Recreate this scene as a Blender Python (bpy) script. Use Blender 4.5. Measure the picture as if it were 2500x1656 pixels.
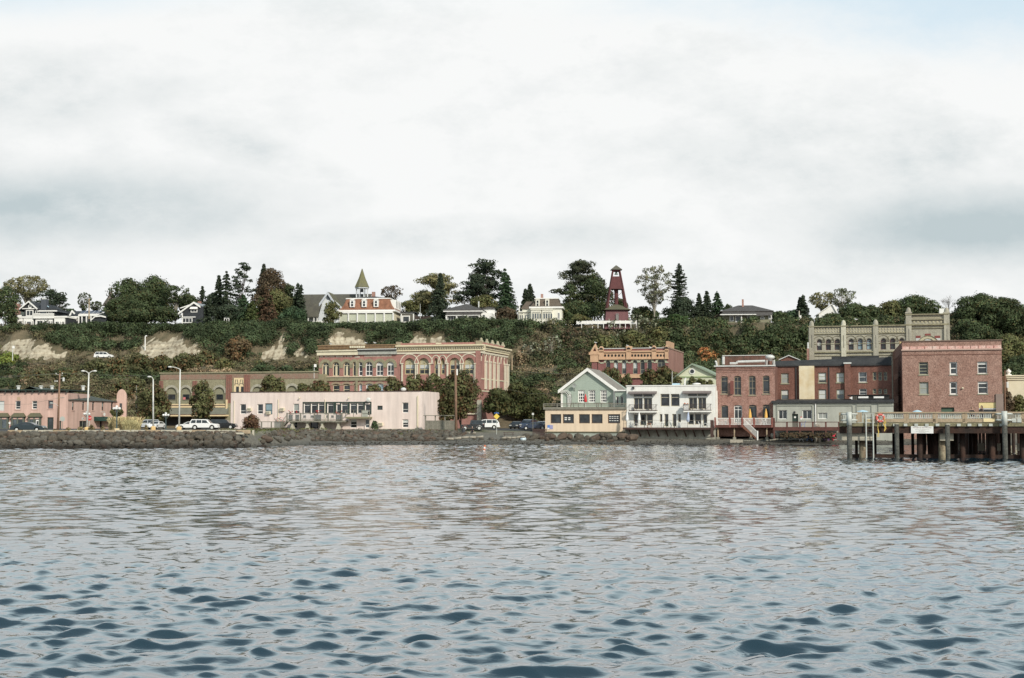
import bpy,math,random
import numpy as np
from mathutils import Vector,noise
R=math.radians
rnd=random.Random(7)
rng=np.random.default_rng(11)
for o in list(bpy.data.objects):
 bpy.data.objects.remove(o)
scene=bpy.context.scene
COL=scene.collection
# -- camera
F,CU,CV,HZ,EYE=3400.0,1250.0,828.0,1032.0,3.5
TH=math.atan((HZ-CV)/F)
cosT,sinT=math.cos(TH),math.sin(TH)
cam=bpy.data.cameras.new('camera')
camo=bpy.data.objects.new('camera',cam)
COL.objects.link(camo)
camo.location=(0,0,EYE)
camo.rotation_euler=(R(90)+TH,0,0)
cam.sensor_width=36
cam.lens=36*F/2500
cam.clip_start=0.5
cam.clip_end=9000
scene.camera=camo
# -- light
SUN_EL,SUN_AZ=R(33),R(149)
world=bpy.data.worlds.new('World')
scene.world=world
world.use_nodes=True
def build_sky():
 nt=world.node_tree;N=nt.nodes;L=nt.links
 N.clear()
 def nd(t,**k):
  n=N.new(t)
  for a,b in k.items():setattr(n,a,b)
  return n
 def math_(op,a,b=None,clamp=False):
  n=nd('ShaderNodeMath',operation=op,use_clamp=clamp)
  for i,x in enumerate((a,b)):
   if x is None:continue
   if isinstance(x,(int,float)):n.inputs[i].default_value=x
   else:L.new(x,n.inputs[i])
  return n.outputs[0]
 out=nd('ShaderNodeOutputWorld');bg=nd('ShaderNodeBackground')
 bg.inputs['Strength'].default_value=0.1
 L.new(bg.outputs[0],out.inputs[0])
 sky=nd('ShaderNodeTexSky',sky_type='NISHITA')
 sky.sun_disc=False;sky.sun_elevation=SUN_EL;sky.sun_rotation=SUN_AZ
 sky.air_density=1.0;sky.dust_density=1.5
 tc=nd('ShaderNodeTexCoord');sp=nd('ShaderNodeSeparateXYZ')
 L.new(tc.outputs['Generated'],sp.inputs[0])
 ay=math_('ADD',math_('ABSOLUTE',sp.outputs[1]),0.08)
 gx=math_('DIVIDE',sp.outputs[0],ay);gz=math_('DIVIDE',sp.outputs[2],ay)
 cm=nd('ShaderNodeCombineXYZ');L.new(gx,cm.inputs[0]);L.new(gz,cm.inputs[1])
 def noise_(scale,sx,sy,det,off=(0,0,0),rough=.55,rot=0.0):
  mp=nd('ShaderNodeMapping');mp.inputs['Scale'].default_value=(sx,sy,1)
  mp.inputs['Location'].default_value=off
  mp.inputs['Rotation'].default_value=(0,0,rot)
  L.new(cm.outputs[0],mp.inputs[0])
  t=nd('ShaderNodeTexNoise');t.inputs['Scale'].default_value=scale
  t.inputs['Detail'].default_value=det;t.inputs['Roughness'].default_value=rough
  L.new(mp.outputs[0],t.inputs['Vector'])
  return t.outputs[0]
 n1=noise_(3.4,1.0,2.0,9,(3.1,1.7,0),.66,-0.28)
 n2=noise_(8.0,1.0,1.8,9,(7.3,.4,0),.66,-0.28)
 n3=noise_(24.0,1.0,1.6,9,(1.3,5.4,0),.6)
 warp=math_('ADD',math_('MULTIPLY',math_('SUBTRACT',n2,.5),.30),math_('MULTIPLY',math_('SUBTRACT',n1,.5),.55))
 def blob(u,v,ru,rv,k=1.0,slant=0.0):
  """soft bank of cloud centred on a direction; noise frays its edge"""
  cx=(u-CU)/F;cz=(HZ-v)/F
  dx=math_('SUBTRACT',gx,cx)
  dz=math_('SUBTRACT',math_('SUBTRACT',gz,cz),math_('MULTIPLY',dx,slant))
  dx=math_('DIVIDE',dx,ru/F);dz=math_('DIVIDE',dz,rv/F)
  r=math_('SQRT',math_('ADD',math_('MULTIPLY',dx,dx),math_('MULTIPLY',dz,dz)))
  r=math_('ADD',r,math_('MULTIPLY',warp,3.2))
  m=nd('ShaderNodeMapRange',interpolation_type='SMOOTHERSTEP')
  m.inputs[1].default_value=1.45;m.inputs[2].default_value=0.0
  m.inputs[3].default_value=0;m.inputs[4].default_value=k
  L.new(r,m.inputs[0])
  return m.outputs[0]
 grey=None
 for b in((210,545,700,120,.78),(2330,590,520,120,.8),(1150,610,560,60,.55),(120,270,480,130,.50),(620,400,420,60,.35,-.3),(950,60,500,90,.22),(1750,450,500,70,.28,-.15),(1500,250,300,60,.15),(-1500,420,1500,260,.6),(4200,500,1400,240,.6)):
  o=blob(*b)
  grey=o if grey is None else math_('MAXIMUM',grey,o)
 grey=math_('ADD',grey,math_('MULTIPLY',math_('SUBTRACT',n1,.50),2.5),True)
 grey=math_('ADD',grey,math_('ADD',math_('MULTIPLY',math_('SUBTRACT',n3,.5),.55),math_('MULTIPLY',math_('SUBTRACT',n2,.5),1.15)),True)
 ramp=nd('ShaderNodeValToRGB');L.new(grey,ramp.inputs[0])
 e=ramp.color_ramp.elements
 e[0].position=0.0;e[0].color=(.94,.95,.945,1)
 e[1].position=1.0;e[1].color=(.53,.61,.635,1)
 m1=ramp.color_ramp.elements.new(.35);m1.color=(.83,.855,.855,1)
 hi=nd('ShaderNodeMapRange',interpolation_type='SMOOTHSTEP');hi.inputs[1].default_value=.27;hi.inputs[2].default_value=.42;hi.inputs[3].default_value=10.0;hi.inputs[4].default_value=14.8
 L.new(gz,hi.inputs[0])
 vm=nd('ShaderNodeVectorMath',operation='SCALE');L.new(hi.outputs[0],vm.inputs['Scale'])
 tn=nd('ShaderNodeMix',data_type='RGBA',blend_type='MULTIPLY');L.new(ramp.outputs[0],tn.inputs['A']);tn.inputs['B'].default_value=(.80,.97,1.03,1)
 tf=nd('ShaderNodeMapRange');tf.inputs[1].default_value=.27;tf.inputs[2].default_value=.5;L.new(gz,tf.inputs[0]);L.new(tf.outputs[0],tn.inputs['Factor'])
 L.new(tn.outputs['Result'],vm.inputs[0])
 blue=math_('MAXIMUM',blob(2420,0,800,190,.95),blob(60,50,520,60,.5))
 haze=nd('ShaderNodeMix',data_type='RGBA');haze.inputs['Factor'].default_value=.8
 L.new(sky.outputs[0],haze.inputs['A']);haze.inputs['B'].default_value=(7.6,9.2,10.1,1)
 mx=nd('ShaderNodeMix',data_type='RGBA')
 L.new(blue,mx.inputs['Factor']);L.new(vm.outputs[0],mx.inputs['A']);L.new(haze.outputs['Result'],mx.inputs['B'])
 up=nd('ShaderNodeMapRange',interpolation_type='SMOOTHSTEP');up.inputs[1].default_value=.42;up.inputs[2].default_value=.98;up.inputs[3].default_value=0;up.inputs[4].default_value=.88
 L.new(math_('ADD',gz,math_('MULTIPLY',warp,.8)),up.inputs[0])
 m2=nd('ShaderNodeMix',data_type='RGBA');L.new(up.outputs[0],m2.inputs['Factor']);L.new(mx.outputs['Result'],m2.inputs['A']);m2.inputs['B'].default_value=(1.9,2.6,3.4,1)
 L.new(m2.outputs['Result'],bg.inputs['Color'])
build_sky()
sd=bpy.data.lights.new('sun','SUN');sd.energy=3.8;sd.angle=R(4);sd.color=(1.0,.93,.82)
so=bpy.data.objects.new('sun',sd);COL.objects.link(so)
sdir=Vector((math.sin(SUN_AZ)*math.cos(SUN_EL),math.cos(SUN_AZ)*math.cos(SUN_EL),math.sin(SUN_EL)))
so.rotation_euler=sdir.to_track_quat('Z','Y').to_euler()
so.location=(60,-60,80)
vs=scene.view_settings
vs.view_transform='Standard';vs.look='None';vs.gamma=1;vs.exposure=0.0
scene.render.engine='CYCLES'
# -- pixel -> world
def ray(u,v):
 a=(u-CU)/F;b=(CV-v)/F
 return Vector((a,cosT-b*sinT,sinT+b*cosT))
def P(u,v,Y):
 d=ray(u,v);t=Y/d.y
 return Vector((d.x*t,Y,EYE+d.z*t))
def XU(u,Y):return P(u,HZ,Y).x
def ZV(v,Y):return P(CU,v,Y).z
# -- terrain heights
def interp(x,pts):
 if x<=pts[0][0]:return pts[0][1]
 for(a,b),(c,d) in zip(pts,pts[1:]):
  if x<=c:return b+(d-b)*(x-a)/(c-a)
 return pts[-1][1]
SHORE=[(-900,170),(-300,180),(-68,187),(-39,192),(-33,214),(-8,218),(5,222),(35,221),(62,216),(300,190),(900,180)]
def shore(X):return interp(X,SHORE)
PL=[(-30,-5),(0,-.15),(5.5,2.0),(9,2.12),(70,2.3)]
PH=[(-30,-3),(0,0),(11,.55),(19,2.0),(25,2.3)]
PS=[(-30,-3),(0,0),(9,.75),(20,1.8),(26,2.3)]
PR=[(-30,-3),(0,0),(7,.6),(14,1.0),(19,1.1),(26,2.3)]
def gz0(X,Y):
 d=Y-shore(X)
 if X<-38:z=interp(d,PL)
 elif X<-33:
  k=(X+38)/5;z=interp(d,PL)*(1-k)+interp(d,PH)*k
 elif X<-12:z=interp(d,PH)
 elif X<-6:
  k=(X+12)/6;z=interp(d,PH)*(1-k)+interp(d,PS)*k
 elif X<4:z=interp(d,PS)
 elif X<8:
  k=(X-4)/4;z=interp(d,PS)*(1-k)+interp(d,PR)*k
 else:z=interp(d,PR)
 return z
def bline(X):return 349-0.12*max(-250,min(250,X))
def hillz(X,Y):
 e=Y-bline(X)
 n=noise.noise(Vector((X*.045,Y*.045,2.2)));n2=noise.noise(Vector((X*.16,Y*.12,9.1)))
 e2=e+n*3.5+n2*1.6
 z=interp(e2,[(-60,2.3),(-46,5.5),(-28,13.0),(-10,19.0),(-2.5,27.3),(1,28.1),(40,28.6),(600,31)])
 return z+(n*.8+n2*.4)*(1 if z>4 and e<-2 else 0)
def gz(X,Y):
 if Y>bline(X)-64:return max(2.3,hillz(X,Y))
 return gz0(X,Y)
 # -- materials
_M={}
def M(name,c,c2=None,scale=.6,rough=.8,fine=0.0,fscale=7.0,spec=.3,metal=0.0,streak=0.0,bump=0.0):
 """painted / masonry surface: two real tones mixed by noise, optional grain, rain streaks and relief"""
 if name in _M:return _M[name]
 m=bpy.data.materials.new(name);m.use_nodes=True
 nt=m.node_tree;N=nt.nodes;L=nt.links
 b=N['Principled BSDF']
 b.inputs['Roughness'].default_value=rough
 b.inputs['Specular IOR Level'].default_value=spec
 b.inputs['Metallic'].default_value=metal
 if c2 is None:c2=tuple(x*.86 for x in c)
 tc=N.new('ShaderNodeTexCoord')
 n=N.new('ShaderNodeTexNoise');n.inputs['Scale'].default_value=scale;n.inputs['Detail'].default_value=7
 n.inputs['Roughness'].default_value=.62
 L.new(tc.outputs['Object'],n.inputs['Vector'])
 mr=N.new('ShaderNodeMapRange');mr.inputs[1].default_value=.33;mr.inputs[2].default_value=.67
 L.new(n.outputs[0],mr.inputs[0])
 mx=N.new('ShaderNodeMix');mx.data_type='RGBA'
 mx.inputs['A'].default_value=(*c,1);mx.inputs['B'].default_value=(*c2,1)
 L.new(mr.outputs[0],mx.inputs['Factor'])
 last=mx.outputs['Result']
 def modulate(last,fac,lo,hi):
  r=N.new('ShaderNodeMapRange');r.inputs[1].default_value=.3;r.inputs[2].default_value=.7
  r.inputs[3].default_value=lo;r.inputs[4].default_value=hi
  L.new(fac,r.inputs[0])
  v=N.new('ShaderNodeVectorMath');v.operation='SCALE'
  L.new(last,v.inputs[0]);L.new(r.outputs[0],v.inputs['Scale'])
  return v.outputs[0]
 if fine:
  n2=N.new('ShaderNodeTexNoise');n2.inputs['Scale'].default_value=fscale;n2.inputs['Detail'].default_value=3
  L.new(tc.outputs['Object'],n2.inputs['Vector'])
  last=modulate(last,n2.outputs[0],1-fine,1+fine)
 if streak:
  mp=N.new('ShaderNodeMapping');mp.inputs['Scale'].default_value=(1.6,1.6,.12)
  L.new(tc.outputs['Object'],mp.inputs[0])
  n3=N.new('ShaderNodeTexNoise');n3.inputs['Scale'].default_value=1.0;n3.inputs['Detail'].default_value=5
  L.new(mp.outputs[0],n3.inputs['Vector'])
  last=modulate(last,n3.outputs[0],1-streak,1+streak*.3)
 L.new(last,b.inputs['Base Color'])
 if bump:
  bp=N.new('ShaderNodeBump');bp.inputs['Strength'].default_value=bump;bp.inputs['Distance'].default_value=.15
  n4=N.new('ShaderNodeTexNoise');n4.inputs['Scale'].default_value=fscale*.5;n4.inputs['Detail'].default_value=5
  L.new(tc.outputs['Object'],n4.inputs['Vector'])
  L.new(n4.outputs[0],bp.inputs['Height']);L.new(bp.outputs[0],b.inputs['Normal'])
 _M[name]=m
 return m
PINK=M('pink_stucco',(.60,.415,.35),(.54,.365,.305),.5,streak=.2,fine=.07)
BLUSH=M('blush_stucco',(.79,.675,.615),(.72,.60,.54),.30,streak=.16,fine=.03)
PEACH=M('peach_stucco',(.76,.615,.455),(.70,.56,.41),.3,streak=.14,fine=.03)
WHITE=M('white_paint',(.80,.79,.74),(.73,.72,.67),.4,streak=.13)
WTRIM=M('white_trim',(.78,.77,.73),(.72,.71,.67),1.5)
IVORY=M('ivory_trim',(.68,.63,.50),(.60,.55,.43),1.5,streak=.1)
CREAM=M('cream_paint',(.72,.66,.50),(.66,.60,.44),.8,streak=.08)
YELLOWC=M('yellow_cream',(.74,.60,.38),(.68,.53,.32),.8,fine=.05)
BRICK=M('weathered_brick',(.27,.145,.112),(.37,.225,.185),1.1,.9,fine=.30,fscale=5.5,streak=.12,bump=.3)
BRICKP=M('pale_red_brick',(.255,.148,.115),(.34,.215,.172),.8,.9,fine=.42,fscale=6.5,streak=.06,bump=.3)
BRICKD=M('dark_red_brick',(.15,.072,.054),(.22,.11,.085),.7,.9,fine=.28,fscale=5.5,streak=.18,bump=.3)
BRICKR=M('red_painted_brick',(.30,.155,.128),(.40,.205,.175),.6,.85,fine=.18,fscale=5,streak=.12,bump=.2)
BRICKM=M('maroon_brick',(.20,.085,.08),(.26,.12,.11),.7,.9,fine=.2,fscale=5,bump=.2)
STONE=M('olive_sandstone',(.31,.285,.19),(.25,.23,.15),1.2,.9,fine=.18,fscale=4,streak=.15,bump=.3)
STONEG=M('buff_stone',(.41,.39,.31),(.355,.335,.27),.6,.9,fine=.13,fscale=4,streak=.2,bump=.3)
OLIVE=M('olive_infill',(.26,.25,.17),None,.8)
GREENH=M('sage_clapboard',(.35,.41,.35),(.32,.38,.325),.6,streak=.06)
MINT=M('mint_clapboard',(.62,.63,.47),(.57,.58,.43),.6)
GREYW=M('grey_green_plaster',(.42,.43,.375),(.36,.37,.32),.5,streak=.15,fine=.05)
DKGREEN=M('dark_green_paint',(.035,.055,.045),None,1)
CHAR=M('charcoal_shingle',(.045,.05,.055),(.03,.033,.036),2,fine=.2)
SLATE=M('grey_roof_shingle',(.10,.095,.09),(.075,.07,.066),1.2,fine=.2,streak=.1)
MOSS=M('mossy_shingle',(.10,.098,.072),(.13,.122,.07),.8,.95,fine=.25)
TAR=M('black_roof_tar',(.028,.03,.033),(.05,.052,.052),.8,.7,fine=.2)
TAUPE=M('taupe_roof',(.25,.225,.195),(.21,.19,.165),.8,fine=.1)
COPPER=M('rust_mansard_shingle',(.32,.155,.095),(.22,.105,.065),.9,.85,fine=.2,streak=.3)
BROWNM=M('brown_mansard_shingle',(.14,.115,.09),(.10,.08,.065),1.2,.9,fine=.25)
MAROON=M('maroon_boards',(.125,.048,.047),(.098,.038,.038),1,.8,fine=.12,streak=.15)
CONC=M('concrete',(.37,.355,.30),(.26,.25,.20),.6,.9,fine=.15,streak=.35)
CONCL=M('pale_concrete',(.50,.47,.38),(.42,.39,.31),.7,.9,fine=.1,streak=.2)
FOUND=M('pale_green_foundation',(.40,.43,.37),(.32,.35,.30),.5,streak=.2)
WOODG=M('weathered_grey_wood',(.26,.245,.20),(.19,.18,.145),2.5,.9,fine=.15,streak=.15)
WOODT=M('tan_timber',(.42,.33,.22),(.32,.25,.17),1.5,.85,fine=.15)
WOODR=M('red_brown_deck_timber',(.13,.055,.044),(.095,.042,.034),1.5)
WOODB=M('brown_deck_timber',(.085,.05,.042),(.06,.038,.032),1.5)
WOODD=M('creosoted_timber',(.030,.024,.020),(.062,.030,.020),.8,.85,fine=.3,streak=.2)
POLEW=M('utility_pole_wood',(.31,.19,.125),(.19,.12,.085),1.2,.9,fine=.2,streak=.3)
PILE=M('barnacled_pile',(.04,.042,.038),(.11,.11,.095),3.5,.9,fine=.4,fscale=12)
GALV=M('galvanised_sleeve',(.52,.54,.50),(.42,.44,.40),2,.5,spec=.5)
METAL=M('pale_metal',(.62,.63,.60),(.52,.53,.50),1,.45,spec=.5)
DMETAL=M('dark_metal',(.06,.06,.06),None,1,.5)
RUST=M('rusty_sheet',(.20,.10,.075),(.11,.075,.06),1.2,.85,fine=.3,streak=.4)
ROCK=M('basalt_boulder',(.100,.086,.066),(.052,.046,.036),1.1,.9,fine=.35,fscale=5,bump=.5)
ROCKB=M('brown_boulder',(.115,.084,.062),(.062,.047,.036),1.1,.9,fine=.3,fscale=5,bump=.5)
ROCKG=M('grey_boulder',(.125,.115,.094),(.07,.064,.053),1.1,.9,fine=.3,fscale=5,bump=.5)
def wet(m):
 """stone stays dark and damp below the tide line"""
 nt=m.node_tree;b=nt.nodes['Principled BSDF'];src=b.inputs['Base Color'].links[0].from_socket
 g=nt.nodes.new('ShaderNodeNewGeometry');s=nt.nodes.new('ShaderNodeSeparateXYZ');nt.links.new(g.outputs['Position'],s.inputs[0])
 r=nt.nodes.new('ShaderNodeMapRange');r.inputs[1].default_value=.25;r.inputs[2].default_value=.95;r.inputs[3].default_value=.38;r.inputs[4].default_value=1.15;nt.links.new(s.outputs[2],r.inputs[0])
 v=nt.nodes.new('ShaderNodeVectorMath');v.operation='SCALE';nt.links.new(src,v.inputs[0]);nt.links.new(r.outputs[0],v.inputs['Scale']);nt.links.new(v.outputs[0],b.inputs['Base Color'])
for m_ in(ROCK,ROCKB,ROCKG):wet(m_)
RED=M('red_paint',(.55,.05,.05),None,1,.5)
ORING=M('coral_red_plastic',(.72,.15,.12),None,1,.5)
ORANGE=M('orange_canvas',(.78,.46,.13),None,1)
YELLOW=M('yellow_paint',(.75,.55,.10),None,1,.6)
YPAN=M('pale_yellow_panel',(.72,.60,.30),None,1)
BLUE=M('blue_paint',(.10,.20,.50),None,1,.5)
LBLUE=M('light_blue_vinyl',(.42,.58,.66),None,1,.4)
PURPLE=M('purple_paint',(.14,.06,.20),None,1,.6)
GREENA=M('dark_green_canvas',(.015,.05,.038),None,1)
ROPE=M('yellow_rope',(.70,.50,.12),None,3)
WPLAS=M('white_plastic',(.80,.80,.77),None,1,.45)
RUBBER=M('black_rubber',(.02,.02,.02),None,1,.7)
BLIND=M('white_blind',(.55,.57,.55),(.48,.50,.48),1)
CURT=M('grey_curtain',(.32,.34,.32),(.26,.28,.26),2)
GLASSW=M('blue_papered_pane',(.25,.34,.38),None,1,.3)
ASPH=M('asphalt',(.060,.062,.063),(.045,.046,.047),.3,.9,fine=.15)
def glassmat(name,c,rough=.06):
 m=bpy.data.materials.new(name);m.use_nodes=True
 nt=m.node_tree;b=nt.nodes['Principled BSDF']
 b.inputs['Roughness'].default_value=rough;b.inputs['IOR'].default_value=1.5
 tc=nt.nodes.new('ShaderNodeTexCoord');n=nt.nodes.new('ShaderNodeTexNoise')
 n.inputs['Scale'].default_value=.9;n.inputs['Detail'].default_value=3
 nt.links.new(tc.outputs['Object'],n.inputs['Vector'])
 r=nt.nodes.new('ShaderNodeValToRGB');e=r.color_ramp.elements
 e[0].position=.35;e[0].color=(*[x*.5 for x in c],1);e[1].position=.68;e[1].color=(*[x*2.0 for x in c],1)
 nt.links.new(n.outputs[0],r.inputs[0]);nt.links.new(r.outputs[0],b.inputs['Base Color'])
 bp=nt.nodes.new('ShaderNodeBump');bp.inputs['Strength'].default_value=.12;bp.inputs['Distance'].default_value=.05
 n2=nt.nodes.new('ShaderNodeTexNoise');n2.inputs['Scale'].default_value=1.3
 nt.links.new(tc.outputs['Object'],n2.inputs['Vector']);nt.links.new(n2.outputs[0],bp.inputs['Height'])
 nt.links.new(bp.outputs[0],b.inputs['Normal'])
 return m
GLASS=glassmat('window_glass',(.022,.027,.03))
GLASSB=glassmat('bluish_window_glass',(.06,.075,.085))
CGLASS=glassmat('car_glass',(.02,.025,.03),.03)
# -- mesh builder
def norm(v):
 v=Vector(v);return v.normalized()
class MB:
 def __init__(s):s.v=[];s.f=[];s.mi=[]
 def add(s,vs,fs,mi=0):
  o=len(s.v);s.v+=[tuple(p) for p in vs]
  for f in fs:s.f.append(tuple(i+o for i in f));s.mi.append(mi)
  return s
 def hexa(s,a,mi=0):
  return s.add(a,[(3,2,1,0),(4,5,6,7),(0,1,5,4),(1,2,6,5),(2,3,7,6),(3,0,4,7)],mi)
 def box(s,x0,x1,y0,y1,z0,z1,mi=0):
  return s.hexa([(x0,y0,z0),(x1,y0,z0),(x1,y1,z0),(x0,y1,z0),(x0,y0,z1),(x1,y0,z1),(x1,y1,z1),(x0,y1,z1)],mi)
 def fbox(s,f,s0,s1,z0,z1,d0,d1,mi=0):
  return s.hexa([f.pt(s0,z0,d1),f.pt(s1,z0,d1),f.pt(s1,z0,d0),f.pt(s0,z0,d0),f.pt(s0,z1,d1),f.pt(s1,z1,d1),f.pt(s1,z1,d0),f.pt(s0,z1,d0)],mi)
 def fpoly(s,f,pts,d0,d1,mi=0):
  n=len(pts)
  vs_=[f.pt(a,b,d1) for a,b in pts]+[f.pt(a,b,d0) for a,b in pts]
  fs=[tuple(range(n)),tuple(range(2*n-1,n-1,-1))]+[(i,i+n,(i+1)%n+n,(i+1)%n) for i in range(n)]
  return s.add(vs_,fs,mi)
 def quad(s,a,b,c,d,mi=0):return s.add([a,b,c,d],[(0,1,2,3)],mi)
 def slab(s,a,b,c,d,th,mi=0):
  dn=Vector((0,0,-th));q=[Vector(p) for p in(a,b,c,d)]
  return s.hexa([p+dn for p in q]+q,mi)
 def tube(s,p0,p1,r0,r1=None,n=6,mi=0):
  p0,p1=Vector(p0),Vector(p1);r1=r0 if r1 is None else r1
  d=(p1-p0);d=d.normalized() if d.length>1e-6 else Vector((0,0,1))
  a=d.orthogonal().normalized();b=d.cross(a)
  vs_=[]
  for p,r in((p0,r0),(p1,r1)):
   for i in range(n):
    t=2*math.pi*i/n
    vs_.append(p+a*(r*math.cos(t))+b*(r*math.sin(t)))
  fs=[(i,(i+1)%n,(i+1)%n+n,i+n) for i in range(n)]+[tuple(range(n-1,-1,-1)),tuple(range(n,2*n))]
  return s.add(vs_,fs,mi)
 def path(s,pts,r,n=6,mi=0,r1=None):
  k=len(pts)-1
  for i in range(k):
   a=r if r1 is None else r+(r1-r)*i/k
   b=r if r1 is None else r+(r1-r)*(i+1)/k
   s.tube(pts[i],pts[i+1],a,b,n,mi)
  return s
 def lathe(s,c,prof,n=12,mi=0,sx=1,sy=1):
  vs_=[]
  for r,z in prof:
   for i in range(n):
    t=2*math.pi*(i+.5)/n
    vs_.append((c[0]+r*sx*math.cos(t),c[1]+r*sy*math.sin(t),c[2]+z))
  fs=[]
  for k in range(len(prof)-1):
   for i in range(n):
    j=(i+1)%n
    fs.append((k*n+i,k*n+j,(k+1)*n+j,(k+1)*n+i))
  fs.append(tuple(range(n-1,-1,-1)));fs.append(tuple(range((len(prof)-1)*n,len(prof)*n)))
  return s.add(vs_,fs,mi)
 def ball(s,c,rx,ry,rz,n=10,m=6,mi=0):
  pr=[(max(1e-3,math.sin(math.pi*k/m)),-math.cos(math.pi*k/m)) for k in range(m+1)]
  vs_=[];
  for r,z in pr:
   for i in range(n):
    t=2*math.pi*i/n
    vs_.append((c[0]+rx*r*math.cos(t),c[1]+ry*r*math.sin(t),c[2]+rz*z))
  fs=[(k*n+i,k*n+(i+1)%n,(k+1)*n+(i+1)%n,(k+1)*n+i) for k in range(m) for i in range(n)]
  return s.add(vs_,fs,mi)
 def build(s,name,mats,parent=None,smooth=False,loc=None):
  if not isinstance(mats,(list,tuple)):mats=[mats]
  if loc is None:
   loc=Vector((0,0,0))
   if parent is not None:
    q=parent
    while q is not None:loc=loc+q.location;q=q.parent
  loc=Vector(loc)
  me=bpy.data.meshes.new(name)
  me.from_pydata([(a-loc.x,b-loc.y,c-loc.z) for a,b,c in s.v],[],s.f)
  for m in mats:me.materials.append(m)
  if len(mats)>1:me.polygons.foreach_set('material_index',s.mi)
  if smooth:me.polygons.foreach_set('use_smooth',[True]*len(me.polygons))
  o=bpy.data.objects.new(name,me);COL.objects.link(o)
  if parent is not None:o.parent=parent
  else:o.location=loc
  return o
def tag(o,label=None,cat=None,group=None,kind=None):
 if label:o['label']=label
 if cat:o['category']=cat
 if group:o['group']=group
 if kind:o['kind']=kind
 return o
def thing(name,label,cat,loc,group=None):
 o=bpy.data.objects.new(name,None);COL.objects.link(o)
 o.location=Vector(loc);o.empty_display_size=.5
 return tag(o,label,cat,group)
def copy_tree(o,parent=None,top=True):
 c=o.copy();COL.objects.link(c)
 if parent is not None:c.parent=parent
 for ch in list(o.children):copy_tree(ch,c,False)
 return c
 # -- facade planes
T15=math.tan(R(15))
class Fac:
 def __init__(s,p0,p1):
  s.O=Vector((p0[0],p0[1],0));e=Vector((p1[0]-p0[0],p1[1]-p0[1],0))
  s.L=e.length;s.ex=e.normalized();s.n=Vector((s.ex.y,-s.ex.x,0))
 def pt(s,a,z,d=0.0):
  q=s.O+s.ex*a+s.n*d;return Vector((q.x,q.y,z))
 um=None;vm=1000
 def px(s,u,v,d=0.0):
  if u==0 and s.um:u=s.um
  if v==0:v=s.vm
  r=ray(u,v);c=Vector((0,0,EYE));O=s.O+s.n*d
  t=(O-Vector((0,0,0))).dot(s.n)/(r.x*s.n.x+r.y*s.n.y)
  w=c+r*t
  return(w-O).dot(s.ex),w.z
 def side(s,right=True,depth=10):
  """facade of the wall running back from the right (or left) end"""
  if right:
   p0=s.pt(s.L,0);p1=p0-s.n*depth;return Fac(p0,p1)
  p1=s.pt(0,0);p0=p1-s.n*depth;return Fac(p0,p1)
def onrow(u,C,T=T15):
 aa=XU(u,1.0);Y=C/(1+T*aa)
 return Vector((aa*Y,Y,0))
def row(u0,u1,C,T=T15):return Fac(onrow(u0,C,T),onrow(u1,C,T))
def arcpts(sa,sb,zs,zb,n=10):
 c=(sa+sb)/2;rx=(sb-sa)/2;rz=zb-zs
 return[(c-rx*math.cos(math.pi*i/n),zs+rz*math.sin(math.pi*i/n)) for i in range(n+1)]
def add_window(f,root,sa,sb,za,zb,t,arch=0.0,nx=1,nz=1,fm=None,fw=.10,glass=None,blind=0,bm=None,sill=None,zsplit=None,name='window'):
 fm=fm or WTRIM;glass=glass or GLASS
 d0,d1=-t+.01,-t+.11
 mb=MB();zs=zb-arch
 mb.fbox(f,sa,sa+fw,za,zs,d0,d1);mb.fbox(f,sb-fw,sb,za,zs,d0,d1)
 mb.fbox(f,sa+fw,sb-fw,za,za+fw,d0,d1)
 if arch>0:
  o=arcpts(sa,sb,zs,zb);i_=arcpts(sa+fw,sb-fw,zs,zb-fw)
  for k in range(len(o)-1):mb.fpoly(f,[o[k],i_[k],i_[k+1],o[k+1]][::-1],d0,d1)
  mb.fbox(f,sa+fw,sb-fw,zs-fw*.4,zs+fw*.4,d0,d1-.01)
 else:mb.fbox(f,sa+fw,sb-fw,zb-fw,zb,d0,d1)
 iw=fw*.6
 for k in range(1,nx):
  x=sa+(sb-sa)*k/nx;mb.fbox(f,x-iw/2,x+iw/2,za+fw,zb-fw,d0,d1-.03)
 zz=[za+(zb-za)*k/nz for k in range(1,nz)] if zsplit is None else[za+(zb-za)*k for k in zsplit]
 for z in zz:mb.fbox(f,sa+fw,sb-fw,z-iw*.6,z+iw*.6,d0,d1-.02)
 w=mb.build(name,fm,root)
 g=MB()
 pts=[(sa+fw*.4,za+fw*.4),(sb-fw*.4,za+fw*.4)]
 pts+=(arcpts(sa+fw*.4,sb-fw*.4,zs,zb-fw*.4)[::-1] if arch>0 else[(sb-fw*.4,zb-fw*.4),(sa+fw*.4,zb-fw*.4)])
 g.add([f.pt(a,b,d0+.03) for a,b in pts],[tuple(range(len(pts)))])
 g.build('pane',glass,w)
 if blind:
  b=MB()
  top=zs-.02 if arch>0 else zb-fw
  b.add([f.pt(sa+fw,top-(top-za)*blind,d0+.04),f.pt(sb-fw,top-(top-za)*blind,d0+.04),f.pt(sb-fw,top,d0+.04),f.pt(sa+fw,top,d0+.04)],[(0,1,2,3)])
  b.build('blind',bm or BLIND,w)
 if sill:
  b=MB();b.fbox(f,sa-.12,sb+.12,za-.14,za-.004,-t+.12,.10);b.build('sill',sill,w)
 return w
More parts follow.
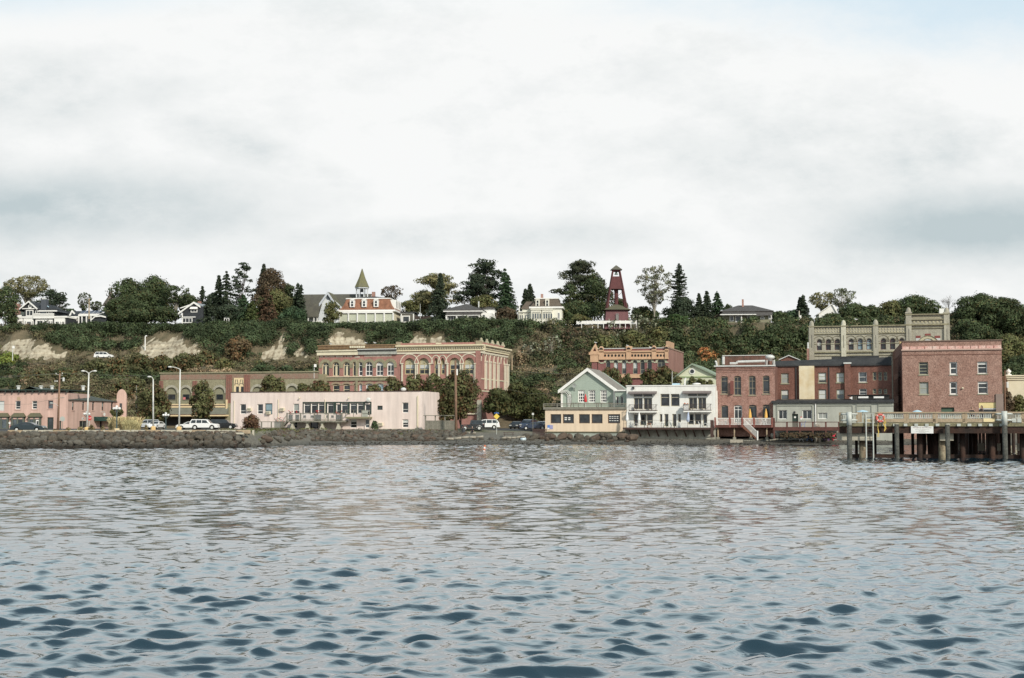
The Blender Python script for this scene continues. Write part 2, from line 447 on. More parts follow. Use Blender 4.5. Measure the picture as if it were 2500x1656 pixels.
class Face:
 """a wall with real recessed openings"""
 def __init__(s,f,root,mat,s0,s1,z0,z1,t=.28,name='wall'):
  s.f,s.root,s.mat,s.s0,s.s1,s.z0,s.z1,s.t,s.name=f,root,mat,s0,s1,z0,z1,t,name
  s.op=[]
 def rect(s,u0,v0,u1,v1):
  um,vm=(u0+u1)/2,(v0+v1)/2
  return s.f.px(u0,vm)[0],s.f.px(u1,vm)[0],s.f.px(um,v1)[1],s.f.px(um,v0)[1]
 def win(s,u0,v0,u1,v1,arch=0.0,va=None,**k):
  sa,sb,za,zb=s.rect(u0,v0,u1,v1)
  if va is not None:arch=zb-s.f.px((u0+u1)/2,va)[1]
  if arch=='full':arch=(sb-sa)/2
  return s.win_s(sa,sb,za,zb,arch,**k)
 def win_s(s,sa,sb,za,zb,arch=0.0,**k):
  sa=max(sa,s.s0+.02);sb=min(sb,s.s1-.02)
  s.op.append((sa,sb,za,zb,arch))
  return add_window(s.f,s.root,sa,sb,za,zb,s.t,arch,**k)
 def hole(s,u0,v0,u1,v1,va=None,mat=None,name='door',inset=0.03):
  """opening filled with a flat panel (door leaf, boarded infill)"""
  sa,sb,za,zb=s.rect(u0,v0,u1,v1)
  arch=zb-s.f.px((u0+u1)/2,va)[1] if va is not None else 0
  s.op.append((sa,sb,za,zb,arch));zs=zb-arch
  pts=[(sa,za),(sb,za)]+(arcpts(sa,sb,zs,zb)[::-1] if arch>0 else[(sb,zb),(sa,zb)])
  m=MB();m.add([s.f.pt(a,b,-s.t+inset) for a,b in pts],[tuple(range(len(pts)))])
  return m.build(name,mat,s.root)
 def done(s,extra=None):
  f,t=s.f,s.t;m=extra or MB()
  xs=sorted({s.s0,s.s1,*[o[0] for o in s.op],*[o[1] for o in s.op]})
  zs=sorted({s.z0,s.z1,*[o[2] for o in s.op if s.z0<o[2]<s.z1],*[o[3] for o in s.op if s.z0<o[3]<s.z1]})
  for xa,xb in zip(xs,xs[1:]):
   if xb-xa<1e-4:continue
   xm=(xa+xb)/2;run=None
   for za,zb in zip(zs,zs[1:]):
    zm=(za+zb)/2
    solid= not any(o[0]<xm<o[1] and o[2]<zm<o[3] for o in s.op)
    if solid:
     run=(run[0],zb) if run else(za,zb)
    if( not solid or zb==zs[-1]) and run:
     m.quad(f.pt(xa,run[0]),f.pt(xb,run[0]),f.pt(xb,run[1]),f.pt(xa,run[1]));run=None
  for sa,sb,za,zb,ar in s.op:
   z2=zb-ar
   m.quad(f.pt(sa,za),f.pt(sa,za,-t),f.pt(sa,z2,-t),f.pt(sa,z2))
   m.quad(f.pt(sb,za),f.pt(sb,z2),f.pt(sb,z2,-t),f.pt(sb,za,-t))
   m.quad(f.pt(sa,za),f.pt(sb,za),f.pt(sb,za,-t),f.pt(sa,za,-t))
   if ar>0:
    a=arcpts(sa,sb,z2,zb)
    for(x0,y0),(x1,y1) in zip(a,a[1:]):
     m.quad(f.pt(x0,y0),f.pt(x1,y1),f.pt(x1,zb),f.pt(x0,zb))
     m.quad(f.pt(x0,y0),f.pt(x0,y0,-t),f.pt(x1,y1,-t),f.pt(x1,y1))
   else:m.quad(f.pt(sa,zb),f.pt(sa,zb,-t),f.pt(sb,zb,-t),f.pt(sb,zb))
  return m.build(s.name,s.mat,s.root)
def arch_trim(f,root,mat,sa,sb,zs,zb,w,d=.08,name='arch_trim',legs=0):
 """raised band following an arched opening"""
 m=MB();o=arcpts(sa-w,sb+w,zs,zb+w,12);i_=arcpts(sa,sb,zs,zb,12)
 for k in range(12):m.fpoly(f,[i_[k],i_[k+1],o[k+1],o[k]],-.01,d)
 if legs:
  m.fbox(f,sa-w,sa,zs-legs,zs,-.01,d);m.fbox(f,sb,sb+w,zs-legs,zs,-.01,d)
 return m.build(name,mat,root)
def body(f,s0,s1,z0,z1,depth,t=.28):
 """mass of a building behind its front wall"""
 m=MB();m.fbox(f,s0+.03,s1-.03,z0,z1,-depth+.03,-t)
 return m
def gable_front(f,s0,s1,ze,zp,depth,oh=.4,th=.18,zap=None):
 m=MB();sm=(s0+s1)/2 if zap is None else zap
 k=(zp-ze)/max(.1,(sm-s0));k2=(zp-ze)/max(.1,(s1-sm))
 a0=f.pt(s0-oh,ze-oh*k,oh);a1=f.pt(sm,zp,oh);b1=f.pt(sm,zp,-depth-oh);b0=f.pt(s0-oh,ze-oh*k,-depth-oh)
 m.slab(a0,a1,b1,b0,th)
 c0=f.pt(s1+oh,ze-oh*k2,oh);d0=f.pt(s1+oh,ze-oh*k2,-depth-oh)
 m.slab(a1,c0,d0,b1,th)
 return m
def gable_side(f,s0,s1,ze,zp,depth,oh=.4,th=.18):
 m=MB();k=(zp-ze)/(depth/2)
 a=f.pt(s0-oh,ze-oh*k,oh);b=f.pt(s1+oh,ze-oh*k,oh)
 c=f.pt(s1+oh,zp,-depth/2);d=f.pt(s0-oh,zp,-depth/2)
 e=f.pt(s1+oh,ze-oh*k,-depth-oh);g=f.pt(s0-oh,ze-oh*k,-depth-oh)
 m.slab(a,b,c,d,th);m.slab(d,c,e,g,th)
 return m
def hip(f,s0,s1,ze,zp,depth,oh=.5,inset=None,top=0.0):
 """hipped roof; inset = how far the ridge starts in from each end"""
 m=MB();inset=depth/2 if inset is None else inset
 E=[f.pt(s0-oh,ze,oh),f.pt(s1+oh,ze,oh),f.pt(s1+oh,ze,-depth-oh),f.pt(s0-oh,ze,-depth-oh)]
 dm=depth/2
 T=[f.pt(s0+inset,zp,-dm+top),f.pt(s1-inset,zp,-dm+top),f.pt(s1-inset,zp,-dm-top-.01),f.pt(s0+inset,zp,-dm-top-.01)]
 m.add(E+T,[(0,1,5,4),(1,2,6,5),(2,3,7,6),(3,0,4,7),(4,5,6,7),(3,2,1,0)])
 m.add([p+Vector((0,0,-.18)) for p in E]+E,[(3,2,1,0),(0,1,5,4),(1,2,6,5),(2,3,7,6),(3,0,4,7)])
 return m
def text(parent,body_,loc,size,mat,ex,name='lettering'):
 cu=bpy.data.curves.new(name,'FONT');cu.body=body_;cu.size=size;cu.extrude=.003;cu.align_x='CENTER';cu.align_y='CENTER';cu.resolution_u=2
 o=bpy.data.objects.new(name,cu);o.rotation_euler=(R(90),0,math.atan2(ex.y,ex.x));o.location=Vector(loc)-parent.location
 COL.objects.link(o)
 dg=bpy.context.evaluated_depsgraph_get();me=bpy.data.meshes.new_from_object(o.evaluated_get(dg));me.name=name
 loc_,rot_=o.location.copy(),o.rotation_euler.copy();bpy.data.objects.remove(o)
 o=bpy.data.objects.new(name,me);o.location=loc_;o.rotation_euler=rot_;me.materials.clear();me.materials.append(mat);COL.objects.link(o);o.parent=parent
 return o
 # -- water, ground, bluff
SANDP=[((10,160),[(10,836),(35,828),(80,822),(84,846),(118,832),(124,860),(160,858)]),((338,500),[(338,862),(345,850),(385,818),(408,832),(418,820),(428,818),(455,838),(480,842),(500,860)]),((636,712),[(636,865),(660,852),(666,826),(672,850),(676,850),(682,820),(692,818),(697,850),(704,870),(712,870)]),((722,765),[(722,860),(730,842),(742,856),(765,866)]),((800,895),[(800,845),(812,822),(828,806),(842,818),(862,820),(880,824),(895,845)]),((1000,1100),[(1000,836),(1015,815),(1030,822),(1045,835),(1058,815),(1075,820),(1085,838),(1100,838)])]
def in_sand(u,v,pad=0):
 q_=Vector((u*.05,v*.09,4));u=u+noise.noise(q_)*13;v=v+noise.noise(q_*2.3)*9+noise.noise(q_*6)*4
 for(a,b),top in SANDP:
  if a<=u<=b:return v>interp(u,top)-pad and v<878+pad
 return False
def project(x,y,z):
 q=Vector((x,y,z-EYE));f_=q.y*cosT+q.z*sinT;up_=-q.y*sinT+q.z*cosT
 return CU+F*q.x/f_,CV-F*up_/f_
def np_mesh(name,V,Fq,mats,smooth=False,cols=None,loc=(0,0,0),parent=None,nper=4):
 me=bpy.data.meshes.new(name)
 nv,nf=len(V),len(Fq)
 me.vertices.add(nv);me.vertices.foreach_set('co',(V-np.array(loc)).astype(np.float32).ravel())
 me.loops.add(nf*nper);me.loops.foreach_set('vertex_index',Fq.astype(np.int32).ravel())
 me.polygons.add(nf);me.polygons.foreach_set('loop_start',np.arange(0,nf*nper,nper,dtype=np.int32))
 me.polygons.foreach_set('loop_total',np.full(nf,nper,dtype=np.int32))
 if smooth:me.polygons.foreach_set('use_smooth',np.ones(nf,dtype=bool))
 me.update(calc_edges=True)
 if cols is not None:
  at=me.color_attributes.new('Col','FLOAT_COLOR','POINT')
  at.data.foreach_set('color',cols.astype(np.float32).ravel())
 for m in(mats if isinstance(mats,(list,tuple)) else[mats]):me.materials.append(m)
 o=bpy.data.objects.new(name,me);COL.objects.link(o)
 if parent is not None:o.parent=parent
 else:o.location=loc
 return o
def grid_faces(nr,nc):
 r,c=np.meshgrid(np.arange(nr-1),np.arange(nc-1),indexing='ij')
 a=r*nc+c
 return np.stack([a,a+1,a+nc+1,a+nc],-1).reshape(-1,4)
def water_material():
 m=bpy.data.materials.new('sea_water');m.use_nodes=True
 nt=m.node_tree;b=nt.nodes['Principled BSDF']
 b.inputs['Base Color'].default_value=(.008,.028,.042,1)
 b.inputs['Roughness'].default_value=.04
 b.inputs['IOR'].default_value=1.6
 tc=nt.nodes.new('ShaderNodeTexCoord')
 mp=nt.nodes.new('ShaderNodeMapping');mp.inputs['Scale'].default_value=(.8,1.35,1);mp.inputs['Rotation'].default_value=(0,0,.25)
 nt.links.new(tc.outputs['Object'],mp.inputs[0])
 prev=None
 for sc,st,dist in((1.7,.25,.08),(5.0,.26,.02)):
  n=nt.nodes.new('ShaderNodeTexNoise');n.inputs['Scale'].default_value=sc;n.inputs['Detail'].default_value=3
  n.inputs['Roughness'].default_value=.5;n.inputs['Distortion'].default_value=.4
  nt.links.new(mp.outputs[0],n.inputs['Vector'])
  bp=nt.nodes.new('ShaderNodeBump');bp.inputs['Strength'].default_value=st;bp.inputs['Distance'].default_value=dist
  nt.links.new(n.outputs[0],bp.inputs['Height'])
  if prev:nt.links.new(prev.outputs[0],bp.inputs['Normal'])
  prev=bp
 nt.links.new(prev.outputs[0],b.inputs['Normal'])
 b.inputs['Coat Weight'].default_value=.6;b.inputs['Coat IOR'].default_value=1.38;b.inputs['Coat Roughness'].default_value=.04
 nt.links.new(prev.outputs[0],b.inputs['Coat Normal'])
 return m
WATER=water_material()
def build_water():
 g=np.random.default_rng(5)
 ys=[8.5]
 while ys[-1]<238:
  y=ys[-1];ys.append(y+min(max(.028,y*y/6800.0),.31))
 ys=np.array(ys);nc=1420
 ax=np.linspace(-1,1,nc)
 Y=np.repeat(ys[:,None],nc,1);X=ax[None,:]*(Y*.45+3)+ax[None,:]**7*(Y*.6+26)
 Z=np.zeros_like(X);DX=np.zeros_like(X);DY=np.zeros_like(X)
 space=np.gradient(ys)[:,None]
 gust=np.ones_like(X)
 for i in range(9):
  l=g.uniform(18,90);a=g.uniform(0,2*math.pi)
  gust+=.07*np.sin((X*math.cos(a)*.55+Y*math.sin(a))*2*math.pi/l+g.uniform(0,6.3))
 gust=np.clip(gust,.35,1.7)
 edge=np.clip((1-np.abs(ax))/.08,0,1)[None,:]*np.clip((Y-8.5)/1.5,0,1)
 nw=150
 for i in range(nw):
  lam=.22*(18.0**((i+g.uniform())/nw))
  th=-math.pi/2+.25+g.normal(0,.62)
  k=2*math.pi/lam
  slope=.053*math.exp(-(math.log(lam/.66)**2)/.75)
  amp=slope/k*g.uniform(.5,1.5)
  fade=np.clip(lam/space-2.3,0,1)
  ph=k*(math.cos(th)*X+math.sin(th)*Y)+g.uniform(0,6.3)
  A=amp*fade*gust*edge
  c_=np.cos(ph);s_=np.sin(ph)
  Z+=A*c_;DX-=A*.6*math.cos(th)*s_;DY-=A*.6*math.sin(th)*s_
 V=np.stack([X+DX,Y+DY,Z],-1).reshape(-1,3)
 o=np_mesh('sea_water',V,grid_faces(len(ys),nc),WATER,smooth=True)
 tag(o,kind='structure')
 m=MB();z=0.0
 a,bq=8.5,238
 wa,wb=a*1.05+29,ys[-1]*1.05+29;bq=ys[-1]
 m.quad((-3500,-900,z),(3500,-900,z),(3500,a,z),(-3500,a,z))
 m.quad((-3500,a,z),(-wa,a,z),(-wb,bq,z),(-3500,bq,z))
 m.quad((wa,a,z),(3500,a,z),(3500,bq,z),(wb,bq,z))
 tag(m.build('outer_sea_water',WATER),kind='structure')
build_water()
def ground_material():
 m=bpy.data.materials.new('shore_ground');m.use_nodes=True
 nt=m.node_tree;N=nt.nodes;L=nt.links;b=N['Principled BSDF'];b.inputs['Roughness'].default_value=.9
 tc=N.new('ShaderNodeTexCoord')
 def noi(s,d=6):
  n=N.new('ShaderNodeTexNoise');n.inputs['Scale'].default_value=s;n.inputs['Detail'].default_value=d
  L.new(tc.outputs['Object'],n.inputs['Vector']);return n
 a=noi(.16);c=noi(3.0)
 r=N.new('ShaderNodeValToRGB');e=r.color_ramp.elements
 e[0].position=.40;e[0].color=(.085,.095,.04,1);e[1].position=.58;e[1].color=(.19,.165,.12,1)
 L.new(a.outputs[0],r.inputs[0])
 r2=N.new('ShaderNodeValToRGB');e=r2.color_ramp.elements
 e[0].position=.35;e[0].color=(.095,.088,.070,1);e[1].position=.65;e[1].color=(.16,.148,.118,1)
 L.new(c.outputs[0],r2.inputs[0])
 g=N.new('ShaderNodeSeparateXYZ');L.new(tc.outputs['Object'],g.inputs[0])
 ad=N.new('ShaderNodeMath');ad.operation='MULTIPLY_ADD';L.new(c.outputs[0],ad.inputs[0]);ad.inputs[1].default_value=1.2;L.new(g.outputs[2],ad.inputs[2])
 h=N.new('ShaderNodeMapRange');h.inputs[1].default_value=2.1;h.inputs[2].default_value=2.6
 L.new(ad.outputs[0],h.inputs[0])
 mx=N.new('ShaderNodeMix');mx.data_type='RGBA';L.new(h.outputs[0],mx.inputs['Factor'])
 wet=N.new('ShaderNodeMapRange');wet.inputs[1].default_value=.75;wet.inputs[2].default_value=1.25;wet.inputs[3].default_value=.5;wet.inputs[4].default_value=1
 L.new(ad.outputs[0],wet.inputs[0])
 sc=N.new('ShaderNodeVectorMath');sc.operation='SCALE';L.new(r2.outputs[0],sc.inputs[0]);L.new(wet.outputs[0],sc.inputs['Scale'])
 L.new(sc.outputs[0],mx.inputs['A']);L.new(r.outputs[0],mx.inputs['B'])
 L.new(mx.outputs['Result'],b.inputs['Base Color'])
 bp=N.new('ShaderNodeBump');bp.inputs['Distance'].default_value=.15;bp.inputs['Strength'].default_value=.6
 L.new(c.outputs[0],bp.inputs['Height']);L.new(bp.outputs[0],b.inputs['Normal'])
 return m
GROUND=ground_material()
SAND=M('bluff_sand',(.47,.42,.31),(.33,.28,.19),.35,.95,fine=.2,fscale=1.6,bump=.6)
GRASSH=M('plateau_grass',(.07,.085,.035),(.10,.085,.045),.15,.95,fine=.2)
def height_sheet(name,xs,ys,mat,fn,matfn=None):
 V=np.array([(x,y,fn(x,y)) for y in ys for x in xs])
 o=np_mesh(name,V,grid_faces(len(ys),len(xs)),mat,smooth=True)
 return tag(o,kind='structure')
xs=[-3000,-1500,-900,-600,-400,-300,-240]+list(np.arange(-200,161,2.0))+[180,220,300,400,600,900,1500,3000]
ys=[150]+list(np.arange(176,262,1.6))+[264,268,272,276,280]
height_sheet('ground',xs,ys,GROUND,lambda x,y:gz0(x,y)+(noise.noise(Vector((x*.25,y*.25,3)))*.12 if gz0(x,y)<2.2 else 0))
xs=[-3000,-1500,-900,-600,-400,-300,-240,-200,-180]+list(np.arange(-165,150,1.0))+[160,180,220,300,400,600,900,1500,3000]
ys2=[280,283]+list(np.arange(286,322,1.6))+list(np.arange(322,372,.8))+[378,390,420,500,700,1200,2500]
bl=height_sheet('bluff',xs,ys2,[SAND,GRASSH],lambda x,y:gz(x,y)-(.0 if y>280 else 0))
def scar_material():
 """dark soil broken by bare sandy scars; the scar mask is stored on the mesh and frayed with noise"""
 m=bpy.data.materials.new('bluff_soil_and_sand');m.use_nodes=True
 nt=m.node_tree;N=nt.nodes;L=nt.links;b=N['Principled BSDF'];b.inputs['Roughness'].default_value=.95
 tc=N.new('ShaderNodeTexCoord');at_=N.new('ShaderNodeAttribute');at_.attribute_name='Col'
 def noi(s,d=6,mp=None):
  n=N.new('ShaderNodeTexNoise');n.inputs['Scale'].default_value=s;n.inputs['Detail'].default_value=d
  if mp:q=N.new('ShaderNodeMapping');q.inputs['Scale'].default_value=mp;L.new(tc.outputs['Object'],q.inputs[0]);L.new(q.outputs[0],n.inputs['Vector'])
  else:L.new(tc.outputs['Object'],n.inputs['Vector'])
  return n
 def ramp(f,*st):
  r=N.new('ShaderNodeValToRGB');e=r.color_ramp.elements;e[0].position,e[0].color=st[0][0],(*st[0][1],1);e[1].position,e[1].color=st[-1][0],(*st[-1][1],1)
  for p,c in st[1:-1]:k=e.new(p);k.color=(*c,1)
  L.new(f,r.inputs[0]);return r.outputs[0]
 n1=noi(.5,7);n2=noi(1.2,8,(1.0,1.0,.28));n3=noi(.6,4,(.15,.15,2.2))
 sand=ramp(n2.outputs[0],(.32,(.19,.15,.10)),(.46,(.38,.33,.24)),(.66,(.50,.45,.34)))
 strata=N.new('ShaderNodeMapRange');strata.inputs[1].default_value=.35;strata.inputs[2].default_value=.65;strata.inputs[3].default_value=.72;strata.inputs[4].default_value=1.1;L.new(n3.outputs[0],strata.inputs[0])
 sc=N.new('ShaderNodeVectorMath');sc.operation='SCALE';L.new(sand,sc.inputs[0]);L.new(strata.outputs[0],sc.inputs['Scale'])
 soil=ramp(n1.outputs[0],(.3,(.07,.065,.035)),(.5,(.12,.10,.06)),(.7,(.17,.135,.085)))
 f=N.new('ShaderNodeMath');f.operation='MULTIPLY_ADD';L.new(n2.outputs[0],f.inputs[0]);f.inputs[1].default_value=1.3;f.inputs[2].default_value=-.65
 g=N.new('ShaderNodeMath');g.operation='ADD';L.new(at_.outputs['Fac'],g.inputs[0]);L.new(f.outputs[0],g.inputs[1])
 h=N.new('ShaderNodeMapRange');h.inputs[1].default_value=.38;h.inputs[2].default_value=.58;L.new(g.outputs[0],h.inputs[0])
 mx=N.new('ShaderNodeMix');mx.data_type='RGBA';L.new(h.outputs[0],mx.inputs['Factor']);L.new(soil,mx.inputs['A']);L.new(sc.outputs[0],mx.inputs['B']);L.new(mx.outputs['Result'],b.inputs['Base Color'])
 bp=N.new('ShaderNodeBump');bp.inputs['Distance'].default_value=.5;bp.inputs['Strength'].default_value=.7;L.new(n2.outputs[0],bp.inputs['Height']);L.new(bp.outputs[0],b.inputs['Normal'])
 return m
bl.data.materials[0]=scar_material()
ca=bl.data.color_attributes.new('Col','FLOAT_COLOR','POINT');cc=[]
for p in bl.data.vertices:
 c=p.co;e=c.y-bline(c.x);k=0.0
 if-18<e<3 and c.z>11:k=1.0 if in_sand(*project(*c),-3) else 0.0
 cc+=[k,k,k,1]
ca.data.foreach_set('color',cc)
mi=[1 if(p.center.z>26.5 and p.center.y-bline(p.center.x)>1) else 0 for p in bl.data.polygons]
bl.data.polygons.foreach_set('material_index',mi)
def draped(name,outline_rows,mat,lift=.03):
 """road sheet following the ground: rows of (x0, x1, y)"""
 V=[];n=24
 for x0,x1,y in outline_rows:
  for i in range(n):
   x=x0+(x1-x0)*i/(n-1);V.append((x,y,gz(x,y)+lift))
 V=np.array(V)
 return tag(np_mesh(name,V,grid_faces(len(outline_rows),n),mat,smooth=True),kind='structure')
draped('shore_road',[(-160,XU(600,y)-4+(y-198)*.12,y) for y in np.arange(197.5,268,3.0)],ASPH)
draped('side_street',[(XU(1112,244)+(y-244)*.27,XU(1326,244)+(y-244)*.27,y) for y in np.arange(243.5,278,3.0)],ASPH,.035)
draped('main_street',[(-30,150,y) for y in(279.0,281,284)],ASPH,.04)
k=MB()
for a in range(0,26):
 x0=-95+a*2.2;x1=x0+2.1
 k.box(x0,x1,197.0,197.45,gz(x0,197.2)-.1,gz(x0,197.2)+.14)
tag(k.build('road_kerb',CONCL),kind='structure')
# -- front row on the water
def bld(name,label,cat,f,z=2.3,group=None):
 p=f.pt(f.L/2,z);return thing(name,label,cat,p,group)
def coping(m,f,s0,s1,z,h,over=.15,depth=None,t=.3):
 m.fbox(f,s0-over,s1+over,z,z+h,-t,over)
 # --- long blush building
f=row(563,1030,243)
H=bld('waterfront_building','long low blush-pink stucco building with deck and green window band on the rocks','building',f)
zt=f.px(800,957)[1];L_=f.L
F1=Face(f,H,BLUSH,0,L_,2.0,zt)
for a,b,c,d in((586,987,600.5,1011),(628,987,642,1011)):F1.win(a,b,c,d,zsplit=[.32])
F1.win(982,983,997,1008,zsplit=[.33]);F1.win(982,1024,997,1044,zsplit=[.35,.68],blind=.4)
F1.win(716,986,730,1010,zsplit=[.3],blind=.7,bm=CURT)
F1.win(855,1024,871,1045,zsplit=[.38],blind=.25);F1.win(891,1024,902,1045,zsplit=[.4],glass=GLASSB)
F1.win(715,1030,726,1046,zsplit=[.5]);F1.win(758,1030,777,1046,fm=DKGREEN)
F1.win(647,985,665,1012,fm=DKGREEN,glass=GLASSW,zsplit=[.38]);F1.win(921,991,934,1001,fm=DKGREEN,glass=GLASSB,fw=.22)
for q in((741.5,757),(759,774),(776.5,792),(799,814),(833,849),(854,870),(872,887)):
 F1.win(q[0],984,q[1],1010,zsplit=[.78],fw=.11)
F1.win(821,987,830,1012,name='door',zsplit=[.35]);F1.win(891,987,904,1015,name='door',zsplit=[.4])
F1.done(body(f,0,L_,2.0,zt-.25,16))
m=MB()
for a,b in((739,741.5),(757,759),(774,776.5),(792,799),(814,821),(830,833),(849,854),(870,872),(887,891),(904,907)):
 s0,s1,za,zb=F1.rect(a,983,b,1012);m.fbox(f,s0,s1,za,zb,.003,.03)
s0,s1,za,zb=F1.rect(739,982,907,984);m.fbox(f,s0,s1,za,zb+.05,.003,.05)
m.build('trim_band',DKGREEN,H)
m=MB();m.fbox(f,-.12,L_+.02,zt,zt+.1,-.35,.12);m.build('parapet_cap',M('dark_cap',(.10,.06,.055)),H)
sd_=f.side(True,16)
Fs=Face(sd_,H,BLUSH,0,16,2.0,zt-.004,name='side_wall');Fs.done()
m=MB();m.fbox(f,f.px(925,1046)[0],L_+.1,1.4,f.px(1000,1047)[1],-.2,.12);m.build('foundation',CONCL,H)
for u,v0 in((572,978),(680,975),(794,975),(1019,968),(1020.8,966)):
 m=MB();s,z=f.px(u,v0);m.tube(f.pt(s,2.0,.1),f.pt(s,z,.1),.07,n=6);m.build('downpipe',CREAM,H)
for u,v in((610,1000),(690,1000),(656,1008),(930,1036)):
 m=MB();s,z=f.px(u,v);m.fbox(f,s-.42,s+.42,z-.28,z+.28,.0,.45)
 for k in range(4):m.fbox(f,s-.34+k*.18,s-.26+k*.18,z-.2,z+.2,.45,.47,1)
 m.build('air_conditioner',[CREAM,DMETAL],H)
for u,v in((733,970),(853,970)):
 m=MB();s,z=f.px(u,v);m.tube(f.pt(s,z,0),f.pt(s,z-.1,.35),.05);m.ball(f.pt(s,z-.15,.4),.14,.14,.16);m.build('wall_lamp',CREAM,H)
m=MB();s,z=f.px(903,976);c=f.pt(s,z,.7)
m.tube(f.pt(s,z-.3,0),c,.03);
for k in range(14):
 a0,a1=2*math.pi*k/14,2*math.pi*(k+1)/14
 m.add([c,c+Vector((math.cos(a0)*.42,.12,math.sin(a0)*.38)),c+Vector((math.cos(a1)*.42,.12,math.sin(a1)*.38))],[(0,1,2)])
m.build('satellite_dish',METAL,H)
DK=thing('deck','grey raised deck with glass-panelled rail on tapered posts at long pink building','deck',f.pt(f.px(780,1028)[0],2.0,1.5))
s0,_=f.px(717,1028);s1,_=f.px(850,1028);zd=f.px(780,1027)[1];zr=f.px(780,1009)[1]
m=MB();m.fbox(f,s0,s1,zd-.3,zd,0.02,3.0);m.build('floor',WOODG,DK)
m=MB();m.fbox(f,s0,s1,zr-.1,zr,2.9,3.02);m.fbox(f,s0,s1,zd+.12,zd+.2,2.92,3.0)
for d in(s0,s1):m.fbox(f,d-.05,d+.05,zr-.1,zr,.05,2.9)
m.build('handrail',WOODG,DK)
for k in range(5):
 s=s0+(s1-s0)*k/4;m=MB();m.fbox(f,s-.09,s+.09,zd,zr+.05,2.86,3.05);m.build('rail_post',WOODG,DK)
for k in range(4):
 m=MB();a=s0+(s1-s0)*k/4
 n_=9
 for j in range(1,n_*2):
  x=a+(s1-s0)/4*j/(n_*2);m.fbox(f,x-.012,x+.012,zd+.2,zr-.1,2.94,2.97)
 m.build('balusters',METAL,DK)
for u in(728,764,800,839):
 s,_=f.px(u,1040);z0=gz(*f.pt(s,0,2.4).xy)-.3
 m=MB();m.hexa([f.pt(s-.5,z0,2.9),f.pt(s+.5,z0,2.9),f.pt(s+.5,z0,2.0),f.pt(s-.5,z0,2.0),f.pt(s-.22,z0+.9,2.7),f.pt(s+.22,z0+.9,2.7),f.pt(s+.22,z0+.9,2.2),f.pt(s-.22,z0+.9,2.2)])
 m.fbox(f,s-.2,s+.2,z0+.9,zd-.3,2.25,2.65);m.fbox(f,s-.45,s+.45,zd-.5,zd-.3,2.2,2.7);m.build('support_post',CONCL,DK)
s2,_=f.px(703,1040);zl=f.px(660,1044)[1]
m=MB()
for k in range(6):
 a=s2+(s0-s2)*k/6;m.fbox(f,a,a+(s0-s2)/6+.05,zl+(zd-zl)*k/6,zl+(zd-zl)*(k+1)/6,1.9,2.9)
m.build('steps',WOODG,DK)
m=MB();m.path([f.pt(s2,zl+1,2.95),f.pt(s0,zd+1,2.95)],.05);
for k in range(5):a=s2+(s0-s2)*k/5;z=zl+(zd-zl)*k/5;m.tube(f.pt(a,z,2.95),f.pt(a,z+1,2.95),.025)
m.build('stair_rail',WOODG,DK)
LD=thing('deck','low grey deck with railed panels left of the steps at pink building','deck',f.pt(f.px(660,1044)[0],2.0,1.5))
a0,_=f.px(632,1040)
m=MB();m.fbox(f,a0,s2,zl-.25,zl,.02,3.0);m.build('floor',WOODG,LD)
m=MB();m.fbox(f,a0,s2,zl+1.0,zl+1.1,2.9,3.0);m.build('handrail',WOODG,LD)
for k in range(4):
 s=a0+(s2-a0)*k/3;m=MB();m.fbox(f,s-.08,s+.08,zl,zl+1.1,2.87,3.02);m.build('rail_post',WOODG,LD)
 if k<3:
  m=MB()
  for j in range(1,14):x=s+(s2-a0)/3*j/14;m.fbox(f,x-.012,x+.012,zl+.05,zl+1,2.93,2.96)
  m.build('balusters',METAL,LD)
for i,u in enumerate((697,724,740,787,793,838,845)):
 s,_=f.px(u,1020);z=zl if i==0 else zd
 t=thing('flower_planter',['large grey planter of red geraniums on the lower deck','planter of red geraniums at left end of upper deck','planter of red geraniums beside left-hand window band','planter of red geraniums left of deck centre post','planter of red geraniums touching deck centre post','planter of geraniums near right end of upper deck','planter of geraniums at right corner of upper deck'][i],'planter',f.pt(s,z,2.6),'geranium planters on the decks')
 w=.9 if i==0 else .3
 m=MB();m.fbox(f,s-w,s+w,z,z+(1.15 if i==0 else 1.05),2.4,2.8);m.build('box',WOODG if i==0 else DMETAL,t)
 m=MB()
 for k in range(26 if i==0 else 16):
  q=f.pt(s+rnd.uniform(-w-.1,w+.1),z+1.1+rnd.uniform(0,.7),2.6+rnd.uniform(-.2,.2))
  m.ball(q,.09,.09,.08,5,3,0 if rnd.random()<.45 else 1)
 m.build('flowers',[RED,M('geranium_leaf',(.06,.05,.03))],t)
for i,u in enumerate((752,770,776,808,820)):
 s,_=f.px(u,1020);t=thing('patio_chair',['dark metal patio chair behind deck rail, leftmost on deck','dark metal patio chair second from left on deck','dark metal patio chair left of deck centre post','dark metal patio chair right of deck centre post','dark metal patio chair nearest the white deck door'][i],'chair',f.pt(s,zd,1.8),'patio chairs on the upper deck')
 m=MB();m.fbox(f,s-.25,s+.25,zd+.42,zd+.46,1.6,2.05);m.build('seat',DMETAL,t)
 m=MB();m.fbox(f,s-.25,s+.25,zd+.5,zd+.92,1.57,1.6);m.build('backrest',DMETAL,t)
 for a in(-.23,.23):
  for d in(1.62,2.02):m=MB();m.tube(f.pt(s+a,zd,d),f.pt(s+a,zd+.43,d),.018,n=4);m.build('leg',DMETAL,t)
BC=thing('balcony','narrow grey balcony with wire rail right of the pink building deck','balcony',f.pt(f.px(878,1022)[0],f.px(878,1020)[1],.8))
b0,_=f.px(851,1020);b1,_=f.px(909,1020);zb_=f.px(880,1018)[1];zt_=f.px(880,1001)[1]
m=MB();m.fbox(f,b0,b1,zb_-.3,zb_,.02,1.5);m.build('floor',M('mossy_board',(.26,.24,.15)),BC)
m=MB();
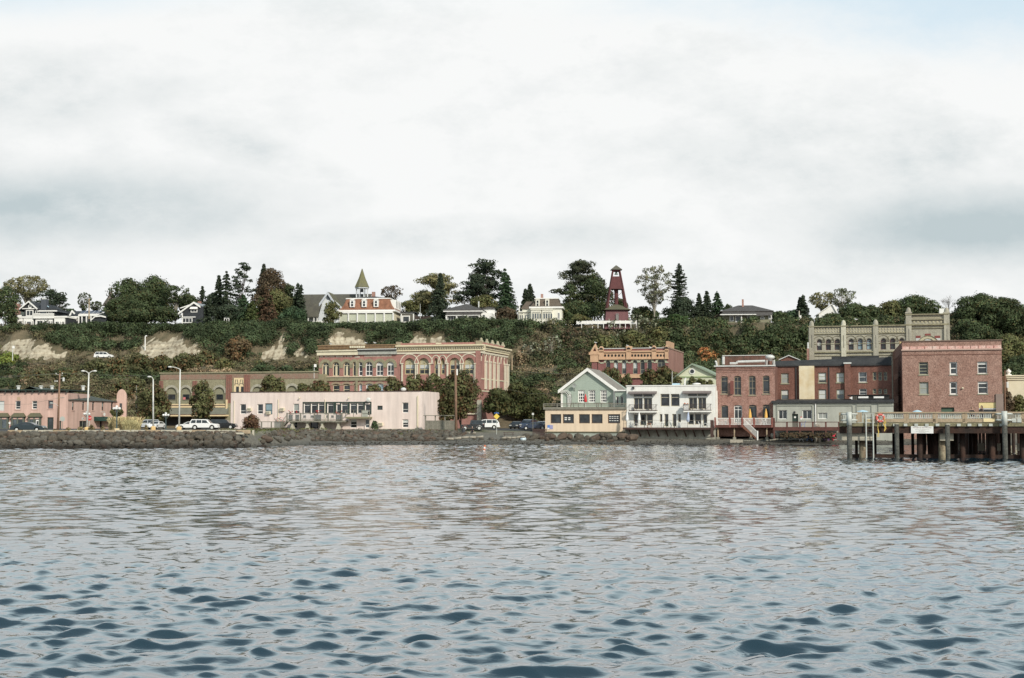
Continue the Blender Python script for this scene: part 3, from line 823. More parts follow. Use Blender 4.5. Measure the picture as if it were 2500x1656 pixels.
for z in(zt_,(zb_+zt_)/2):m.fbox(f,b0,b1,z-.04,z,1.42,1.48)
for k in range(4):s=b0+(b1-b0)*k/3;m.fbox(f,s-.04,s+.04,zb_-(2.2 if k==3 else 0),zt_,1.4,1.5)
m.build('rail',WOODG,BC)
m=MB();q0,_=f.px(891,1000);q1,_=f.px(905,1000);m.fbox(f,q0,q1,zb_,zt_-.1,1.36,1.4);m.build('panel',GREYW,BC)
def ventilator(name,label,c,r,h,mat=METAL,stand=0):
 t=thing(name,label,'roof vent',c)
 m=MB();m.lathe((c[0],c[1],c[2]+stand),[(r*.45,0),(r*.45,h*.3),(r*.95,h*.42),(r,h*.62),(r*.95,h*.75),(r*.5,h*.95),(r*.1,h)],14);m.build('hood',mat,t,smooth=True)
 if stand:
  for a,b in((-1,-1),(1,-1),(1,1),(-1,1)):
   m=MB();m.tube((c[0]+a*r*.9,c[1]+b*r*.9,c[2]),(c[0]+a*r*.8,c[1]+b*r*.8,c[2]+stand+.2),.09,n=4);m.build('leg',mat,t)
  m=MB();m.tube((c[0],c[1],c[2]),(c[0],c[1],c[2]+stand),r*.5,n=10);m.build('fan_casing',RUST,t)
 return t
s,z=f.px(985,955,-2.0);ventilator('roof_ventilator','round metal ventilator on roof of long pink building',f.pt(s,zt-.1,-2.0),.5,.85)
g=row(1039,1110,240)
t=bld('wooden_fence','weathered board enclosure with trellis top beside brown utility pole','fence',g,2.0)
z0,z1,z2=g.px(1070,1052)[1],g.px(1070,1027)[1],g.px(1070,1014)[1]
m=MB();n_=34
for k in range(n_):a=g.L*k/n_;m.fbox(g,a,a+g.L/n_-.02,z0-rnd.uniform(0,.06),z1,0,.04+.02*(k%2))
m.build('boards',WOODG,t)
m=MB();m.fbox(g,-.3,g.L+.3,z2-.12,z2,-.6,.3);m.build('top_beam',WOODG,t)
for k in range(4):s=g.L*k/3;m=MB();m.fbox(g,s-.08,s+.08,z0-.5,z2-.12,-.1,.08);m.build('post',WOODG,t)
# --- peach restaurant + sage house
f=row(1331,1529,240)
Hp=bld('restaurant_building','low peach stucco waterfront building with five dark windows above boulders','building',f,1.2)
zt=f.px(1430,1000)[1];zb0=f.px(1430,1054)[1]
F2=Face(f,Hp,PEACH,0,f.L,zb0,zt)
for a,b in((1344,1370),(1374,1401),(1413.5,1440),(1444,1471),(1484,1514)):F2.win(a,1011.5,b,1034,fm=M('brown_frame',(.14,.09,.06)),fw=.10)
F2.done(body(f,0,f.L,zb0,zt-.3,12))
Face(f.side(True,12),Hp,PEACH,0,12,zb0,zt-.002,name='side_wall').done();Face(f.side(False,12),Hp,PEACH,0,12,zb0,zt-.002,name='side_wall').done()
m=MB();m.fbox(f,-.25,f.L+.1,zb0-.18,zb0,-1,.35);m.build('ledge',MOSS,Hp)
m=MB();m.fbox(f,-.05,f.L,.2,zb0-.18,-3,.22);m.build('foundation',FOUND,Hp)
m=MB();s0,s1,za,zb=F2.rect(1336.5,1038,1350,1048);m.fbox(f,s0,s1,za,zb,.003,.03)
m.fbox(f,s0,s0+(s1-s0)*.45,za+.25,zb,.03,.035,1);m.fbox(f,s0,s0+(s1-s0)*.35,za,za+.22,.03,.035,2)
m.build('painted_sign',[M('lilac_sign',(.33,.33,.52)),M('blue_sign',(.12,.25,.6)),WTRIM],Hp)
m=MB();s0,s1,za,zb=F2.rect(1376,1018,1393,1027)
rr=random.Random(4)
for r_,n_ in((0,2),(1,2)):
 for k in range(n_):
  m.fbox(f,s0+.15+k*.62,s0+.15+k*.62+rr.uniform(.35,.5),za+.08+r_*.3,za+.26+r_*.3,-.15,-.14)
m.build('window_lettering',WTRIM,Hp)
m=MB()
for z in(.35,.75,1.05):
 for k in range(4):
  q,zz=f.px(1487+k*6,1031);m.fbox(f,q,q+.3,zb0+1.45+z,zb0+1.55+z,-.16,-.14)
m.build('shelf_goods',WTRIM,Hp)
TR=thing('terrace_railing','weathered wooden terrace railing along the peach building roof','railing',f.pt(f.L/2,zt,.1))
zr=f.px(1430,985)[1]
m=MB();m.fbox(f,-.3,f.L+.05,zt,zt+.42,-.3,.25);m.build('deck_edge',WOODG,TR)
m=MB();m.fbox(f,-.3,f.L,zr-.12,zr,.0,.14);m.fbox(f,-.3,f.L,zt+.65,zt+.7,.03,.1);m.build('handrail',WOODG,TR)
for k in range(7):s=-.25+(f.L+.2)*k/6;m=MB();m.fbox(f,s-.07,s+.07,zt+.42,zr,.0,.13);m.build('post',WOODG,TR)
for k in range(6):
 m=MB()
 for j in range(1,16):s=-.25+(f.L+.2)*(k+j/16)/6;m.fbox(f,s-.018,s+.018,zt+.7,zr-.12,.05,.08)
 m.build('balusters',WOODG,TR)
h=row(1370,1502,245)
Hg=bld('gabled_house','sage green clapboard house with white trim, behind the roof terrace','house',h,zt)
zf=zt;zev=h.px(1435,950)[1];zpk=h.px(1435,903)[1];sm=h.px(1435,905)[0]
F3=Face(h,Hg,GREENH,0,h.L,zf,zev)
for a,b in((1411,1427.5),(1436.5,1453.5),(1465.5,1482)):F3.win(a,952.5,b,983,nx=3,nz=4,fw=.16,blind=.22 if a<1430 else 0)
F3.win(1384,963,1396,989,name='door',fw=.3)
mm=body(h,0,h.L,zf,zev,14)
mm.fpoly(h,[(0,zev),(h.L,zev),(sm,zpk)],-14,0)
F3.done(mm)
Face(h.side(True,14),Hg,GREENH,0,14,zf,zev,name='side_wall').done()
gable_front(h,0,h.L,zev+.12,zpk+.3,10,.45,.2,zap=sm).build('roof',TAUPE,Hg)
m=MB()
for sa,sb in((-.45,sm),(sm,h.L+.45)):
 ka=zpk+.3;e=zev+.12-.45*(zpk-zev)/sm
 A=(sa,e) if sa<0 else(sm,ka);B=(sm,ka) if sa<0 else(sb,e)
 m.fpoly(h,[(A[0],A[1]-.55),(B[0],B[1]-.55),(B[0],B[1]+.02),(A[0],A[1]+.02)],.2,.5)
m.build('rake_board',WTRIM,Hg)
m=MB();m.fbox(h,-.02,.3,zf,zev+.2,0,.06);m.fbox(h,h.L-.3,h.L+.02,zf,zev+.2,0,.06);m.build('corner_board',WTRIM,Hg)
m=MB();s,z=h.px(1403,942);m.tube(h.pt(s,z-.9,.05),h.pt(s,z,.5),.06)
c=h.pt(s,z,.55)
for k in range(14):
 a0,a1=2*math.pi*k/14,2*math.pi*(k+1)/14
 m.add([c,c+Vector((math.cos(a0)*.38,-.12,math.sin(a0)*.38)),c+Vector((math.cos(a1)*.38,-.12,math.sin(a1)*.38))],[(0,1,2)])
m.build('satellite_dish',M('grey_dish',(.28,.30,.28)),Hg)
m=MB()
for k in range(3):
 s,z=h.px(1363,954+k*2.3);q,_=h.px(1394-k*3,960)
 m.path([h.pt(s,z,.3),h.pt(q-.5,z,.3),h.pt(q,z-.5,.3),h.pt(q,zf,.3)],.06)
m.build('vent_pipes',METAL,Hg)
m=MB();s,z=h.px(1480,925);m.tube(h.pt(s-1.5,z-.3,-1.2),h.pt(s-1.5,z+.6,-1.2),.09);m.build('roof_vent',WTRIM,Hg)
j=row(1502,1531,243.5)
Ha=Face(j,Hg,GREENH,0,j.L,zf,j.px(1515,956)[1],name='annex')
Ha.win(1504,968,1511,990,name='door');Ha.win(1514.5,968,1522,990,name='door')
Ha.done(body(j,0,j.L,zf,j.px(1515,956)[1]-.1,8))
m=MB();q=j.px(1515,955)[1];m.fbox(j,-.2,j.L+.2,q-.02,q+.2,-8,.3);m.build('annex_roof',WTRIM,Hg)
def umbrella(f,u,vt,d,zb,mat,label,group=None,lean=0):
 s,z=f.px(u,vt,d);t=thing('patio_umbrella',label,'umbrella',f.pt(s,zb,d),group)
 b=f.pt(s,zb,d);top=f.pt(s+lean,z,d)
 m=MB();m.tube(b,top,.035);m.build('pole',WTRIM,t)
 v=top-b;m=MB();hh=v.length
 for k,(r0,r1,a0,a1) in enumerate(((.22,.27,.38,.5),(.27,.2,.5,.75),(.2,.05,.75,1.0))):m.tube(b+v*a0,b+v*a1,r0,r1,8)
 m.build('canopy',mat,t);return t
umbrella(f,1429.5,962,-.8,zt+.4,RED,'closed red umbrella between the two white-framed windows on terrace')
for i,u in enumerate((1400,1412,1456,1468,1490)):
 s,_=f.px(u,990,-1.5);t=thing('terrace_table',['dark table at the white terrace door','dark table left of closed red umbrella','dark table beneath the middle terrace windows','dark table below right-hand terrace window','dark table near the annex doors on terrace'][i],'table',f.pt(s,zt+.4,-1.5),'tables on the roof terrace')
 m=MB();m.lathe(f.pt(s,zt+1.1,-1.5),[(.5,0),(.5,.05)],10);m.build('table_top',WOODB,t)
 m=MB();m.tube(f.pt(s,zt+.4,-1.5),f.pt(s,zt+1.1,-1.5),.05);m.build('leg',DMETAL,t)
 # --- white modern building
f=row(1530,1747,240)
W=bld('white_building','white two-storey waterfront building with balconies and dark windows','building',f,2.3)
zt=f.px(1640,943)[1];zg=f.px(1640,1044)[1]
F4=Face(f,W,WHITE,0,f.L,zg,zt,t=.3)
FR=M('beige_frame',(.50,.46,.36))
F4.win(1547,961.5,1568.5,969,fm=FR,fw=.08);F4.win(1571,961.5,1593,969,fm=FR,fw=.08)
F4.win(1547.5,971.5,1569,1000,nx=2,fm=FR,name='balcony_door');F4.win(1571,971.5,1592,1000,nx=2,fm=FR,name='balcony_door')
F4.win(1612.5,962,1634.5,992.5,zsplit=[.72],fm=FR);F4.win(1637.5,962,1659,992.5,zsplit=[.72],fm=FR)
F4.win(1679.5,960.5,1701.5,967.5,fm=FR,fw=.08);F4.win(1703.5,960.5,1726,967.5,fm=FR,fw=.08,blind=.9,bm=CURT)
F4.win(1681.5,971,1702,999,nx=2,fm=FR,name='balcony_door');F4.win(1704,971,1724,999,nx=2,fm=FR,name='balcony_door')
F4.win(1547,1012,1558,1041,fm=FR);F4.win(1562,1011,1577.5,1039,zsplit=[.4],fm=FR);F4.win(1579.5,1011,1594,1039,zsplit=[.4],fm=FR)
F4.win(1610.5,1011,1617,1031,fm=FR,fw=.08);F4.win(1622,1011,1632,1042,fm=FR,name='door');F4.win(1641.5,1011,1651.5,1042,fm=FR,name='door');F4.win(1655.5,1011,1662.5,1031,fm=FR,fw=.08)
F4.win(1679,1010.5,1694,1037,zsplit=[.38],fm=FR);F4.win(1696,1010.5,1712,1037,zsplit=[.38],fm=FR);F4.win(1716,1011,1726.5,1041,fm=FR,name='door')
F4.done(body(f,0,f.L,zg,zt-.3,14,.3))
Face(f.side(True,14),W,WHITE,0,14,zg,zt-.003,name='side_wall').done();Face(f.side(False,14),W,WHITE,0,14,zg,zt-.003,name='side_wall').done()
m=MB();m.fbox(f,-.1,f.L+.1,zt,zt+.18,-.4,.1);m.build('parapet_cap',WTRIM,W)
m=MB();s,z=f.px(1546.5,947);m.fbox(f,s-.17,s+.17,z-.2,z+.2,0,.3);m.build('wall_lamp',DMETAL,W)
for(u0,u1,vA) in((1535,1604,958),(1667,1737,957)):
 s0,z=f.px(u0,vA);s1,_=f.px(u1,vA)
 m=MB();m.hexa([f.pt(s0,z-.35,.75),f.pt(s1,z-.35,.75),f.pt(s1,z-.05,0.0),f.pt(s0,z-.05,0.0),f.pt(s0,z-.2,.8),f.pt(s1,z-.2,.8),f.pt(s1,z+.15,.0),f.pt(s0,z+.15,.0)])
 m.build('awning',M('taupe_canvas',(.20,.17,.16)),W)
for bi,(u0,u1,vt,vb) in enumerate(((1535,1602,988,1002),(1668,1735,986.5,1001))):
 s0,zA=f.px(u0,vt,1.4);s1,_=f.px(u1,vt,1.4);_,zB=f.px(u0,vb,1.4)
 m=MB();m.fbox(f,s0,s1,zB-.38,zB-.1,.003,1.4);b=m.build('balcony',WHITE,W)
 m=MB();m.fbox(f,s0,s1,zB-.1,zB,.003,1.45);m.build('floor',WOODB,b)
 m=MB();m.fbox(f,s0,s1,zA-.05,zA,1.34,1.42)
 for s in(s0,s1-.06):m.fbox(f,s,s+.06,zB,zA,1.34,1.4);m.fbox(f,s,s+.05,zA-.05,zA,.02,1.34)
 for k in range(1,30):s=s0+(s1-s0)*k/30;m.fbox(f,s-.01,s+.01,zB,zA-.05,1.36,1.38)
 m.build('rail',WOODB,b)
 for q,lab in(((u0+16,'chair left of doors'),(u0+52,'chair right of doors')) if bi==0 else((u0+20,'c'),(u0+50,'d')))[0:2]:
  s,_=f.px(q,995,.7);t=thing('balcony_chair',['dark chair by left balcony doors of white building','dark chair at right end of left balcony','pale chair behind white box on right balcony','dark chair at right end of right balcony'][bi*2+(1 if q>u0+30 else 0)],'chair',f.pt(s,zB,.7),'chairs on the white building balconies')
  m=MB();m.fbox(f,s-.25,s+.25,zB+.42,zB+.47,.5,.95);m.build('seat',DMETAL,t)
  m=MB();m.fbox(f,s-.25,s+.25,zB+.47,zB+.95,.47,.52);m.build('backrest',DMETAL,t)
  m=MB()
  for a in(-.22,.22):
   for d in(.52,.92):m.tube(f.pt(s+a,zB,d),f.pt(s+a,zB+.42,d),.02,n=4)
  m.build('legs',DMETAL,t)
s,_=f.px(1675,995,.9);zB=f.px(1675,1001,1.4)[1]
t=thing('storage_box','white storage box with flower pot at left of right-hand balcony','box',f.pt(s,zB,.9))
m=MB();m.fbox(f,s-.42,s+.42,zB,zB+.85,.6,1.2);m.build('cabinet',WPLAS,t)
m=MB();m.fbox(f,s-.46,s+.46,zB+.85,zB+.9,.56,1.24)
for k in range(12):m.ball(f.pt(s+rnd.uniform(-.35,.35),zB+.95+rnd.uniform(0,.18),.9),.08,.08,.08,5,3,1)
m.build('lid',[WPLAS,M('orange_flower',(.5,.16,.08))],t)
D2=thing('waterfront_deck','brown deck on raking steel struts below the white building','deck',f.pt(f.L/2,1.2,1.5))
zd=f.px(1640,1044)[1];zr=f.px(1640,1026,2.8)[1]
m=MB();m.fbox(f,-.15,f.L,zd-.32,zd,.02,2.9);m.build('floor',WOODB,D2)
m=MB();m.fbox(f,-.15,f.L,zr-.04,zr,2.82,2.87);m.fbox(f,-.15,f.L,(zr+zd)/2,(zr+zd)/2+.02,2.83,2.85)
for k in range(8):s=f.L*k/7;m.fbox(f,s-.025,s+.025,zd,zr,2.82,2.87)
m.build('wire_rail',WOODB,D2)
for k in range(10):
 s=.8+(f.L-1.2)*k/9;m=MB();m.tube(f.pt(s,zd-.3,2.3+.3*(k%2)),f.pt(s+.25,1.15,.95),.1,n=5);m.build('strut',M('rusty_steel',(.09,.035,.025),(.05,.03,.025),2),D2)
m=MB();s=f.L-.3;m.fbox(f,s-.2,s+.25,1.1,zr,2.5,3.0);m.build('end_post',WOODB,D2)
SW=thing('seawall','stained concrete seawall beneath the white building deck','seawall',f.pt(f.L/2,.8,.4))
m=MB();m.hexa([f.pt(-.1,0,1.3),f.pt(f.L+.05,0,1.3),f.pt(f.L+.05,0,-.25),f.pt(-.1,0,-.25),f.pt(-.1,zg-.34,.8),f.pt(f.L+.05,zg-.34,.8),f.pt(f.L+.05,zg-.34,-.25),f.pt(-.1,zg-.34,-.25)])
m.build('wall',CONC,SW)
umbrella(f,1531,1004,1.8,zd,WPLAS,'closed white umbrella at the left corner of white building deck')
umbrella(f,1560.5,1006,1.8,zd,WPLAS,'closed white umbrella before the left ground-floor window of white building')
umbrella(f,1678.5,1006,1.8,zd,M('blue_white_canvas',(.45,.52,.66)),'closed pale blue umbrella on right part of white building deck',lean=.15)
def lounge(f,u,d,z,mat,label,grp,turn=1,s=None,cat='chair',name='deck_chair'):
 if s is None:s,_=f.px(u,1035,d)
 t=thing(name,label,cat,f.pt(s,z,d),grp)
 k=turn
 m=MB();m.hexa([f.pt(s-.28,z+.38,d-.26),f.pt(s+.28,z+.38,d-.26),f.pt(s+.28,z+.38,d+.26),f.pt(s-.28,z+.38,d+.26),f.pt(s-.28,z+.43,d-.26),f.pt(s+.28,z+.43,d-.26),f.pt(s+.28,z+.43,d+.26),f.pt(s-.28,z+.43,d+.26)]);m.build('seat',mat,t)
 a=s+k*.28
 m=MB();m.hexa([f.pt(a-.03,z+.42,d-.25),f.pt(a+.03,z+.42,d-.25),f.pt(a+.03,z+.42,d+.25),f.pt(a-.03,z+.42,d+.25),f.pt(a+k*.2-.03,z+.98,d-.22),f.pt(a+k*.2+.03,z+.98,d-.22),f.pt(a+k*.2+.03,z+.98,d+.22),f.pt(a+k*.2-.03,z+.98,d+.22)]);m.build('backrest',mat,t)
 for q in(-.24,.24):
  for e in(-.24,.24):m=MB();m.tube(f.pt(s+q*1.25,z,d+e),f.pt(s+q*.8,z+.4,d+e),.035,n=4);m.build('leg',mat,t)
 for e in(-.27,.27):m=MB();m.fbox(f,s-.3,s+.35,z+.62,z+.66,d+e-.03,d+e+.03);m.tube(f.pt(s-.26,z+.4,d+e),f.pt(s-.26,z+.62,d+e),.025,n=4);m.build('armrest',mat,t)
 return t
GD=M('green_metal',(.10,.13,.11))
for i,(u,mt,tn,lab) in enumerate(((1540,WPLAS,1,'white deck chair beside the white umbrella at far left of deck'),(1551,WPLAS,-1,'white plastic chair between two closed white umbrellas'),(1577,GD,-1,'dark green chair left of the orange-topped table'),(1594,WPLAS,1,'white chair right of the orange-topped table'),(1609,WPLAS,1,'white chair below the narrow left middle window'),(1624,GD,1,'dark green chair in front of the middle left glass door'),(1642,GD,-1,'dark green chair in front of the middle right glass door'),(1659,WPLAS,1,'white chair below the narrow right middle window'),(1712,WPLAS,-1,'white chair left of round white deck table'),(1730,WPLAS,1,'white chair at the right end of the white building deck'))):
 lounge(f,u,1.6,zd,mt,lab,'chairs on the white building deck',tn)
for u,top,lab in((1585,M('orange_top',(.55,.27,.15)),'small orange-topped table on the white building deck'),(1553,WPLAS,'round white table beside the left closed umbrella'),(1722,WPLAS,'round white table near right end of deck')):
 s,_=f.px(u,1035,2.2);t=thing('deck_table',lab,'table',f.pt(s,zd,2.2),'tables on the white building deck')
 m=MB();m.lathe(f.pt(s,zd+.68,2.2),[(.42,0),(.42,.05)],12);m.build('table_top',top,t)
 for a,b in((-1,-1),(1,-1),(1,1),(-1,1)):m=MB();m.tube(f.pt(s+a*.32,zd,2.2+b*.32),f.pt(s+a*.2,zd+.7,2.2+b*.2),.025,n=4);m.build('leg',top,t)
s,_=f.px(1651,940,-3);t=thing('roof_skylight','pale blue domed skylight on white building roof','skylight',f.pt(s,zt,-3))
m=MB();m.hexa([f.pt(s-.85,zt-.25,-2.4),f.pt(s+.85,zt-.25,-2.4),f.pt(s+.85,zt-.25,-3.6),f.pt(s-.85,zt-.25,-3.6),f.pt(s-.6,zt+.55,-2.8),f.pt(s+.6,zt+.55,-2.8),f.pt(s+.6,zt+.55,-3.3),f.pt(s-.6,zt+.55,-3.3)]);m.build('dome',LBLUE,t)
m=MB();m.fbox(f,s-.95,s+.95,zt-.3,zt+.1,-3.7,-2.3);m.build('curb',WTRIM,t)
s,_=f.px(1701,940,-3);t=thing('roof_skylight','white round skylight cap on right of white building roof','skylight',f.pt(s,zt,-3))
m=MB();m.lathe(f.pt(s,zt-.3,-3),[(.45,0),(.42,.6),(.75,.65),(.65,.8),(.2,.9)],12);m.build('cap',WTRIM,t)
s,_=f.px(1672,940,-2);t=thing('roof_pipe','white swan-neck vent pipe on white building roof','vent pipe',f.pt(s,zt,-2))
m=MB();m.path([f.pt(s,zt-.3,-2),f.pt(s,zt+1.0,-2),f.pt(s+.1,zt+1.3,-2),f.pt(s+.25,zt+1.35,-2)],.12);m.build('pipe',WTRIM,t)
# --- brick building with red-brown deck
f=row(1749,1893,242)
B1=bld('brick_building','weathered brick building with tall arched windows and rooftop clutter','building',f,2.0)
zt=f.px(1820,895)[1];zg=1.2
F5=Face(f,B1,BRICK,0,f.L,zg,zt,t=.32)
DF=M('tan_frame',(.33,.28,.20))
for i,(a,b) in enumerate(((1760,1777),(1792,1809.5),(1828,1845),(1862,1879))):
 F5.win(a,918.5-i*.5,b,962 if i in(0,3) else 965,va=922-i*.5,zsplit=[.72,.12] if i in(0,3) else[.72,.36],nx=1 if i in(0,3) else 2,fm=DF,fw=.09,blind=.0,sill=DF)
for i,(a,b) in enumerate(((1761,1778),(1792,1812),(1828,1847.5),(1862,1880))):
 F5.win(a,989.5-i*.5,b,1022 if i!=1 else 1033,va=993,zsplit=[.74] if i==1 else[.05],nx=2 if i==1 else 1,fm=WTRIM if i==1 else DF,fw=.12 if i==1 else .07,name='door' if i==1 else 'window')
F5.done(body(f,0,f.L,zg,zt-.3,15,.32))
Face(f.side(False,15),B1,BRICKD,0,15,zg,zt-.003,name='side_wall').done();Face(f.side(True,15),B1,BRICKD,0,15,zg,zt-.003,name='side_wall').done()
m=MB();m.fbox(f,-.3,f.L+.1,zt,zt+.2,-.5,.3);m.build('coping',METAL,B1)
m=MB()
for k in range(3):m.fbox(f,0,f.L,zt-.35-k*.28,zt-.22-k*.28,.003,.14-.04*k)
m.build('corbel',BRICK,B1)
m=MB();m.tube(f.pt(.15,2.2,.15),f.pt(.15,zt-4,.15),.09);m.build('downpipe',WTRIM,B1)
m=MB();s,z=f.px(1791,945);m.hexa([f.pt(s,z-1.2,.02),f.pt(s-.5,z-1.2,.5),f.pt(s-.5,z-1.2,.55),f.pt(s,z-1.2,.07),f.pt(s,z+1.0,.02),f.pt(s-.5,z+1.0,.5),f.pt(s-.5,z+1.0,.55),f.pt(s,z+1.0,.07)]);m.build('open_casement',M('dark_red_leaf',(.16,.06,.05)),B1)
s0,_=f.px(1768,880,-9);s1,_=f.px(1886,880,-9);zA=f.px(1820,869,-9)[1]
m=MB();m.fbox(f,s0,s1,zt-.3,zA,-9.4,-9);m.build('rear_parapet',RUST,B1)
m=MB();m.fbox(f,s0-.3,s1,zA,zA+.12,-9.5,-8.9);m.build('rear_coping',METAL,B1)
s,_=f.px(1880,888,-5);ventilator('roof_ventilator','big mushroom exhaust fan on steel legs above brick building',f.pt(s,zt-.2,-5),.78,1.1,METAL,1.25)
def duct(name,label,pts,r,mat=METAL,cat='roof duct'):
 t=tag(MB().path(pts,r,8).build(name,mat),label,cat);return t
q=lambda u,v,d:f.pt(*f.px(u,v,d),d)
duct('roof_duct','long silver duct lying across brick building roof',[q(1782,888,-3),q(1797,888,-3),q(1801,884,-3),q(1868,882,-3)],.22)
duct('roof_pipe','pale vent pipe leaning on left end of rusty parapet',[q(1766,890,-6),q(1766,871,-6)],.25,METAL,'vent pipe')
duct('roof_pipe','small curved white vent at the left roof corner of brick building',[q(1750,893,-2),q(1749,885,-2),q(1746,882,-2)],.16,METAL,'vent pipe')
m=MB();s0,z0=f.px(1750,889,-6);s1,z1=f.px(1757,875,-6);m.fbox(f,s0,s1,zt-.2,z1,-7,-6.4);tag(m.build('chimney',M('buff_brick',(.32,.27,.18),None,3)),'short buff chimney at the left of the brick roof','chimney')
D3=thing('waterfront_deck','red-brown deck with white balusters and stair below brick building','deck',f.pt(f.L/2,1.0,1.8))
zd=f.px(1820,1038,2.5)[1];zr=f.px(1820,1021,2.5)[1]
sA,_=f.px(1745,1030,2.5);sB,_=f.px(1886,1030,2.5)
m=MB();m.fbox(f,sA,sB,zd-.42,zd,.02,2.6);m.build('floor',WOODR,D3)
pu=[f.px(u,1030,2.5)[0] for u in(1746,1782,1812,1841,1885)]
for s in pu:m=MB();m.fbox(f,s-.12,s+.12,zd-.4,zr+.12,2.4,2.64);m.build('rail_post',M('red_post',(.26,.10,.08)),D3)
for i in range(4):
 m=MB();a,b=pu[i]+.12,pu[i+1]-.12
 m.fbox(f,a,b,zr-.1,zr,2.48,2.58);m.fbox(f,a,b,zd+.08,zd+.15,2.5,2.56)
 n_=int((b-a)/.17)
 for k in range(1,n_):s=a+(b-a)*k/n_;m.fbox(f,s-.03,s+.03,zd+.15,zr-.1,2.5,2.55)
 m.build('balustrade',WTRIM,D3)
for u in(1753,1793,1833,1872):
 s,_=f.px(u,1050,2.2);m=MB();g_=gz(*f.pt(s,0,2.2).xy);m.fbox(f,s-.1,s+.1,g_,zd-.42,2.0,2.2);m.fbox(f,s-.25,s+.25,g_-.3,g_+.35,1.85,2.35,1);m.build('support_post',[WOODT,CONC],D3)
sa,_=f.px(1816,1040,3);sb,_=f.px(1850,1040,3);ge=gz(*f.pt(sb,0,3).xy)
m=MB()
for k in range(10):
 a=sa+(sb-sa)*k/10;z=zd+(ge-zd)*(k+1)/10
 m.fbox(f,a,a+(sb-sa)/10+.06,z,z+.06,2.65,3.6)
m.hexa([f.pt(sa-.1,zd-.5,3.6),f.pt(sb,ge-.1,3.6),f.pt(sb,ge-.1,3.54),f.pt(sa-.1,zd-.5,3.54),f.pt(sa-.1,zd,3.6),f.pt(sb+.1,ge+.35,3.6),f.pt(sb+.1,ge+.35,3.54),f.pt(sa-.1,zd,3.54)])
m.build('stairs',M('stair_timber',(.20,.09,.06)),D3)
m=MB();dz=zr-zd
m.hexa([f.pt(sa,zr-.12,3.66),f.pt(sb,ge+dz+.1,3.66),f.pt(sb,ge+dz+.1,3.6),f.pt(sa,zr-.12,3.6),f.pt(sa,zr,3.66),f.pt(sb,ge+dz+.22,3.66),f.pt(sb,ge+dz+.22,3.6),f.pt(sa,zr,3.6)])
for k in range(1,15):a=sa+(sb-sa)*k/15;z=zd+(ge+.2-zd)*k/15;m.fbox(f,a-.03,a+.03,z,z+dz-.05,3.61,3.65)
m.fbox(f,sb-.1,sb+.12,ge-.1,ge+dz+.35,3.55,3.75)
m.build('stair_railing',WTRIM,D3)
umbrella(f,1831,998,1.5,zd,ORANGE,'closed orange umbrella left one of two on brick building deck')
umbrella(f,1870,998,1.5,zd,ORANGE,'closed orange umbrella at right end of brick building deck')
for i,u in enumerate((1758,1768,1776,1798,1804,1824,1834,1862,1868)):
 lounge(f,u,1.7,zd,WPLAS,['white chair at far left of white-baluster deck','white chair below left arched window on deck','white chair left of second red deck post','white chair at left leaf of the white double door','white chair at right leaf of the white double door','white chair left of the left orange umbrella','white chair right of the left orange umbrella','white chair left of the right orange umbrella','white chair beneath the right orange umbrella'][i],'white chairs on the brick building deck',1 if i%2 else-1)
 # --- grey-green low building, brick wing behind
f=row(1888,2182,240)
G1=bld('low_building','low grey-green plaster building with dark door in front of brick wing','building',f,2.0)
zt=f.px(2030,984)[1]
F6=Face(f,G1,GREYW,0,f.L,.6,zt)
F6.win(1900.5,1001.5,1921.5,1023.5,nx=2);F6.win(1959,1001.5,1982,1023.5,nx=2);F6.win(1997,1008,2020,1023,nx=2,blind=.99,bm=CURT)
F6.hole(1934,1011,1948.5,1043,mat=DKGREEN)
F6.done(body(f,0,f.L,.6,zt-.1,8))
m=MB()
for a,b,v0,v1 in((1896,1984,988.5,991),(1994,2082,988.5,991),(2091,2127,988,991),(2144,2182,988,991)):
 s0,s1,za,zb=F6.rect(a,v0,b,v1);m.fbox(f,s0,s1,za,zb,.003,.14)
for a in(1896,1983,1994,2081,2091,2127,2144):
 s0,s1,za,zb=F6.rect(a,990,a+1.4,1028);m.fbox(f,s0,s1,za,zb,.003,.12)
m.build('pilaster_trim',M('plaster_trim',(.33,.34,.29)),G1)
m=MB();s,z=f.px(1991,986);m.tube(f.pt(s,2,.12),f.pt(s,z,.12),.1);m.build('downpipe',WTRIM,G1)
zR=f.px(2030,976,-5)[1]
m=MB();m.hexa([f.pt(-.3,zt,.4),f.pt(f.L+.1,zt,.4),f.pt(f.L+.1,zt,-8),f.pt(-.3,zt,-8),f.pt(-.3,zt+.3,.4),f.pt(f.L+.1,zt+.3,.4),f.pt(f.L+.1,zt+.75,-8),f.pt(-.3,zt+.75,-8)]);m.build('roof',TAR,G1)
m=MB();s,z=f.px(1940,1007);m.ball(f.pt(s,z,.15),.16,.12,.22);m.build('wall_lamp',DMETAL,G1)
m=MB();s0,s1,za,zb=F6.rect(1938.5,1017,1943,1021);m.fbox(f,s0,s1,za,zb,-.24,-.22);s0,s1,za,zb=F6.rect(1954,1018,1958,1025);m.fbox(f,s0,s1,za,zb,.003,.03);m.build('notice',[WTRIM],G1)
m=MB();m.fbox(f,s0,s1,zb-.12,zb+.02,.03,.04);m.build('notice_header',RED,G1)
w=row(1893,2179,249)
BW=bld('brick_wing','dark red brick wing with white-blind windows and pale rusty panel','building',w,2.0)
zt2=w.px(2030,894)[1]
F7=Face(w,BW,BRICKD,0,w.L,2.2,zt2)
GW=M('greenish_frame',(.36,.36,.26))
F7.win(1907,911.5,1925.5,936.5,zsplit=[.48],blind=.97,bm=CURT,fm=GW,sill=GW);F7.win(1907,952,1925.5,976,zsplit=[.48],blind=.5,bm=BLIND,glass=GLASSB,fm=GW)
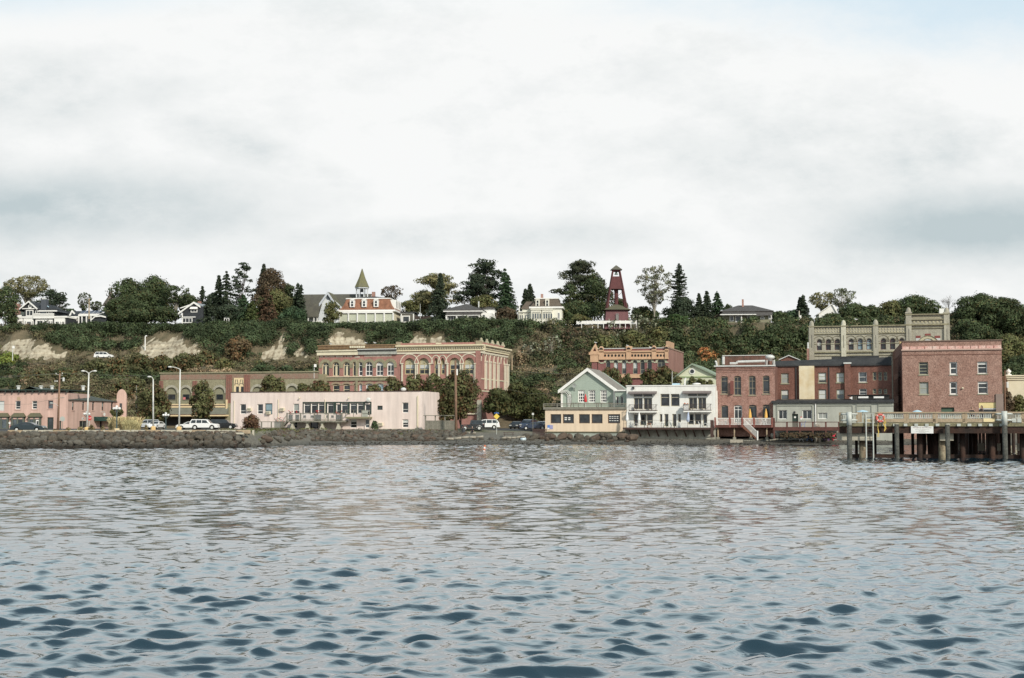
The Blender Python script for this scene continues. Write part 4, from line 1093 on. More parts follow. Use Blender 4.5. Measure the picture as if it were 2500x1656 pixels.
F7.win(1998,910,2017,934.5,zsplit=[.3,.62],blind=.75,fm=GW,sill=GW);F7.win(1998.5,951,2017.5,975,zsplit=[.5],blind=.97,fm=GW)
F7.win(2042,910,2060.5,934,zsplit=[.5],blind=.98,fm=GW,sill=GW);F7.win(2042.5,951,2061,975,zsplit=[.5],blind=.5,glass=GLASSB,fm=GW)
F7.win(2096.5,909,2116,933.5,zsplit=[.52],fm=WTRIM,glass=GLASSB,sill=GW);F7.win(2098,949.5,2116,965,zsplit=[.5],fm=WTRIM)
for a in(2131,2144.5,2157.5):
 F7.win(a,908.5,a+8.5,929,zsplit=[.5],fm=GW);F7.win(a,949.5,a+8.5,962,zsplit=[.4],fm=GW)
F7.done(body(w,0,w.L,2.2,zt2-.2,12))
s0,s1,za,zb=F7.rect(1951.5,894,1988.5,979)
m=MB();m.fbox(w,s0,s1,za,zb,.0,.55);m.build('wall_panel',M('rust_stained_cream',(.74,.67,.50),(.60,.46,.26),.45,.8,streak=.1),BW)
s0,s1,za,zb=F7.rect(2062.5,889,2077,979)
m=MB();m.fbox(w,s0,s1,2.3,zb,.0,.7);m.build('chimney_breast',BRICKD,BW)
m=MB();m.fbox(w,s0-.15,s1+.15,zb,zb+.25,-.5,.8);m.build('chimney_cap',METAL,BW)
for u in(1943,2023.5):m=MB();s,z=w.px(u,897);m.tube(w.pt(s,4,.12),w.pt(s,z,.12),.1);m.build('downpipe',DMETAL,BW)
zP0,zP1=zt2+.003,w.px(2030,876.5)[1]
m=MB();m.fbox(w,-.4,w.L,zP0,zP0+.25,-12,.3);m.build('eave',TAR,BW)
m=MB();m.hexa([w.pt(-.4,zP0+.25,.0),w.pt(w.L,zP0+.25,.0),w.pt(w.L,zP0+.25,-5),w.pt(-.4,zP0+.25,-5),w.pt(-.4,zP1-.25,-.8),w.pt(w.L,zP1+.25,-.8),w.pt(w.L,zP1+.25,-5),w.pt(-.4,zP1-.25,-5)]);m.build('tarred_parapet',TAR,BW)
m=MB()
for a,b,v in((2030,2088,871),(2088,2146,869)):s0,z0=w.px(a,v,-5);s1,_=w.px(b,v,-5);m.fbox(w,s0,s1,zP1-.3,z0,-6,-5)
m.build('roof_upstand',TAR,BW)
s0,z0=w.px(1906,876,-8);s1,_=w.px(1947,876,-8);sm,z1=w.px(1926,867,-8)
t=thing('roof_gable','small pale gable peeking over the dark tarred parapet','roof gable',w.pt(sm,zP1,-8))
m=MB();m.fpoly(w,[(s0,zP1-2),(s1,zP1-2),(s1,z0),(sm,z1),(s0,z0)],-12,-8);m.build('wall',BRICKD,t)
gable_front(Fac(w.pt(0,0,-8),w.pt(w.L,0,-8)),s0,s1,z0,z1,4,.3,.15,zap=sm).build('roof',METAL,t)
m=MB();t=thing('rooftop_unit','black rooftop unit with two white panels and a ladder','rooftop unit',f.pt(f.px(2120,975,-4)[0],zt,-4))
s0,z1=f.px(2078,964.5,-3.5);s1,z0=f.px(2171,983,-3.5)
m.fbox(f,s0,s1,zt+.3,z1-.1,-7,-3.5);m.fbox(f,s0-.6,s1+.1,z1-.1,z1+.02,-7.2,-3.3);m.build('housing',RUBBER,t)
for a,b in((2095.5,2120),(2133,2158)):m=MB();sa,za=f.px(a,972.5,-3.4);sb,zb=f.px(b,968,-3.4);m.fbox(f,sa,sb,za,zb,-3.49,-3.42);m.build('white_panel',WPLAS,t)
for a,b in((2099,2117),(2137,2155)):m=MB();sa,za=f.px(a,976,-3.4);sb,zb=f.px(b,974.5,-3.4);m.fbox(f,sa,sb,za,zb,-3.49,-3.42);m.build('grille',DMETAL,t)
m=MB();m.add([f.pt(*f.px(2073,972,-3.3),-3.3),f.pt(*f.px(2081,976,-3.3),-3.3),f.pt(*f.px(2081,968,-3.3),-3.3),f.pt(*f.px(2073,972,-3.6),-3.6),f.pt(*f.px(2081,976,-3.6),-3.6),f.pt(*f.px(2081,968,-3.6),-3.6)],[(0,1,2),(5,4,3),(0,3,4,1),(1,4,5,2),(2,5,3,0)]);m.build('white_cowl',WPLAS,t)
m=MB()
for a in(2084.5,2090.5):s,z=f.px(a,966,-3.4);m.fbox(f,s-.03,s+.03,zt+.3,z,-3.45,-3.4)
for k in range(6):sa,z=f.px(2084.5,966+k*2.6,-3.4);sb,_=f.px(2090.5,970,-3.4);m.fbox(f,sa,sb,z-.02,z+.02,-3.45,-3.4)
m.build('ladder',WOODG,t)
# --- big pale red brick building, right
f=row(2205,2449,245)
B2=bld('brick_building','large plain red brick building with six windows behind the pier','building',f,2.0)
zt=f.px(2330,833)[1]
F8=Face(f,B2,BRICKP,0,f.L,.2,zt,t=.35)
DG=M('green_frame',(.33,.34,.22))
for a,b,v0,v1,zs in((2243.5,2266,884.5,915,[.28,.52,.8]),(2386.5,2410,883,912.5,[.5,.78]),(2244.5,2267,933,963,[.5]),(2387.5,2411.5,931.5,961.5,[.5,.82])):
 F8.win(a,v0,b,v1,zsplit=zs,fm=WTRIM if a>2300 else GW,sill=GW,fw=.12,blind=.97 if(a>2244 and v0>930 and a<2300) else(.16 if a>2380 else 0),bm=CURT if a<2300 else BLIND)
for v0,v1 in((884,915),(932.5,963.5)):F8.win(2318.5,v0,2337,v1,zsplit=[.5],fm=WTRIM,fw=.20,sill=M('sill_stone',(.36,.36,.29)))
F8.hole(2298,995,2330,1030,mat=M('green_shutter',(.075,.12,.085)))
F8.hole(2390,982.5,2436,1030,mat=GLASS,name='shop_window')
m_=F8.done(body(f,0,f.L,.2,zt-.3,26,.35))
s0,s1,za,zb=F8.rect(2390,982.5,2434,996.5)
m=MB();m.fbox(f,s0,s1,za,zb,-.3,-.1);m.build('yellow_panel',YPAN,B2)
m=MB();s0,s1,za,zb=F8.rect(2390,997.5,2434,999.5);m.fbox(f,s0,s1,za,zb,-.3,-.12);m.build('window_head',WTRIM,B2)
c_=f.pt(0,0);sl=Fac(c_+Vector((8.2,36,0)),c_)
Fl=Face(sl,B2,BRICKD,0,sl.L,.2,zt-.02,name='side_wall')  # left side's shade is put into its colour with the darker brick
for k in range(8):
 for za,zb in((4.2,7.0),(8.2,11.2),(12.2,15)):
  if zb<zt-1:Fl.win_s(sl.L-29+k*3.4,sl.L-27+k*3.4,za,zb,zsplit=[.5],fm=DF)
Fl.done()
Face(f.side(True,26),B2,BRICKP,0,26,.2,zt-.02,name='side_wall').done()
m=MB();m.fbox(f,-.2,f.L+.2,zt,zt+.15,-.6,.15);m.build('coping',M('brown_coping',(.20,.14,.11)),B2)
s0,s1,za,zb=F8.rect(2206,845,2448,852)
m=MB();n_=13
for k in range(n_):m.fbox(f,f.L*k/n_+.05,f.L*(k+1)/n_-.05,za,zb,.003,.10)
m.build('painted_band',M('peeling_pink_paint',(.55,.27,.23),(.66,.52,.45),.7,.9,fine=.3),B2)
m=MB();m.fbox(f,-.1,f.L+.1,za-.22,za,.003,.22);m.build('string_course',M('pale_course',(.50,.36,.30)),B2)
_,z=f.px(2330,865);m=MB();m.fbox(f,0,f.L,z-.1,z,.003,.06);m.build('lower_course',BRICKD,B2)
m=MB();s,z=f.px(2442,962);m.fbox(f,s-.7,f.L+.1,1.8,z,.0,.25);m.build('corner_pier',M('taupe_render',(.26,.20,.17)),B2)
m=MB();s,z=f.px(2350,948);m.ball(f.pt(s,z,.2),.18,.15,.15);m.build('wall_lamp',CREAM,B2)
g=row(2462,2560,262)
t=bld('cream_building','pale cream building with moulded cornice cut by the right edge','building',g,2.3)
_,zt=g.px(2490,919);Fc=Face(g,t,CREAM,0,g.L,2,zt);Fc.win(2520,960,2535,990);Fc.done(body(g,0,g.L,2,zt-.2,12))
Face(g.side(False,12),t,CREAM,0,12,2,zt-.01,name='side_wall').done()
m=MB()
for k in range(3):m.fbox(g,-.3+k*.1,g.L,zt-.3*k-.02,zt-.3*k+.2,-12,.5-.15*k)
m.build('cornice',CREAM,t)
c=g.pt(.3,zt+.2,-1.2);m=MB();m.lathe(c,[(.5,0),(.5,.15),(.18,.3),(.42,.6),(.40,.8),(.15,1.0),(.12,1.15)],10);m.build('urn',WTRIM,t)
# -- second row
# --- left pink building
f=Fac(P(-60,HZ,268),P(165,HZ,268))
LP=bld('pink_building','long salmon pink building with bay windows and dark cornice at left','building',f,2.3)
zt=f.px(80,957)[1];zb=2.0
A=Face(f,LP,PINK,0,f.L,zb,zt)
A.win(-8,979,10.5,1003.5,zsplit=[.12],blind=.86);A.win(37.5,979,50,999.5,zsplit=[.33],sill=PINK)
A.win(78.5,979,90.5,999,zsplit=[.33,.66],sill=PINK);A.win(117,978,129.5,998.5,zsplit=[.5],fm=M('mauve_frame',(.25,.18,.17)),sill=PINK,glass=GLASSB)
A.win(115.5,1019,130.5,1049.5,zsplit=[.22],fm=DKGREEN,fw=.2);A.hole(144.5,1028,150,1050,mat=DKGREEN)
A.done(body(f,0,f.L,zb,zt-.2,14))
m=MB();z1=f.px(80,951)[1]
m.fbox(f,-.2,f.L+.1,z1-.22,z1,-14,.75);m.fbox(f,-.2,f.L+.1,zt,zt+.12,0,.3)
for k in range(14):s=f.L*(k+.5)/13.6;m.fbox(f,s-.12,s+.12,zt-.1,z1-.22,0,.65)
m.build('cornice',DKGREEN,LP)
m=MB();m.fbox(f,0,f.L,zt+.12,z1-.22,-.3,.05);m.build('frieze',PINK,LP)
for u0,u1 in((-13,20),(28,59),(69,99)):
 s0,za=f.px(u0,1047.5,.6);s1,zb_=f.px(u1,1018,.6)
 m=MB();m.fbox(f,s0,s1,za-.3,za+.15,.003,.7);m.fbox(f,s0,s1,zb_-.12,zb_,.003,.75);m.fbox(f,s0,s1,zb_-.45,zb_-.12,.4,.62,1)
 for k in(0,.47,1):s=s0+(s1-s0-.28)*k;m.fbox(f,s,s+.28,za+.15,zb_-.12,.003,.7)
 b=m.build('bay_window',[M('grey_green_frame',(.12,.135,.11)),PINK],LP)
 m=MB();m.fbox(f,s0+.2,s1-.2,za+.15,zb_-.4,.01,.5);m.build('glass',GLASSB,b)
 m=MB();_,zr=f.px(u0,1008.5,0)
 m.hexa([f.pt(s0-.25,zb_,.95),f.pt(s1+.25,zb_,.95),f.pt(s1+.25,zb_,0),f.pt(s0-.25,zb_,0),f.pt(s0+.3,zr,.3),f.pt(s1-.3,zr,.3),f.pt(s1-.3,zr,0),f.pt(s0+.3,zr,0)]);m.build('bay_roof',MOSS,b)
 if u0==69:m=MB();q0,_=f.px(88,1020,.5);m.fbox(f,q0,s1-.25,za+.3,zb_-.6,.52,.56);m.fbox(f,q0+.15,s1-.4,za+.5,zb_-.8,.56,.58,1);m.build('white_sash',[WTRIM,GLASS],b)
m=MB();s,_=f.px(45,0);m.fbox(f,s-.3,s+.3,zt-1.6,zt-1.0,0,.03);m.build('patch',M('patch_tan',(.45,.33,.22)),LP)
p0=P(165,HZ,268);p1=P(284,HZ,289);g=Fac(p0,p1)
zt2=g.px(225,979)[1]
A=Face(g,LP,PINK,0,g.L,zb,zt2,name='wing_wall')
for a in(176,201,225,248.5,271):A.win(a,981.5,a+5.5,1002,zsplit=[.35],fm=M('dark_sash',(.10,.09,.08)),fw=.08,blind=.55 if a in(176,248.5) else .2,bm=CURT,sill=PINK)
A.hole(243.5,1028,250,1048,mat=GLASS);A.win(194,1028,212,1045,fm=DKGREEN,nx=2)
A.hole(268,1024,276,1042,mat=GLASS,name='shop_window')
A.done(body(g,0,g.L,zb,zt2-.2,14))
zR=g.px(200,949,-6)[1]
m=MB();a0=g.pt(0,zt2,.3);a1=g.pt(g.L,zt2,.3);b0=g.pt(0,zR,-8);b1=g.pt(g.L*.55,zR-.3,-8)
m.add([a0,a1,b1,b0,g.pt(g.L,zt2,-14),g.pt(0,zt2,-14)],[(0,1,2,3),(1,4,2),(4,5,3,2)]);m.build('roof',M('green_grey_shingle',(.085,.10,.085),(.06,.068,.06),1,.9,fine=.2),LP)
h=Fac(p1,P(308,HZ,289.5));zT=h.px(296,968)[1]
m=MB();m.fpoly(h,[(0,zb),(h.L,zb),(h.L,zT)]+arcpts(0,h.L,zT,zT+1.5)[::-1]+[(0,zT)],-12,0);m.build('end_tower',PINK,LP)
m=MB();s,z=h.px(295,985);m.fbox(h,s-.25,s+.25,z-1.6,z,0,.03);m.build('slit_window',DMETAL,LP)
m=MB();s0,z0=g.px(243,1028,1.2);s1,z1=g.px(265,1018,0)
m.hexa([g.pt(s0,z0,1.3),g.pt(s1,z0,1.3),g.pt(s1,z0,0),g.pt(s0,z0,0),g.pt(s0,z1,.25),g.pt(s1-.1,z1,.25),g.pt(s1-.1,z1,0),g.pt(s0,z1,0)]);m.build('awning',GREENA,LP)
m=MB();s,z=g.px(247,1012);c=g.pt(s,z,.7);m.tube(g.pt(s-.2,z+.5,0),g.pt(s-.2,z+.5,.9),.04)
for k in range(12):
 a0,a1=2*math.pi*k/12,2*math.pi*(k+1)/12
 m.add([c,c+g.ex*(.52*math.cos(a0))+Vector((0,0,.35*math.sin(a0))),c+g.ex*(.52*math.cos(a1))+Vector((0,0,.35*math.sin(a1)))],[(0,1,2)])
m.build('oval_sign',WTRIM,LP)
for u,v,a,b in((202,1022.5,.33,.22),):
 t=thing('address_sign','small white sign with black figures before the pink wing','sign',(*g.pt(g.px(u,v)[0],0,3).xy,2.2))
 s,z=g.px(u,v,3);m=MB();m.fbox(g,s-a,s+a,z-b,z+b,3,3.04);m.build('board',WTRIM,t)
 m=MB();m.fbox(g,s-.05,s+.05,2.2,z-b,2.98,3.03);m.build('post',WOODG,t)
 text(t,'228',g.pt(s,z,3.05),.42,RUBBER,g.ex,'figures')
for u,v in((45,947),(100,947),(127,946),(203,948)):
 c=f.pt(f.px(u,v,-4)[0],zt+.9,-4);m=MB();m.lathe(c,[(.3,-.5),(.3,.2),(.45,.25),(.4,.4)],8);m.build('roof_vent',METAL,LP)
 # --- long stone garage building
f=row(390,776,279)
S1=bld('stone_commercial_building','two-storey olive stone building with brick pilasters and boarded arches','building',f,2.3)
zt=f.px(580,911)[1];zb=2.0
A=Face(f,S1,STONE,0,f.L,zb,zt,t=.35)
for a,b,vt in((405,431.5,946),(441,466,946),(522.5,548,945.5),(616,641,944),(700,726,942),(480,505,945.5),(655,680,943)):
 s0,s1,z0,z1=A.rect(a,vt,b,985)
 c=(s0+s1)/2;zs=z1-(s1-s0)/2
 m=MB();pts=[(s0,z0),(s1,z0)]+arcpts(s0,s1,zs,z1)[::-1]
 A.op.append((s0,s1,z0,z1,z1-zs))
 m.add([f.pt(x,z,-.3) for x,z in pts],[tuple(range(len(pts)))]);m.build('boarded_arch',OLIVE,S1)
 _,_,za,zc=A.rect(a,962,b,977.5)
 w_=add_window(f,S1,s0+.3,s1-.3,za,zc,.31,fm=OLIVE,fw=.1)
 arch_trim(f,S1,STONEG,s0,s1,zs,z1,.5,.06)
s,z=f.px(449,973)
m=MB();m.fbox(f,s-.3,s+.3,z-.25,z+.25,-.15,-.13);m.build('red_notice',M('pinkish_notice',(.6,.2,.2)),S1)
A.hole(398,1019,470,1049,mat=RUBBER,name='shopfront');A.hole(474,1019,549,1049,mat=RUBBER,name='shopfront')
A.hole(600,1019,680,1049,mat=RUBBER,name='shopfront');A.hole(690,1019,770,1049,mat=RUBBER,name='shopfront')
A.done(body(f,0,f.L,zb,zt-.3,20,.4))
def bandp(fc,root,mat,u0,u1,v0,v1,d,name):
 um,vm=(u0+u1)/2,(v0+v1)/2
 m=MB();m.fbox(fc,fc.px(u0,vm)[0],fc.px(u1,vm)[0],fc.px(um,v1)[1],fc.px(um,v0)[1],.004,d);return m.build(name,mat,root)
def bandz(fc,root,mat,v0,v1,d,name,d0=.004,s0=None,s1=None,um=None):
 um=um or 0
 m=MB();m.fbox(fc,0 if s0 is None else s0,fc.L if s1 is None else s1,fc.px(um,v1)[1],fc.px(um,v0)[1],d0,d);return m.build(name,mat,root)
MR=M('mottled_brick_band',(.27,.16,.12),(.25,.20,.15),1.5,.9,fine=.25)
bandz(f,S1,MR,914,926,.06,'brick_frieze',um=580)
m=MB();m.fbox(f,-.2,f.L+.2,zt,zt+.25,-.6,.22);m.build('coping',STONE,S1)
for a,b in((389.5,399),(470.5,482),(552,567),(596,611),(682,692),(765,776)):
 um=(a+b)/2;s0,_=f.px(a,950);s1,_=f.px(b,950);z1=f.px(um,930 if a not in(552,596) else 915)[1];z0=f.px(um,985)[1]
 m=MB();m.fbox(f,s0,s1,zb,z0,.004,.22,1)
 n_=3
 for k in range(n_):q=s0+(s1-s0)*k/n_;m.fbox(f,q+.03,q+(s1-s0)/n_-.05,z0,z1,.004,.2)
 m.build('brick_pilaster',[M('pilaster_brick',(.26,.115,.09),(.22,.13,.10),2,.9,fine=.25),STONE],S1)
for a,b in((399,551),(611,765)):
 bandp(f,S1,YELLOWC,a,b,987,989.2,.3,'cream_belt');bandp(f,S1,M('brown_belt',(.16,.11,.08)),a,b,989.4,991.6,.26,'belt')
 bandp(f,S1,YELLOWC,a,b,991.8,995.5,.3,'cream_belt')
 s0,z0=f.px(a,1013,1.6);s1,_=f.px(b,1013,1.6);z1=f.px((a+b)/2,996.5)[1]
 m=MB();m.hexa([f.pt(s0-.3,z0,1.6),f.pt(s1,z0,1.6),f.pt(s1,z0,0.01),f.pt(s0-.3,z0,0.01),f.pt(s0,z1,.32),f.pt(s1,z1,.32),f.pt(s1,z1,0.01),f.pt(s0,z1,.01)])
 for k in range(60):q=s0+(s1-s0)*k/60;m.hexa([f.pt(q,z0,1.63),f.pt(q+.06,z0,1.63),f.pt(q+.06,z0,1.6),f.pt(q,z0,1.6),f.pt(q,z1,.36),f.pt(q+.06,z1,.36),f.pt(q+.06,z1,.32),f.pt(q,z1,.32)])
 m.build('ribbed_canopy',M('ribbed_grey_green',(.15,.15,.12),(.19,.19,.15),1),S1)
 m=MB();m.fbox(f,s0-.35,s1,z0-.32,z0-.003,.1,1.7);m.fbox(f,s0-.35,s1,z0-.003,z0+.1,1.64,1.75,1);m.build('canopy_edge',[YELLOWC,MAROON],S1)
for u in(555.5,):bandp(f,S1,YELLOWC,553.5,557,976,1000,.5,'cream_bracket')
s0,s1,z0,z1=A.rect(571.5,923,595,959)
m=MB();m.fbox(f,s0,s1,z0,z1,.004,.12);_,_,za,zc=A.rect(571.5,925,595,942.5)
for q in(.28,.78):
 c=s0+(s1-s0)*q
 for sg in(-1,1):m.hexa([f.pt(c+sg*.42-.06,za+.1,.15),f.pt(c+sg*.42+.06,za+.1,.15),f.pt(c+sg*.42+.06,za+.1,.12),f.pt(c+sg*.42-.06,za+.1,.12),f.pt(c+sg*.16-.06,zc-.15,.15),f.pt(c+sg*.16+.06,zc-.15,.15),f.pt(c+sg*.16+.06,zc-.15,.12),f.pt(c+sg*.16-.06,zc-.15,.12)],1)
 m.fbox(f,c-.3,c+.3,za+.42,za+.52,.12,.15,1)
m.build('entrance_bay',[YELLOWC,DMETAL],S1)
for a,b in((577,584),(589,595)):m=MB();q0,q1,qa,qb=A.rect(a,944,b,958);m.fbox(f,q0,q1,qa,qb,.12,.13);m.build('bay_glass',GLASS,S1)
# --- big brick arcade building
fr=row(777,1173,284)
L_all=fr.L
B3=bld('brick_block','large red brick block with cream cornice and rows of arched windows','building',fr,2.3)
sM=fr.px(970,900)[0]
ztR=fr.px(1070,842.5)[1];ztL=fr.px(870,855)[1]
f=fr
A=Face(f,B3,BRICKR,0,sM,2.0,ztL,t=.35,name='left_wall')
CF=M('cream_frame',(.60,.54,.38))
up=((786,803.5),(812,829),(838,854.5),(860.5,870.5),(875,885.5),(892,910),(918,936),(944.5,962))
for i,(a,b) in enumerate(up):
 vt,vb=(884.5-i*.25,919-i*.2)
 A.win(a,vt,b,vb,va=vt+(8.7 if b-a>12 else 9),nx=2 if b-a>12 else 1,fm=CF if i<4 else WTRIM,fw=.17,blind=0,zsplit=[.32] if i>3 else None,glass=GLASS)
 if b-a>12 and i<4:
  s0,s1,z0,z1=A.rect(a,895,b,vb);c=(s0+s1)/2;m=MB();m.fbox(f,c-.22,c+.22,z0,z1,-.24,-.18);m.build('mullion',CF,B3)
 if i>5:
  s0,s1,z0,z1=A.rect(a,vt+1.5,b,vt+8.7);m=MB();pts=arcpts(s0+.12,s1-.12,z0,z1);m.add([f.pt(x,z,-.27) for x,z in pts],[tuple(range(len(pts)))]);m.build('white_fanlight',BLIND,B3)
 s0,s1,z0,z1=A.rect(a,vt,b,vt+8.8)
 arch_trim(f,B3,STONE,s0,s1,z0,z1,.62,.10+.01*(i%2),legs=.5)
lo=((794,802),(812,829),(838,854.5),(863.5,870.5),(876.5,884),(893,910),(919,936.5),(945,960))
for i,(a,b) in enumerate(lo):
 vt=937.5-i*.2;A.win(a,vt,b,962,va=vt+4,fm=CF if i<4 else WTRIM,fw=.15,zsplit=[.42],glass=GLASS if i<4 else GLASSW)
 s0,s1,z0,z1=A.rect(a,vt,b,vt+4)
 arch_trim(f,B3,M('banded_voussoir',(.30,.20,.15),(.33,.29,.2),3),s0,s1,z0,z1,.4,.07)
A.done(body(f,0,sM,2.0,ztL-.3,21.3,.4))
s,_=f.px(872.5,900);m=MB();m.fbox(f,s-.3,s+.15,3,f.px(872,882)[1],.004,.2);m.build('pilaster',STONE,B3)
def zz(u,v,fc=f):return fc.px(u,v)[1]
m=MB();m.fbox(f,-.1,sM-.3,zz(870,930),zz(870,921),.004,.25);m.fbox(f,-.2,sM-.3,zz(870,921)+.003,zz(870,919.5),.004,.45,1);m.build('belt_course',[STONE,CREAM],B3)
sh=f.px(875,860)[0]
m=MB();m.fbox(f,-.25,sh,zz(870,867),zz(870,858),-.3,.5);m.fbox(f,-.35,sh,zz(870,858)+.003,zz(870,855.5),-.3,.75);m.build('cream_cornice',CREAM,B3)
m=MB();m.fbox(f,sh,sM,zz(870,866.5),zz(870,857),-.3,.4);m.fbox(f,sh,sM,zz(870,857)+.003,zz(870,854.5),-.3,.7,1);m.fbox(f,sh,sM,zz(870,854.5)+.003,zz(870,853),-.3,.75,2)
m.build('weathered_cornice',[M('flaking_grey_paint',(.42,.42,.37),(.30,.31,.28),2,fine=.2),DMETAL,WTRIM],B3)
m=MB();zA,zB=zz(870,853)+.003,zz(870,842.5)
m.fbox(f,-.2,sM,zA,zB,-.9,.1)
for k in range(58):
 s=sM*(k+.5)/58;m.fbox(f,s-.09,s+.09,zA+.12,zB-.25,.1,.3)
m.fbox(f,-.25,sM,zB-.2,zB+.02,-.95,.4)
m.build('brick_parapet',M('lichened_brick',(.28,.19,.10),(.22,.14,.09),2,.9,fine=.25),B3)
m=MB()
s0,z0=f.px(854,850,.3);s1,z1=f.px(892,844.5,.3)
for k in range(7):q=s0+(s1-s0)*k/7;m.fbox(f,q,q+(s1-s0)/8.5,z0,z1,.3,.42)
m.build('parapet_blocks',CREAM,B3)
rr=random.Random(8)
for u0,u1,v,n_ in((781,860,871.5,26),(866,879,871.5,4),(890,956,869.5,20)):
 m=MB();s0,z=f.px(u0,v);s1,_=f.px(u1,v)
 for k in range(n_):
  q=s0+(s1-s0)*k/n_;w_=(s1-s0)/n_
  if rr.random()<.93:m.fbox(f,q,q+w_*rr.uniform(.62,.86),z-.15,z+.15,.004,.02)
 m.build('painted_lettering',M('faded_white_lettering',(.62,.58,.48),None,3),B3)
A=Face(f,B3,BRICKR,sM,L_all,2.0,ztR,t=.5,name='right_wall')
big=((987,1013),(1022,1048),(1059.5,1070),(1075.5,1086),(1097,1123),(1132.5,1158.5))
for i,(a,b) in enumerate(big):
 vt=874.5-i*.2;w_=b-a;vs_=889.5-i*.1
 A.win(a,vt,b,914.5,va=vs_,nx=2 if w_>15 else 1,fm=M('buff_frame',(.50,.44,.26)),fw=.2,blind=.40 if i!=4 else .1,zsplit=[.3])
 s0,s1,z0,z1=A.rect(a,vt,b,vs_)
 m=MB();pts=arcpts(s0+.18,s1-.18,z0,z1-.15);m.add([f.pt(x,z,-.44) for x,z in pts],[tuple(range(len(pts)))]);fan=m.build('fanlight',M('pale_fanlight',(.50,.47,.33)),B3)
 m=MB();c=(s0+s1)/2;r_=z1-z0-.2
 for k in range(1,9):t_=math.pi*k/9;m.fpoly(f,[(c-.02,z0),(c+.02,z0),(c+.02+math.cos(t_)*(s1-s0-.5)/2,z0+math.sin(t_)*r_),(c-.02+math.cos(t_)*(s1-s0-.5)/2,z0+math.sin(t_)*r_)],-.43,-.41)
 m.build('fan_ribs',M('olive_rib',(.25,.22,.12)),fan)
 e=.75 if w_>15 else .45
 arch_trim(f,B3,BRICKR,s0,s1,z0,z1,e,.12+.01*(i%2))
 arch_trim(f,B3,IVORY,s0-e,s1+e,z0,z1+e,.17,.2+.01*(i%2))
A.done(body(f,sM,L_all,2.0,ztR-.3,21.3,.55))
for a,b in((981,984),(1014.5,1017),(1018.5,1021),(1049,1051),(1070.6,1074.6),(1091.5,1095),(1123.8,1126.8),(1128.5,1131.5),(1159.5,1161.5)):
 m=MB();s0,z1=f.px(a,889.5);s1,z0=f.px(b,932);m.fbox(f,s0,s1,z0,z1,.004,.32);m.fbox(f,s0-.12,s1+.12,z1,z1+.22,.004,.42);m.build('white_pilaster',IVORY,B3)
m=MB();s0,z1=f.px(1162,862);m.fbox(f,s0,L_all+.03,2.0,ztR-1.3,.004,.25);m.build('corner_pier',BRICKR,B3)
def cornice(fc,sa,sb,zt,root):
 h_=1.25
 m=MB();m.fbox(fc,sa,sb,zt-h_,zt-.55,-.3,.35);m.fbox(fc,sa,sb,zt-.547,zt-.3,-.3,.7);m.fbox(fc,sa,sb,zt-.297,zt,-.3,1.0)
 m.build('cornice',M('cream_cornice_paint',(.70,.62,.44),(.64,.56,.38),1),root)
 m=MB();n_=int((sb-sa)/.5)
 for k in range(n_):s=sa+(sb-sa)*k/n_;m.fbox(fc,s,s+.2,zt-.8,zt-.55,.35,.62)
 m.build('dentils',CREAM,root)
 m=MB();m.fbox(fc,sa,sb,zt-h_-.55,zt-h_-.2,.0041,.15);m.build('string_course',IVORY,root)
cornice(f,sM-.1,L_all+1.0,ztR,B3)
sd_=f.side(True,21.3)
cornice(sd_,0.003,21.3,ztR-.004,B3)
m=MB();m.fbox(f,sM,L_all,ztR+.003,zz(1070,837),-.5,.05);m.fbox(sd_,.6,18,ztR+.003,ztR+.55,-.5,.05);m.build('brick_parapet',BRICKR,B3)
m=MB();s,z=f.px(973,835,0)
m.fbox(f,s-.5,s+.5,ztR,z,-.9,.2);s,z=f.px(1168,832);m.fbox(f,s-.5,s+.6,ztR,z,-.8,.3)
m.build('parapet_piers',M('buff_pier',(.34,.29,.20),(.28,.23,.16),2),B3)
m=MB();s0,_=f.px(1064,838,.1);s1,_=f.px(1078,838,.1)
for k in range(5):q=s0+(s1-s0)*k/5;m.fbox(f,q,q+.18,ztR+.15,ztR+.45,.05,.08)
m.build('parapet_figures',CREAM,B3)
for k in range(5):m=MB();c=sd_.pt(1.5+k*4.2,ztR+.4,-.3);m.lathe(c,[(.5,0),(.55,.3),(.3,.6),(.28,.9),(.12,1.05)],8);m.build('parapet_finial',M('lichen_finial',(.42,.38,.26),(.26,.25,.18),2),B3)
A=Face(sd_,B3,BRICKR,0,21.3,2.0,ztR-.01,t=.4,name='side_wall')
n_=7
pos=[1.0,4.2,7.4,10.6,13.8,16.2,18.6]
for k,s in enumerate(pos):
 w_=1.5 if k<4 or k>4 else 1.0
 A.win_s(s,s+w_,13.0,17.2,w_/2+.3,zsplit=[.4],fm=BRICKM,glass=GLASS)
 A.win_s(s,s+w_,10.6,12.0,fm=BRICKM);A.win_s(s,s+w_,6.5,9.6,fm=BRICKM,zsplit=[.5])
 arch_trim(sd_,B3,IVORY,s-.55,s+w_+.55,17.2-w_/2-.3,17.75,.18,.12)
A.done()
for k in(0,1,2,3,5,6):
 s=pos[k]+1.9;m=MB();m.fbox(sd_,s,s+.75,10.4,16.0,.004,.4);m.fbox(sd_,s-.1,s+.85,16.0,16.3,.004,.5);m.build('white_column',IVORY,B3)
for z in(9.9,12.4):m=MB();m.fbox(sd_,.4,20.8,z,z+.22,.0045,.12);m.build('sill_band',CREAM,B3)
m=MB();s,_=f.px(1176,1000);m.fbox(f,L_all-.5,L_all+.35,2.3,zz(1170,977),.3,.9);m.build('entrance_column',CONCL,B3)
m=MB();m.fbox(f,L_all-2.6,L_all+.1,2.3,2.9,.26,.4);m.fbox(f,L_all-2.6,L_all+.1,zz(1160,1012),zz(1160,1009),.26,.4);m.build('base_band',CREAM,B3)
